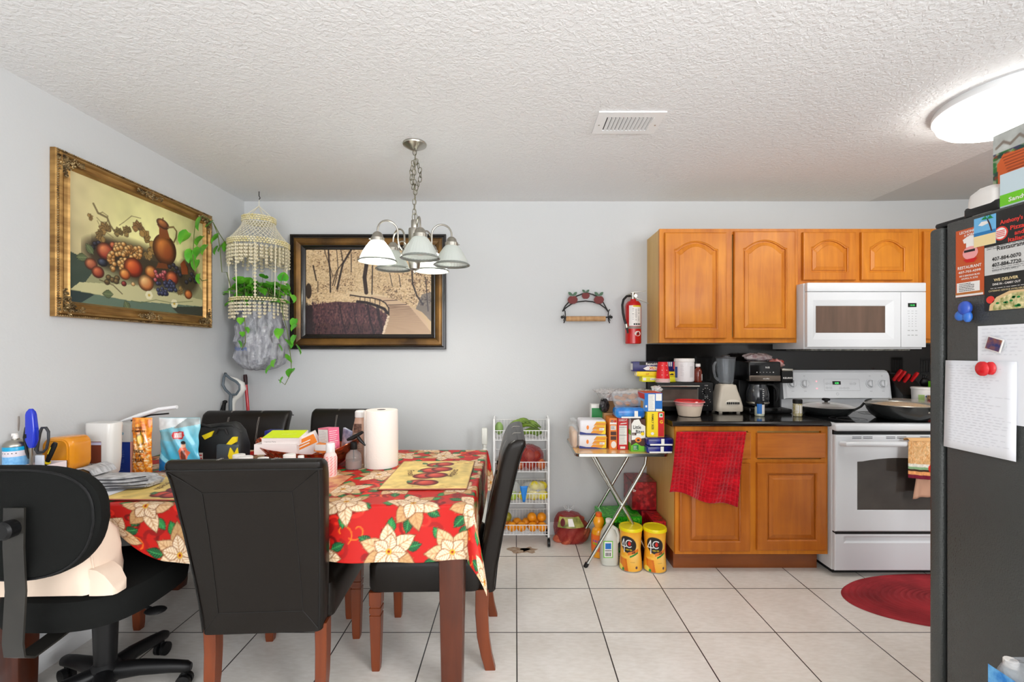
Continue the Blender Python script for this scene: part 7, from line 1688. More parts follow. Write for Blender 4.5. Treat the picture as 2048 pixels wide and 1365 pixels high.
# ------------------------------------------------------------------ papers and magnets on the refrigerator side
def fs(px, py): Y = F * FX / (px - 1031); return (Y, EYE + (703 - py) * Y / F)
FU, FV = (0, -1, 0), (0, 0, 1)
def fo(y, z, off=.0012): return (FX - off, y, z)
def sheetp(name, label, cat, y0, y1, z0, z1, mt, off=.0016, rz=0, deco=None, dz=0):
    m = MB(); m.m(mt).box(FX - off, FX - off + .0006, y1, y0, z0, z1)
    if deco: deco(m)
    return m.done(name, None, label, cat)
def d1(m):
    o = .0016; m.m(M_lw)
    for s, z, h, w_ in (('LECHONERA', 1.703, .008, .062), ('A PORK', 1.692, .008, .034)): m.text(s, fo(1.418, z, o), FU, FV, h, w_, .0006, 'c', True)
    m.poly(fo(1.415, 1.672, o), FU, FV, [(-.020, 0), (-.024, .012), (-.012, .018), (0, .021), (.014, .018), (.022, .010), (.016, 0)], .0006).quad(fo(1.428, 1.658, o), FU, FV, .026, .016, .0007)
    m.m(mat('print_pink', (236, 160, 160), .5)).poly(fo(1.415, 1.640, o), FU, FV, [(.024 * math.cos(t), .020 * math.sin(t)) for t in [i * .4 for i in range(16)]], .0008); m.m(M_ink).quad(fo(1.434, 1.643, o), FU, FV, .034, .007, .0012); m.m(M_red).poly(fo(1.415, 1.622, o), FU, FV, [(-.022, 0), (.022, 0), (.012, -.012), (-.012, -.010)], .0012)
    m.m(M_lw)
    for s, z, h, w_ in (('RESTAURANT', 1.594, .009, .074), ('407-703-4399', 1.581, .007, .070), ('805 E SEMORAN BLVD', 1.570, .005, .064), ('APOPKA, FL 32703', 1.561, .005, .052)): m.text(s, fo(1.418, z, o), FU, FV, h, w_, .0006, 'c', True)
    m.quad(fo(1.458, 1.522, o), FU, FV, .072, .030, .0006); m.quad(fo(1.462, 1.509, o), FU, FV, .086, .006, .0006); m.m(M_ink).scribble(fo(1.450, 1.524, o), FU, FV, .056, .026, 5, .0009, 4, off=.0012); m.m(mat('print_wood', (186, 110, 50), .5)).quad(fo(1.462, 1.515, o), FU, FV, .086, .007, .0008)
sheetp('menu_flyer', 'orange restaurant flyer with a pink chef on the refrigerator side', 'flyer', 1.462, 1.374, 1.508, 1.716, mat('flyer_orange', (196, 86, 40), .4), deco=d1)
def d2(m):
    o = .0028; m.m(mat('print_sand', (236, 214, 160), .5)).quad(fo(1.403, 1.652, o), FU, FV, .064, .032, .0004); m.m(mat('print_sea', (40, 120, 180), .5)).quad(fo(1.403, 1.684, o), FU, FV, .064, .010, .0004); m.m(M_lw).poly(fo(1.39, 1.715, o), FU, FV, [(0, 0), (.012, -.004), (.03, 0), (.026, .008), (.01, .009)], .0004)
    m.m(M_brn).poly(fo(1.352, 1.69, o), FU, FV, [(0, 0), (.004, 0), (-.002, .022), (-.010, .040), (-.012, .038), (-.006, .022)], .0008); m.m(M_grn)
    for t in range(5): a_ = .2 + t * .62; m.poly(fo(1.363, 1.728, o), FU, FV, [(0, 0), (.012 * math.cos(a_), .010 * math.sin(a_) + .003), (.019 * math.cos(a_), .012 * math.sin(a_) - .004), (.010 * math.cos(a_), .006 * math.sin(a_) - .002)], .001)
sheetp('beach_magnet', 'beach scene picture magnet with a palm overlapping the orange flyer', 'magnet', 1.403, 1.339, 1.652, 1.738, mat('print_sky', (110, 180, 226), .4), off=.0028, deco=d2)
def d3(m):
    o = .0016; m.m(mat('flyer_red', (226, 60, 50), .5))
    for s, px, py, w_ in (("Anthony's", 2024, 440, .060), ('Pizza', 2036, 453, .036), ('and', 2040, 464, .024), ('Italian', 2034, 477, .042), ('Restaurant', 2023, 492, .074)): y, z = fs(px, py); m.text(s, fo(y, z - .005, o), FU, FV, .012, w_, .0006, 'c', True)
    y, z = fs(2003, 467); m.poly(fo(y, z, o), FU, FV, [(.020 * math.cos(t), .020 * math.sin(t)) for t in [i * .3 for i in range(20)]], .0006); m.m(M_lw).poly(fo(y, z, o), FU, FV, [(.016 * math.cos(t), .016 * math.sin(t)) for t in [i * .3 for i in range(20)]], .0010); m.m(mat('flyer_red')); 
    for i in range(4): m.quad(fo(y + .012, z - .009 + i * .005, o), FU, FV, .024, .0022, .0014)
    m.m(mat('flyer_grey', (206, 206, 204), .45)).quad(fo(1.372, 1.562, o), FU, FV, .195, .082, .0006); m.m(M_ink)
    for s, px, py, h in (('407-884-0070', 2014, 515, .011), ('407-884-7720', 2014, 527, .011)): y, z = fs(px, py); m.text(s, fo(y, z - .004, o), FU, FV, h, .078, .0012, 'c', True)
    m.scribble(fo(1.365, 1.635, o), FU, FV, .17, .009, 2, .0006, 8, off=.0012); m.m(M_inkg); y, z = fs(2012, 536); m.text('DAILY SPECIALS', fo(y, z - .006, o), FU, FV, .006, .07, .0012); m.m(M_ink).scribble(fo(1.35, 1.572, o), FU, FV, .15, .016, 3, .0005, 9, off=.0012)
    m.m(mat('flyer_cream', (236, 214, 160), .5)); y, z = fs(2013, 557); m.text('WE DELIVER', fo(y, z - .004, o), FU, FV, .008, .066, .0006, 'c', True); y, z = fs(2013, 578); m.text('CATERING SERVICE AVAILABLE', fo(y, z - .004, o), FU, FV, .005, .095, .0006); m.m(M_lw); y, z = fs(2014, 565); m.text('DINE IN - CARRY OUT', fo(y, z - .004, o), FU, FV, .006, .075, .0006, 'c', True); m.scribble(fo(1.355, 1.519, o), FU, FV, .12, .006, 1, .0006, 9)
    m.m(mat('pizza_crust', (222, 190, 140), .5)).poly(fo(1.283, 1.458, o), FU, FV, [(-.076, 0), (-.074, .016), (-.055, .038), (-.02, .052), (.03, .052), (.10, .05), (.10, 0)], .0006)
    m.m(mat('pizza_cheese', (236, 220, 170), .5, noise=(90, (120, 130, 60)))).poly(fo(1.283, 1.4585, o), FU, FV, [(-.066, 0), (-.062, .016), (-.045, .032), (-.015, .044), (.03, .046), (.10, .044), (.10, 0)], .001); m.m(mat('flyer_red')).poly(fo(1.355, 1.49, o), FU, FV, [(.012 * math.cos(t), .011 * math.sin(t)) for t in [i * .4 for i in range(16)]], .0006)
    m.m(M_grn); rd = random.Random(3)
    for i in range(16): y, z = rd.uniform(1.18, 1.335), rd.uniform(1.464, 1.494); m.poly(fo(y, z, o), FU, FV, [(.005 * math.cos(t), .003 * math.sin(t)) for t in [i_ * .9 for i_ in range(7)]], .0014)
sheetp('pizza_menu', 'black pizza restaurant menu with red lettering on the refrigerator side', 'menu', 1.373, 1.175, 1.458, 1.742, mat('menu_black', (34, 34, 34), .4), deco=d3)
def writing(m, y0, z0, w_, h_, rows, seed, cols=1):
    rd = random.Random(seed); m.m(mat('pencil_grey', (150, 152, 164), .7))
    for i in range(rows):
        z = z0 + h_ * (1 - (i + .5) / rows); end = w_ * rd.uniform(.55, .98); x = rd.uniform(0, .006)
        while x < end:
            l = rd.uniform(.008, .024); pts = []
            for k in range(int(l / .0016)): pts.append((x + k * .0016, (.0016 if k % 2 else -.0012) * rd.uniform(.4, 1.2)))
            for (a_, b_), (c_, d_) in zip(pts[:-1], pts[1:]): m.poly(fo(y0, z, .0030), FU, FV, [(a_, b_ - .00025), (c_, d_ - .00025), (c_, d_ + .00025), (a_, b_ + .00025)], .0)
            x += l + .005
M_pap = mat('white_paper', (236, 238, 244), .6)
sheetp('handwritten_list', 'upper white sheet with a handwritten list, behind the larger sheet', 'paper', 1.392, 1.176, 1.135, 1.415, M_pap, .0020, deco=lambda m: writing(m, 1.383, 1.325, .18, .085, 8, 5))
m = MB(); m.m(M_pap)
def pg(u, v): return (FX - .0042 - .006 * (1 - v) * (1 - u) - .003 * u * (1 - v), 1.494 - .213 * u, 1.035 + .276 * v - (.0) * u)
m.sheet(pg, 8, 8); m.done('handwritten_list', None, 'lower white sheet covered in handwriting held by the red magnet', 'paper', solid=.0006)
m = MB(); writing(m, 1.482, 1.055, .185, .245, 30, 7)
m.v = [(p[0] - .0020 - .0060 * max(0, (1.311 - p[2]) / .276) * max(0, (p[1] - 1.281) / .213) - .003 * max(0, (1.311 - p[2]) / .276) * max(0, 1 - (p[1] - 1.281) / .213), p[1], p[2]) for p in m.v]
ls = [o for o in COL.objects if o.get('label', '').startswith('lower white sheet')][0]; m.parent = ls; m.w = 1; m.done('handwriting')
y, z = fs(1938, 621)
T = thing('cap_magnet', 'blue plastic clip magnet shaped like a small cap on the refrigerator side', 'magnet', (FX - .02, y, z))
m = MB(T, w=1); m.M = Matrix.Rotation(0, 4, 'Z'); m.ell((FX - .016, y - .004, z + .006), (.014, .020, .022), 16, 10); m.done('crown', mat('magnet_blue', (40, 80, 180), .25, coat=.4))
m = MB(T, w=1); m.ell((FX - .014, y + .014, z - .016), (.010, .016, .016), 14, 8); m.ell((FX - .014, y - .010, z - .020), (.010, .013, .018), 14, 8); m.done('brim', mat('magnet_blue_light', (50, 110, 200), .25, coat=.4))
y, z = fs(1977, 738); m = MB(); m.m(mat('magnet_red', (206, 20, 30), .25, coat=.4)); m.ell((FX - .018, y, z), (.010, .021, .022), 18, 10); m.ell((FX - .012, y - .018, z + .002), (.008, .015, .020), 16, 8); m.done('clip_magnet', None, 'round red plastic clip magnet holding the lower handwritten sheet', 'magnet')
y, z = fs(1995, 689); m = MB(); m.m(M_lw).box(FX - .012, FX - .009, y - .024, y + .022, z - .02, z + .02, .003); m.m(mat('picture_navy', (30, 50, 110), .3, noise=(60, (150, 90, 60)))).quad((FX - .0122, y + .019, z - .017), FU, FV, .040, .034, .0004); m.m(M_plas).tube([(FX - .009, y - .01, z), (FX - .004, y - .01, z)], .018, 16)
m.v = [(p[0], y + (p[1] - y) * math.cos(.3) - (p[2] - z) * math.sin(.3), z + (p[1] - y) * math.sin(.3) + (p[2] - z) * math.cos(.3)) for p in m.v]
m.done('picture_magnet', None, 'small dark blue picture magnet on the upper handwritten sheet', 'magnet')

# ------------------------------------------------------------------ on top of the refrigerator
FT = 1.7505
x0 = 1.452; c = Cv(.29, .24, .0026, (150, 160, 130)); rd = random.Random(5)
for i in range(500): c.ell(rd.uniform(0, .29), rd.uniform(0, .24), rd.uniform(.004, .012), rd.uniform(.003, .010), rd.choice(((40, 110, 50), (30, 70, 60), (90, 150, 60), (60, 60, 90), (120, 60, 40))))
c.rect(0, .185, .29, .24, (186, 190, 186)); c.noise(.12, 12, 2); c.line([(.01, .2), (.03, .212), (.05, .198), (.075, .214), (.09, .2)], .008, (130, 120, 110)); c.rect(.10, .205, .29, .232, (196, 50, 50))
c.poly([(.015, .09), (.012, .15), (.03, .175), (.08, .17), (.12, .182), (.29, .178), (.29, .10), (.1, .10), (.03, .075)], (210, 96, 44)); c.poly([(.012, .055), (.1, .09), (.29, .1), (.29, .07), (.1, .062), (.02, .03)], (44, 130, 200))
for i in range(8): c.line([(.028 + .003 * i, .165 - i * .009), (.12 + rd.uniform(0, .13), .165 - i * .009)], .0018, (90, 36, 20))
for x, y in ((.02, .02), (.1, .045), (.2, .05)):
    for a_ in range(6): petal(c, x, y, .04, .010, a_ * 1.05, (60, 170, 60), (20, 70, 30), (150, 220, 110))
T = thing('cereal_box', 'colourful cereal box standing on the refrigerator at the right edge', 'box', (x0 + .03, 1.27, FT))
MB(T, w=1).box(x0, x0 + .06, 1.124, 1.413, FT, FT + .242).done('carton', mat('cereal_carton', (60, 110, 70), .45))
gridmesh('front_print', c.plane((x0 - .0008, 1.413, FT + .001), (0, -.288, 0), (0, 0, .24)), c.lin(), vmat(.4, .1), T, w=1)
m = MB(T, w=1); m.m(M_lw).text('CRUNCH', (x0 - .0008, 1.268, FT + .212), FU, FV, .016, .08, .001, 'c', True); m.done('lettering')
m = MB(); m.m(mat('foam_white', (226, 222, 218), .5)); R = []
for z, k in ((0, .86), (.012, .98), (.03, 1.0), (.05, .97), (.066, .9), (.082, .45), (.084, .2)): R.append([(1.420 + p * k, 1.392 + q * k, FT + z) for p, q in rrect(.028, .052, .022, 4)])
m.loft(R); m.done('foam_container', None, 'white foam container on the refrigerator in front of the cereal box', 'container')
m = MB(); m.m(mat('pale_blue_carton', (196, 214, 222), .45)).box(1.392, 1.432, 1.10, 1.336, FT, FT + .095); m.m(mat('print_lime', (110, 196, 40), .4)).quad((1.392, 1.336, FT + .004), FU, FV, .236, .032, .0005); m.m(M_lw).text('Sandwich', (1.392, 1.312, FT + .012), FU, FV, .012, .075, .001, 'l', True); m.done('sandwich_bag_box', None, 'pale blue and green sandwich bag box on the near edge of the refrigerator top', 'box')

# ------------------------------------------------------------------ water pack at the lower right
MB().m(mat('grey_crate', (90, 92, 96), .5)).box(1.188, 1.378, .80, 1.178, 0, .372, .01).done('storage_crate', None, 'grey plastic crate under the water bottles beside the refrigerator', 'crate')
T = thing('water_bottle_pack', 'shrink wrapped pack of water bottles beside the refrigerator at the lower right', 'water pack', (1.28, .98, .373))
M_wb = mat('water_bottle', (214, 226, 232), .08, trans=.55, ior=1.25); M_wl = mat('water_label', (110, 180, 230), .35, noise=(50, (30, 120, 200)))
for i in range(3):
    for j in range(6):
        cx_, cy_ = 1.220 + i * .062, 1.145 - j * .062
        m = MB(T, w=1); m.m(M_wb).lathe([(.026, 0), (.029, .005), (.029, .14), (.026, .155), (.014, .185), (.012, .192)], (cx_, cy_, .373), 18); m.m(M_wl).lathe([(.0295, .055), (.0295, .125)], (cx_, cy_, .373), 18, cap0=False, cap1=False); m.m(M_lw).lathe([(.0145, .190), (.0145, .206), (.013, .208)], (cx_, cy_, .373), 14); m.done('bottle')
m = MB(T, w=1); R = []
for z, k in ((.0, 1), (.12, 1.0), (.16, .98), (.185, .93), (.206, .88), (.2125, .7), (.2135, .3)): R.append([(1.282 + p * k, .99 + q * k, .3735 + z) for p, q in rrect(.094, .188, .03, 4)])
m.m(mat('cloudy_wrap', (226, 232, 238), .12, alpha=.42, spec=.8, bump=(30, .8, .01))).loft(R, False, True); m.done('shrink_wrap')
m = MB(T, w=1); m.m(mat('water_label')).quad((1.1872, 1.168, .44), FU, FV, .34, .115, .0004); m.m(M_grn).poly((1.1866, 1.15, .49), FU, FV, [(0, 0), (.02, .02), (.04, .01), (.05, -.002)], .001); m.done('wrap_print')
# ------------------------------------------------------------------ things on the dining table
TB = TZ + .0045
def tp(px, py): Y = F * (EYE - TB) / (py - 703); return ((px - 1031) * Y / F, Y)
# paper towel roll
c = (-.672, 2.33, TB); T = thing('paper_towel_roll', 'white paper towel roll standing on the poinsettia tablecloth', 'paper towel roll', c)
m = MB(T, w=1); m.M = None; M_pt = mat('paper_towel', (236, 226, 218), .85, bump=(140, .35, .002))
R = []
for z in (0, .004, .14, .276, .280, .2805, .2805):
    pass
m.lathe([(.080, 0), (.0815, .003), (.0815, .150), (.079, .277), (.077, .280), (.022, .281), (.021, .279), (.021, .18)], c, 56, cap1=True, rip=lambda a_, z_: .006 * math.sin(a_ * 2 + z_ * 4) + .003 * math.sin(a_ * 5)); m.done('roll', M_pt)
m = MB(T, w=1); m.lathe([(.0205, .12), (.0205, .2815), (.0185, .2815), (.0185, .12)], c, 30, cap0=False, cap1=False); m.done('core', mat('grey_core', (120, 110, 104), .8))
m = MB(T, w=1); m.sheet(lambda u, v: (c[0] + .0835 * math.cos(3.4 + .5 * u) - .002 * u, c[1] + .0835 * math.sin(3.4 + .5 * u), TB + .002 + .276 * v), 6, 4); m.done('loose_sheet', M_pt, solid=.001)
# spray bottles
c = (-.792, 2.275, TB); T = thing('glass_spray_bottle', 'small clear glass spray bottle with a black trigger left of the paper towels', 'spray bottle', c)
m = MB(T, w=1); m.lathe([(.034, 0), (.038, .004), (.038, .055), (.034, .072), (.018, .088), (.014, .098)], c, 30); m.done('bottle', mat('thin_glass', (226, 218, 214), .05, trans=.8, ior=1.2, spec=.7))
m = MB(T, w=1); m.lathe([(.033, .004), (.035, .006), (.035, .040), (.001, .040)], c, 24); m.done('liquid', mat('pinkish_liquid', (176, 140, 130), .1, alpha=.6))
m = MB(T, w=1); m.lathe([(.016, .094), (.017, .096), (.016, .125), (.012, .13)], c, 18); m.tube([(c[0] - .03, c[1] - .005, TB + .140), (c[0] + .0, c[1], TB + .152), (c[0] + .045, c[1], TB + .178)], [.008, .014, .009], 10, flat=.8)
m.tube([(c[0] + .02, c[1], TB + .155), (c[0] + .035, c[1], TB + .135), (c[0] + .058, c[1], TB + .112)], [.009, .009, .004], 8); m.tube([c, (c[0], c[1], TB + .1)], .0025, 6); m.done('trigger', M_bpl)
c = (-.800, 2.40, TB); T = thing('spray_bottle', 'tall pink spray bottle with a white top between the glass sprayer and paper towels', 'bottle', c)
m = MB(T, w=1); m.m(mat('peach_bottle', (222, 186, 164), .35, noise=(10, (196, 150, 126)))).lathe([(.038, 0), (.042, .006), (.042, .13), (.036, .17), (.027, .215), (.024, .235)], c, 28, sx=1.1)
m.m(mat('amber_label', (150, 110, 90), .4, noise=(60, (70, 44, 36)))).add([(c[0] + .046 * math.sin(t), c[1] - .0425 * math.cos(t), TB + z_) for z_ in (.16, .205) for t in (-.5, -.2, .1, .4)], [(0, 1, 5, 4), (1, 2, 6, 5), (2, 3, 7, 6)]); m.m(M_inkg)
m.scribble((c[0] - .03, c[1] - .0435, TB + .04), U, V, .06, .08, 7, .0008, 3); m.done('bottle')
m = MB(T, w=1); m.lathe([(.026, .233), (.028, .236), (.027, .262), (.022, .268)], c, 24); m.done('cap', M_lw)
c = (-.705, 2.47, TB); m = MB(); m.m(mat('dark_red_glass', (96, 16, 14), .1, coat=.5)).lathe([(.034, 0), (.038, .004), (.038, .05), (.034, .06)], c, 26); m.done('candle_jar', None, 'small dark red glass jar peeking out behind the paper towels', 'jar')
# pink striped bottle
c = (-.848, 2.13, TB); T = thing('lotion_bottle', 'slim pink striped plastic bottle with a clear cap beside the nearest chair', 'bottle', c)
m = MB(T, w=1); m.m(mat('pale_pink', (244, 214, 210), .35)).lathe([(.026, 0), (.029, .005), (.030, .085), (.026, .10), (.018, .112)], c, 28); m.m(mat('print_coral', (232, 90, 90), .4))
for i in range(13):
    for j in range(5):
        a_ = -1.5 + j * .6 + (i % 2) * .1; m.add([(c[0] + .0305 * math.sin(t), c[1] - .0305 * math.cos(t), TB + .008 + i * .0068 + dz) for dz, t in ((0, a_), (.0045, a_ + .35), (.007, a_ + .35), (.0025, a_))], [(0, 1, 2, 3)], False)
m.done('bottle'); m = MB(T, w=1); m.lathe([(.017, .110), (.020, .112), (.0195, .150), (.017, .154)], c, 22); m.done('cap', mat('cloudy_cap', (232, 230, 228), .2, coat=.4))
# pill bottles, only their caps show above the chair
for k, (px, r, h, y) in enumerate(((491, .030, .098, 2.10), (478, .026, .094, 2.16), (526, .024, .092, 2.10), (553, .026, .090, 2.08), (579, .026, .108, 2.10), (602, .013, .100, 2.11))):
    c = ((px - 1031) * y / F, y, TB); lb = ('wide white capped pill bottle, second from the left behind the nearest chair', 'white capped pill bottle, leftmost behind the nearest chair', 'white capped pill bottle, third from the left behind the nearest chair', 'low white capped pill bottle, fourth from the left behind the nearest chair', 'taller white capped pill bottle, fifth from the left behind the nearest chair', 'narrow white capped bottle, rightmost of the row behind the nearest chair')[k]
    T = thing('pill_bottle', lb, 'bottle', c, group='pill bottles')
    m = MB(T, w=1); m.lathe([(r * .9, 0), (r, .003), (r, h - .03), (r * .85, h - .022)], c, 22); m.done('bottle', mat('pill_bottle_white', (232, 226, 222), .4))
    m = MB(T, w=1); m.lathe([(r * .95, h - .022), (r * 1.02, h - .020), (r * 1.02, h - .002), (r * .95, h)], c, 26); m.done('cap', M_lw)
# copper bowl
bc3 = (-1.035, 2.33, TB); T = thing('copper_bowl', 'hammered copper bowl with a wavy rim holding small boxes on the table', 'bowl', bc3)
M_cop = mat('hammered_copper', (176, 84, 52), .22, metal=.85); nt = M_cop.node_tree; N = nt.nodes; v_ = N.new('ShaderNodeTexVoronoi'); v_.inputs['Scale'].default_value = 34; tc_ = N.new('ShaderNodeTexCoord'); nt.links.new(tc_.outputs['Object'], v_.inputs['Vector']); b_ = N.new('ShaderNodeBump'); b_.inputs['Strength'].default_value = .9; b_.inputs['Distance'].default_value = .012; nt.links.new(v_.outputs['Distance'], b_.inputs['Height']); nt.links.new(b_.outputs[0], N['Principled BSDF'].inputs['Normal'])
m = MB(T, w=1); R = []
for q, z in ((.50, .0), (.56, .002), (.72, .03), (.86, .065), (.96, .095), (1.0, .108), (.98, .109), (.93, .094), (.83, .065), (.69, .035), (.5, .010)):
    R.append([(bc3[0] + .258 * q * math.cos(t), bc3[1] + .135 * q * math.sin(t), TB + z * (1 + .22 * math.cos(2 * t) ** 1 * (z / .108) + .07 * math.cos(4 * t + 1) * (z / .108))) for t in [2 * PI * i / 64 for i in range(64)]])
m.loft(R); m.done('bowl', M_cop)
def hexa(name, label, cat, P8, mt, deco=None):
    m = MB(); m.m(mt).add(P8, [(0, 3, 2, 1), (4, 5, 6, 7), (0, 1, 5, 4), (1, 2, 6, 5), (2, 3, 7, 6), (3, 0, 4, 7)], False)
    if deco: deco(m)
    return m.done(name, None, label, cat)
def obox(cx, cy, z0, w_, d_, h_, rz, rx=0, ry=0):
    M = Matrix.Translation((cx, cy, z0)) @ Euler((rx, ry, rz)).to_matrix().to_4x4()
    return [tuple(M @ Vector((sx * w_ / 2, sy * d_ / 2, zz))) for zz in (0, h_) for sx, sy in ((-1, -1), (1, -1), (1, 1), (-1, 1))], M
def tilted(name, label, cat, c, dims, rot, mt, deco=None):
    T_ = MB(); P8, M = obox(c[0], c[1], c[2], *dims, rot[2], rot[0], rot[1]); T_.m(mt).add(P8, [(0, 3, 2, 1), (4, 5, 6, 7), (0, 1, 5, 4), (1, 2, 6, 5), (2, 3, 7, 6), (3, 0, 4, 7)], False)
    if deco: T_.M = M; deco(T_); T_.M = None
    return T_.done(name, None, label, cat)
M_cw = mat('box_white', (236, 226, 222), .5); M_chart = mat('print_chartreuse', (206, 226, 20), .4)
tilted('food_carton', 'white carton lying in the copper bowl under the yellow green box', 'box', (-1.165, 2.30, TB + .073), (.20, .10, .050), (0, 0, .05), M_cw)
def g1(m): m.m(M_chart).quad((-.088, -.056, .0365), (1, 0, 0), (0, 1, 0), .176, .112, .0008); m.m(M_ink).text('Nutrition Facts', (-.05, -.0565, .016), U, V, .006, .055, .001, 'c', True); m.m(mat('pale_yellow_ink', (240, 246, 150), .5)).text('Organic', (.02, -.01, .0375), (1, .1, 0), (0, 1, 0), .014, .07, .001)
tilted('food_carton', 'yellow green topped box resting on the white carton in the copper bowl', 'box', (-1.145, 2.32, TB + .125), (.178, .115, .036), (math.radians(10), 0, .05), M_cw, g1)
def g2(m): m.m(M_org).quad((-.055, -.0305, .045), U, V, .11, .045, .0006); m.m(M_lw).quad((-.04, -.0305, .055), U, V, .06, .005, .0012).quad((-.04, -.0305, .067), U, V, .07, .005, .0012)
tilted('snack_carton', 'orange and white carton tilted in the middle of the copper bowl', 'box', (-1.020, 2.33, TB + .060), (.11, .06, .10), (0, math.radians(-24), .2), mat('white_flap', (232, 226, 224), .5), g2)
m = MB(); m.m(mat('orange_inner', (236, 140, 60), .45)).add([(-.985, 2.27, TB + .085), (-.905, 2.26, TB + .07), (-.90, 2.38, TB + .07), (-.98, 2.39, TB + .085), (-.975, 2.275, TB + .12), (-.915, 2.265, TB + .125), (-.91, 2.37, TB + .12), (-.97, 2.38, TB + .125)], [(0, 3, 2, 1), (4, 5, 6, 7), (0, 1, 5, 4), (1, 2, 6, 5), (2, 3, 7, 6), (3, 0, 4, 7)], False); m.m(M_lw).quad((-.975, 2.262, TB + .09), (1, -.1, 0), V, .055, .03, .001); m.done('snack_packet', None, 'torn orange and white packet between the orange carton and the pink box', 'box')
def g3(m):
    m.m(M_lw).quad((-.044, -.0285, .006), U, V, .088, .128, .0006); m.m(M_inkg).scribble((-.040, -.0285, .010), U, V, .080, .12, 15, .0006, 4, off=.0012); m.m(M_ink).quad((-.042, -.0285, .068), U, V, .084, .0015, .001)
    m.m(mat('print_hotpink', (232, 110, 140), .4)).quad((.0480, -.028, 0), (0, 1, 0), V, .056, .14, .0006); m.m(M_lw).scribble((.0480, -.024, .01), (0, 1, 0), V, .048, .12, 12, .0014, 6, off=.0012)
tilted('tea_carton', 'pink edged box with nutrition text standing in the right of the copper bowl', 'box', (-.925, 2.315, TB + .052), (.096, .056, .14), (0, math.radians(-5), math.radians(-38)), mat('print_hotpink', (232, 110, 140), .4), g3)
tilted('notepad', 'white and navy packet leaning behind the pink box', 'packet', (-.862, 2.36, TB + .055), (.07, .012, .125), (0, math.radians(10), math.radians(-40)), mat('white_navy_pack', (214, 218, 230), .4, noise=(20, (60, 70, 120))))
# black and yellow bag
T = thing('shoulder_bag', 'black zip bag with yellow and grey patches standing on the table', 'bag', (-1.50, 2.36, TB))
m = MB(T, w=1); R = []
for z, hw, hd, dx in ((0, .125, .050, 0), (.01, .135, .055, 0), (.10, .138, .055, 0), (.17, .128, .045, -.004), (.20, .108, .032, -.006), (.207, .09, .018, -.006)):
    R.append([(-1.50 + dx + p * (1 + .02 * math.sin(z * 60)), 2.36 + q, TB + z + .010 * math.sin(p * 26) * (z > .1)) for p, q in rrect(hw, hd, .035, 5)])
m.loft(R); m.done('body', mat('black_nylon', (24, 25, 26), .5))
m = MB(T, w=1); m.box(-1.475, -1.365, 2.286, 2.308, TB + .012, TB + .115, .010, 3); m.done('front_pocket', mat('slate_nylon', (62, 70, 76), .55))
M_by = mat('bag_yellow', (240, 214, 30), .45)
m = MB(T, w=1); m.m(M_by); y_ = 2.286
m.prism([(-1.395, TB + .02), (-1.375, TB + .02), (-1.358, TB + .055), (-1.365, TB + .10), (-1.38, TB + .07), (-1.40, TB + .10), (-1.41, TB + .06)], 'y', 2.279, 2.286)
m.prism([(-1.425, TB + .115), (-1.395, TB + .15), (-1.375, TB + .15), (-1.378, TB + .125), (-1.40, TB + .112)], 'y', 2.290, 2.304); m.prism([(-1.555, TB + .155), (-1.50, TB + .178), (-1.51, TB + .15), (-1.54, TB + .135)], 'y', 2.304, 2.316); m.prism([(-1.585, TB + .001), (-1.545, TB + .001), (-1.55, TB + .022), (-1.575, TB + .024)], 'y', 2.292, 2.304); m.done('yellow_patches')
m = MB(T, w=1); m.tube([(-1.60, 2.345, TB + .17), (-1.57, 2.33, TB + .205), (-1.52, 2.33, TB + .19), (-1.47, 2.325, TB + .205), (-1.42, 2.33, TB + .20), (-1.38, 2.34, TB + .165)], .008, 8); m.tube([(-1.49, 2.31, TB + .16), (-1.47, 2.305, TB + .19), (-1.44, 2.305, TB + .185), (-1.43, 2.31, TB + .16)], .005, 8); m.done('strap', mat('black_nylon'))
m = MB(); m.m(mat('navy_pack', (40, 48, 130), .35)).box(-1.335, -1.26, 2.47, 2.53, TB, TB + .15, .004); m.done('carton', None, 'small navy blue box behind the black bag and the copper bowl', 'box')
# sweets bags
def pouch(name, label, x0, x1, y, z1, mt, bulge, canvas=None, lean=.0):
    W, H = x1 - x0, z1; c = canvas; T_ = thing(name, label, 'snack bag', ((x0 + x1) / 2, y, TB)); U_, V_ = np.meshgrid(c.x / c.w, c.y / c.h)
    for sgn in (-1, 1):
        waist = 1 - .10 * np.sin(np.clip(V_, 0, 1) * PI) ** 2 - .02 * np.sin(V_ * 21)
        X = x0 + W * (.5 + (U_ - .5) * waist); bl = (np.sin(np.clip(U_, 0, 1) * PI) ** .6) * (np.sin(np.clip(V_ * .96 + .02, 0, 1) * PI) ** .5)
        Y = y + sgn * bulge * bl + lean * V_ + .004 * np.sin(U_ * 20 + V_ * 14) * bl; Z = TB + .002 + H * V_
        gridmesh('front_film' if sgn < 0 else 'back_film', np.stack([X, Y, Z], -1), c.lin(), vmat(.18, .6, .6), T_, w=1)
    return T_
c = Cv(.10, .25, .0024, (236, 140, 30)); rd = random.Random(4)
for i in range(420): x, y = rd.uniform(0, .10), rd.uniform(0, .16); c.line([(x, y), (x + rd.uniform(-.01, .01), y + rd.uniform(-.006, .008))], .004, rd.choice(((250, 214, 150), (206, 96, 10), (244, 170, 60), (250, 230, 190))))
for i in range(60): x, y = rd.uniform(0, .1), rd.uniform(.17, .25); c.ell(x, y, .008, .006, rd.choice(((214, 110, 20), (244, 160, 50))))
c.ell(.052, .155, .022, .026, (240, 170, 30), hi=(252, 214, 90)); c.line([(.052, .18), (.055, .192)], .005, (60, 110, 40))
pb = pouch('candy_bag', 'orange treat bag with dark lettering beside the blue book', -1.785, -1.690, 2.165, .262, None, .018, c)
m = MB(pb, w=1); m.m(mat('dark_brown_ink', (70, 30, 14), .5)); y_ = 2.143
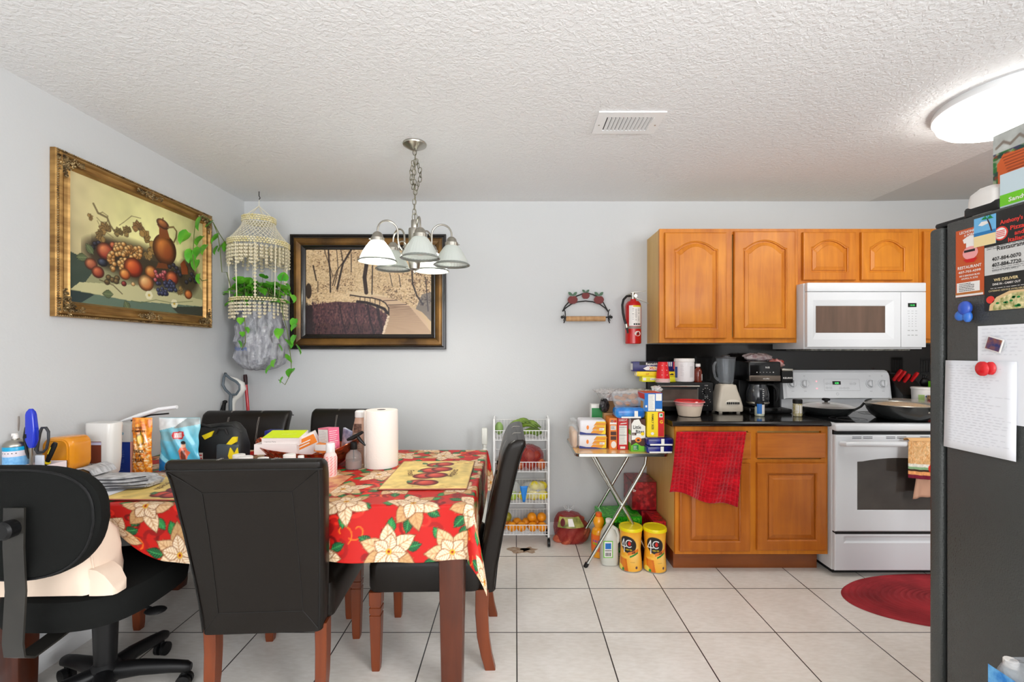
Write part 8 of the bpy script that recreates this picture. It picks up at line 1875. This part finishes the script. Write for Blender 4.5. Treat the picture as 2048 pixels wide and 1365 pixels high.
for s_, z_, h_, w__ in (('WISE', .215, .010, .03), ('PUMPKIN', .200, .010, .06), ('TRICK', .105, .014, .05), ('OR', .085, .013, .022), ('TREAT', .063, .016, .056)): m.text(s_, (-1.738, y_, TB + z_), U, V, h_, w__, .0, 'c', True)
m.done('lettering')
c = Cv(.21, .25, .0026, (60, 176, 214)); X_, Y_ = np.meshgrid(c.x, c.y); g = np.clip(Y_ / .25, 0, 1)[..., None]; c.C = np.array((40, 160, 206)) * (1 - g) + np.array((150, 206, 216)) * g
c.poly([(0, .19), (.21, .235), (.21, .25), (0, .25)], (226, 232, 234)); c.poly([(.08, .20), (.15, .25), (.21, .25), (.21, .22)], (150, 160, 160)); c.ell(.05, .165, .06, .022, (120, 176, 190), -.1); c.poly([(.085, .185), (.14, .19), (.148, .170), (.135, .152), (.09, .155), (.08, .17)], (196, 30, 40)); c.poly([(.092, .180), (.134, .184), (.132, .160), (.094, .161)], (240, 240, 240))
for i in range(5): c.line([(.096 + i * .008, .163), (.097 + i * .008, .18)], .0025, (196, 60, 60))
c.poly([(.0, .10), (.03, .07), (.06, .04), (.10, .03), (.09, 0), (0, 0)], (20, 120, 190)); c.poly([(.0, .095), (.04, .065), (.075, .045), (.06, .03), (.03, .05), (0, .07)], (140, 214, 236))
c.poly([(.120, .04), (.118, .10), (.130, .118), (.150, .118), (.160, .10), (.175, .09), (.160, .075), (.150, .04)], (226, 110, 80)); c.ell(.140, .125, .012, .013, (236, 180, 150)); c.ell(.139, .136, .013, .008, (30, 24, 24)); c.poly([(.125, .05), (.132, .10), (.148, .10), (.152, .05)], (110, 50, 40)); c.ell(.105, .045, .010, .009, (240, 200, 180)); c.ell(.110, .052, .009, .007, (24, 24, 30)); c.poly([(.095, .035), (.115, .035), (.112, .01), (.10, .0)], (30, 90, 150)); c.ell(.082, .055, .008, .006, (50, 190, 110))
c.noise(.10, 7, 6)
pouch('candy_bag', 'shiny light blue treat bag with a red label behind the nearest chair', -1.700, -1.500, 2.215, .255, None, .022, c)
# blue book box and white box behind
m = MB(); m.m(mat('deep_blue_box', (26, 56, 140), .35)).box(-1.885, -1.80, 2.17, 2.235, TB, TB + .150); m.m(mat('pale_blue_ink', (120, 150, 210), .5)).scribble((-1.88, 2.17, TB + .01), U, V, .06, .11, 13, .0008, 5); m.m(mat('peach_edge', (236, 170, 150), .4)).box(-1.7995, -1.792, 2.172, 2.235, TB, TB + .150); m.done('book', None, 'deep blue box with small pale print behind the white lotion bottle', 'box')
m = MB(); m.m(mat('grey_white_box', (206, 204, 200), .5)).box(-1.885, -1.795, 2.165, 2.235, TB + .1505, TB + .232); m.m(mat('teal_ink', (110, 160, 180), .5)); 
for x, z, r in ((-1.85, .20, .012), (-1.832, .19, .008), (-1.845, .18, .006)): m.poly((x, 2.165, TB + z), U, V, [(r * math.cos(t), r * math.sin(t)) for t in [i * .5 for i in range(13)]], .0006)
m.m(M_ink).scribble((-1.875, 2.165, TB + .16), U, V, .05, .014, 2, .001, 5); m.done('carton', None, 'pale grey box with teal dots on top of the deep blue box', 'box')
m = MB(); m.m(mat('white_plastic', (232, 232, 234), .3)); m.tube([(-1.90, 2.24, TB + .236), (-1.82, 2.25, TB + .262), (-1.74, 2.27, TB + .290), (-1.66, 2.28, TB + .300)], [.006, .014, .013, .011], 12, flat=.8); m.m(M_bpl).tube([(-1.86, 2.25, TB + .236), (-1.78, 2.27, TB + .262), (-1.70, 2.28, TB + .268)], .004, 6); m.done('hair_iron', None, 'white hair iron lying across the boxes and treat bags', 'hair iron')
m = MB(); m.m(mat('striped_card', (236, 220, 210), .5)).box(-1.60, -1.55, 2.30, 2.33, TB, TB + .07)
m.m(M_red)
for i in range(4): m.quad((-1.60, 2.30, TB + .008 + i * .016), U, V, .05, .006, .0006)
m.done('carton', None, 'red and white striped packet at the left edge of the black bag', 'box')
# inverted lotion bottle, orange tub
c = (-1.822, 2.06, TB); T = thing('lotion_bottle', 'large white lotion bottle standing upside down beside the orange tub', 'bottle', c)
m = MB(T, w=1); R = []
for z, hw, hd in ((0, .030, .024), (.012, .036, .028), (.04, .052, .034), (.10, .058, .036), (.20, .060, .036), (.258, .062, .036), (.262, .060, .034)): R.append([(c[0] + p, c[1] + q, TB + z + .004 * (z > .2) * math.cos(p * 60)) for p, q in rrect(hw, hd, .02, 4)])
m.loft(R); m.done('bottle', mat('pearl_white', (218, 216, 212), .28, coat=.3))
m = MB(T, w=1); y_ = c[1] - .0368; m.m(mat('print_brown_label', (120, 60, 44), .4)).quad((c[0] - .030, y_, TB + .085), U, V, .050, .095, .0008); m.m(mat('lilac_label', (200, 200, 226), .4)).quad((c[0] - .030, y_, TB + .165), U, V, .050, .012, .0012)
m.m(M_lw).text('cocoa &', (c[0] - .005, y_, TB + .125), (-1, 0, 0), (0, 0, -1), .012, .044, -.0016, 'c', True); m.text('butter', (c[0] - .005, y_, TB + .138), (-1, 0, 0), (0, 0, -1), .007, .03, -.0016, 'c'); m.m(mat('navy_ink', (40, 60, 110), .5)).text('Suave', (c[0] - .005, y_, TB + .082), (-1, 0, 0), (0, 0, -1), .014, .045, -.0012, 'c', True); m.done('label')
T = thing('orange_tub', 'orange plastic tub lying on its side at the left end of the table', 'tub', (-1.885, 1.95, TB))
m = MB(T, w=1); R = []; cz = TB + .152
for y, k in ((1.88, .90), (1.886, .97), (1.90, 1), (1.94, .98), (1.972, .96)): R.append([(-1.858 + p * k, y, cz + q * k) for p, q in rrect(.060, .072, .035, 5)])
R += [[(-1.858 + p * .88, 1.970, cz + q * .88) for p, q in rrect(.060, .072, .035, 5)], [(-1.858 + p * .88, 1.91, cz + q * .88) for p, q in rrect(.060, .072, .035, 5)]]
m.loft(R); m.done('tub', mat('amber_plastic', (226, 150, 30), .22, coat=.5, noise=(5, (206, 124, 20))))
m = MB(T, w=1); m.tube([(-1.858 + .046 * math.copysign(abs(math.cos(t)) ** .5, math.cos(t)), 1.8795, cz + .06 * math.copysign(abs(math.sin(t)) ** .5, math.sin(t))) for t in [2 * PI * i / 40 for i in range(40)]], .0035, 6, closed=True); m.done('lid_ridge', mat('amber_plastic'))
m = MB(T, w=1); m.box(-1.921, -1.909, 1.885, 1.90, cz - .066, cz - .02, .004); m.done('dark_vent', M_bpl)
m = MB(T, w=1); m.box(-1.915, -1.80, 1.89, 1.965, TB, TB + .080, .004); m.done('cardboard_stand', M_kraft)
# grey rolled towel
T = thing('grey_towel', 'grey and white towel folded loosely on the left of the table', 'towel', (-1.68, 1.93, TB))
M_gt = mat('grey_towel', (206, 206, 208), .9, noise=(26, (150, 150, 152), (1, 3, 1)), bump=(120, .5, .003))
m = MB(T, w=1)
def roll(cx, cy, L, a0, a1, turns, ang):
    pts = []
    R = []; n = 46
    for i in range(n):
        t = i / (n - 1); th = t * turns * 2 * PI; r = a0 + (a1 - a0) * t; R.append((r * math.cos(th), r * math.sin(th)))
    return R
layers = ((0, .150, .065, .012), (.010, .155, .062, .013), (.022, .142, .058, .013), (.034, .125, .048, .012))
for z_, lx, ly, h_ in layers:
    R = []
    for i in range(41):
        t = -1 + 2 * i / 40; R.append([(-1.675 + lx * t + .004 * math.sin(i), 1.945 + .03 * t + q + .008 * math.sin(t * 5 + z_ * 90), TB + .014 + z_ + p * (1 - .5 * abs(t) ** 4) - .008 * abs(t) ** 3 * (z_ > .01)) for q, p in rrect(ly * (1 - .35 * abs(t) ** 4), h_ * .62, .007, 4)])
    m.loft(R)
m.done('folds', M_gt)
m = MB(T, w=1)
sp = [(.050 - .0042 * i, i * .62) for i in range(11)]
R = []
for r, th in sp: R.append([( -1.790 + (r + o) * math.cos(th) * 1.1, 1.965 + dy, TB + .062 + (r + o) * math.sin(th) * .75) for o, dy in ((-.003, -.055), (.003, -.055), (.003, .055), (-.003, .055))])
m.loft(R); m.done('rolled_end', M_gt)
m = MB(T, w=1)
for z_, lx, ly, h_ in layers: m.tube([(-1.675 + lx * t, 1.945 + .03 * t - ly * (1 - .35 * abs(t) ** 4) - .001 + .008 * math.sin(t * 5 + z_ * 90), TB + .014 + z_) for t in [-1 + i / 10 for i in range(21)]], .0022, 5)
m.done('dark_hem', mat('charcoal_hem', (70, 70, 74), .9))
m = MB(); m.m(M_pap); m.box(-1.845, -1.60, 1.768, 2.05, TB + .0015, TB + .0035); m.done('paper', None, 'white sheet of paper under the grey towel', 'paper')
# far left: can, box of tools
c = (-1.938, 1.795, TB); c = (-1.935, 1.800, TB); T = thing('spray_can', 'blue and white spray can at the left edge of the picture', 'spray can', c)
m = MB(T, w=1); m.m(mat('can_white', (226, 218, 226), .35)).lathe([(.034, 0), (.036, .004), (.036, .11), (.036, .111)], c, 32); m.m(mat('can_blue', (110, 176, 232), .35, noise=(120, (140, 200, 244)))).lathe([(.0361, .110), (.0361, .170)], c, 32, cap0=False); m.m(mat('can_white')).lathe([(.0362, .170), (.0362, .192)], c, 32, cap0=False); m.m(mat('can_teal', (20, 160, 206), .3)).lathe([(.0363, .192), (.0363, .205), (.035, .208)], c, 32, cap0=False)
m.m(M_ink)
for i in range(5): m.add([(c[0] + .0366 * math.sin(t), c[1] - .0366 * math.cos(t), TB + .182 + dz) for dz, t in ((0, -.4 + i * .3), (0, -.3 + i * .3), (.003, -.3 + i * .3), (.003, -.4 + i * .3))], [(0, 1, 2, 3)], False)
m.done('can'); m = MB(T, w=1); m.lathe([(.0355, .207), (.036, .210), (.034, .218), (.024, .228), (.012, .232), (.012, .236)], c, 32); m.done('metal_dome', M_nick)
m = MB(T, w=1); m.lathe([(.008, .234), (.009, .236), (.008, .250)], c, 14); m.box(c[0] - .012, c[0] + .004, c[1] - .006, c[1] + .006, TB + .244, TB + .256, .002); m.done('nozzle', M_lw)
bx0, bx1, by0, by1 = -1.893, -1.800, 1.775, 1.868
T = thing('pencil_box', 'small white open box holding scissors and tools beside the spray can', 'box', ((bx0 + bx1) / 2, (by0 + by1) / 2, TB)); m = MB(T, w=1); m.m(mat('box_blush', (236, 220, 222), .5))
for q in ((bx0, bx1, by0, by0 + .003), (bx0, bx1, by1 - .003, by1), (bx0, bx0 + .003, by0, by1), (bx1 - .003, bx1, by0, by1)): m.box(*q, TB, TB + .135)
m.box(bx0, bx1, by0, by1, TB, TB + .003); m.m(M_ink).poly((bx0 + .065, by0, TB + .115), U, V, [(.010 * math.cos(t), .007 * math.sin(t)) for t in [i * .5 for i in range(13)]], .0006); m.done('box')
def bp_(px, py, Y): return ((px - 1031) * Y / F, Y, EYE + (703 - py) * Y / F)
T = thing('gas_lighter', 'blue long-reach lighter standing handle up in the white box', 'lighter', bp_(60, 940, 1.80)); m = MB(T, w=1); Y_ = 1.80
R = []
for py, hw, hd in ((818, .006, .005), (824, .013, .009), (830, .016, .010), (860, .0185, .011), (880, .019, .011), (892, .012, .009), (896, .008, .007)): p = bp_(62 + (2 if py > 850 else 0), py, Y_); R.append([(p[0] + a_, p[1] + b_, p[2]) for a_, b_ in rrect(hw, hd, .005, 3)])
m.loft(R); m.done('body', mat('lighter_blue', (24, 50, 190), .2, coat=.5)); m = MB(T, w=1); m.tube([bp_(62, 893, Y_), bp_(63, 945, Y_)], .0055, 10); m.done('nozzle', M_nick)
m = MB(T, w=1); m.box(bp_(56, 0, Y_)[0] - .004, bp_(56, 0, Y_)[0] + .005, Y_ - .0125, Y_ - .010, bp_(0, 876, Y_)[2], bp_(0, 868, Y_)[2], .001); m.tube([bp_(51, 855, Y_ ), bp_(49, 875, Y_), bp_(54, 905, Y_), bp_(58, 918, Y_)], [.003, .005, .005, .003], 8); m.done('trigger', M_bpl)
T = thing('scissors', 'black handled scissors standing in the white box right of the blue lighter', 'scissors', bp_(85, 940, 1.815)); m = MB(T, w=1)
m.tube([bp_(*q, 1.815) for q in ((84, 856), (92, 856), (97, 864), (97, 880), (93, 898), (86, 905), (76, 906), (73, 900), (75, 884), (79, 868))], [.0045, .005, .005, .0045, .0045, .005, .006, .007, .0075, .006], 10, closed=True); m.done('handle', mat('scissor_grey', (46, 48, 52), .4)); m = MB(T, w=1); p = bp_(80, 922, 1.815); m.box(p[0] - .018, p[0] + .016, 1.811, 1.819, p[2] - .04, p[2] + .022, .003); m.done('blade_guard', mat('pale_steel', (206, 212, 222), .3))
T = thing('utility_knife', 'black and yellow utility knife leaning in the white box, rightmost of the tools', 'knife', bp_(100, 930, 1.84)); m = MB(T, w=1); a_, b_ = Vector(bp_(111, 886, 1.84)), Vector(bp_(92, 930, 1.84)); m.tube([a_, a_ + (b_ - a_) * .1, a_ + (b_ - a_) * .5, b_], [.008, .011, .0105, .008], 10, flat=.6); m.done('handle', M_bpl)
m = MB(T, w=1); q = (b_ - a_); m.tube([a_ + q * .2 + Vector((-.006, -.006, 0)), a_ + q * .5 + Vector((-.006, -.006, 0))], .0018, 6); m.tube([a_ + q * .86, a_ + q * .93], .0112, 10); m.done('yellow_inlay', M_by)
T = thing('hair_brush', 'grey looped brush handle standing behind the spray can', 'brush', bp_(30, 880, 1.86)); m = MB(T, w=1); R = []
for py, px, hw in ((829, 32, .004), (834, 32, .012), (845, 30, .017), (860, 28, .019), (880, 26, .018), (960, 24, .014)): p = bp_(px, py, 1.862); R.append([(p[0] + a_, p[1] + b_, p[2]) for a_, b_ in rrect(hw, .005, .004, 3)])
m.loft(R); m.done('handle', mat('grey_handle', (150, 142, 136), .4));
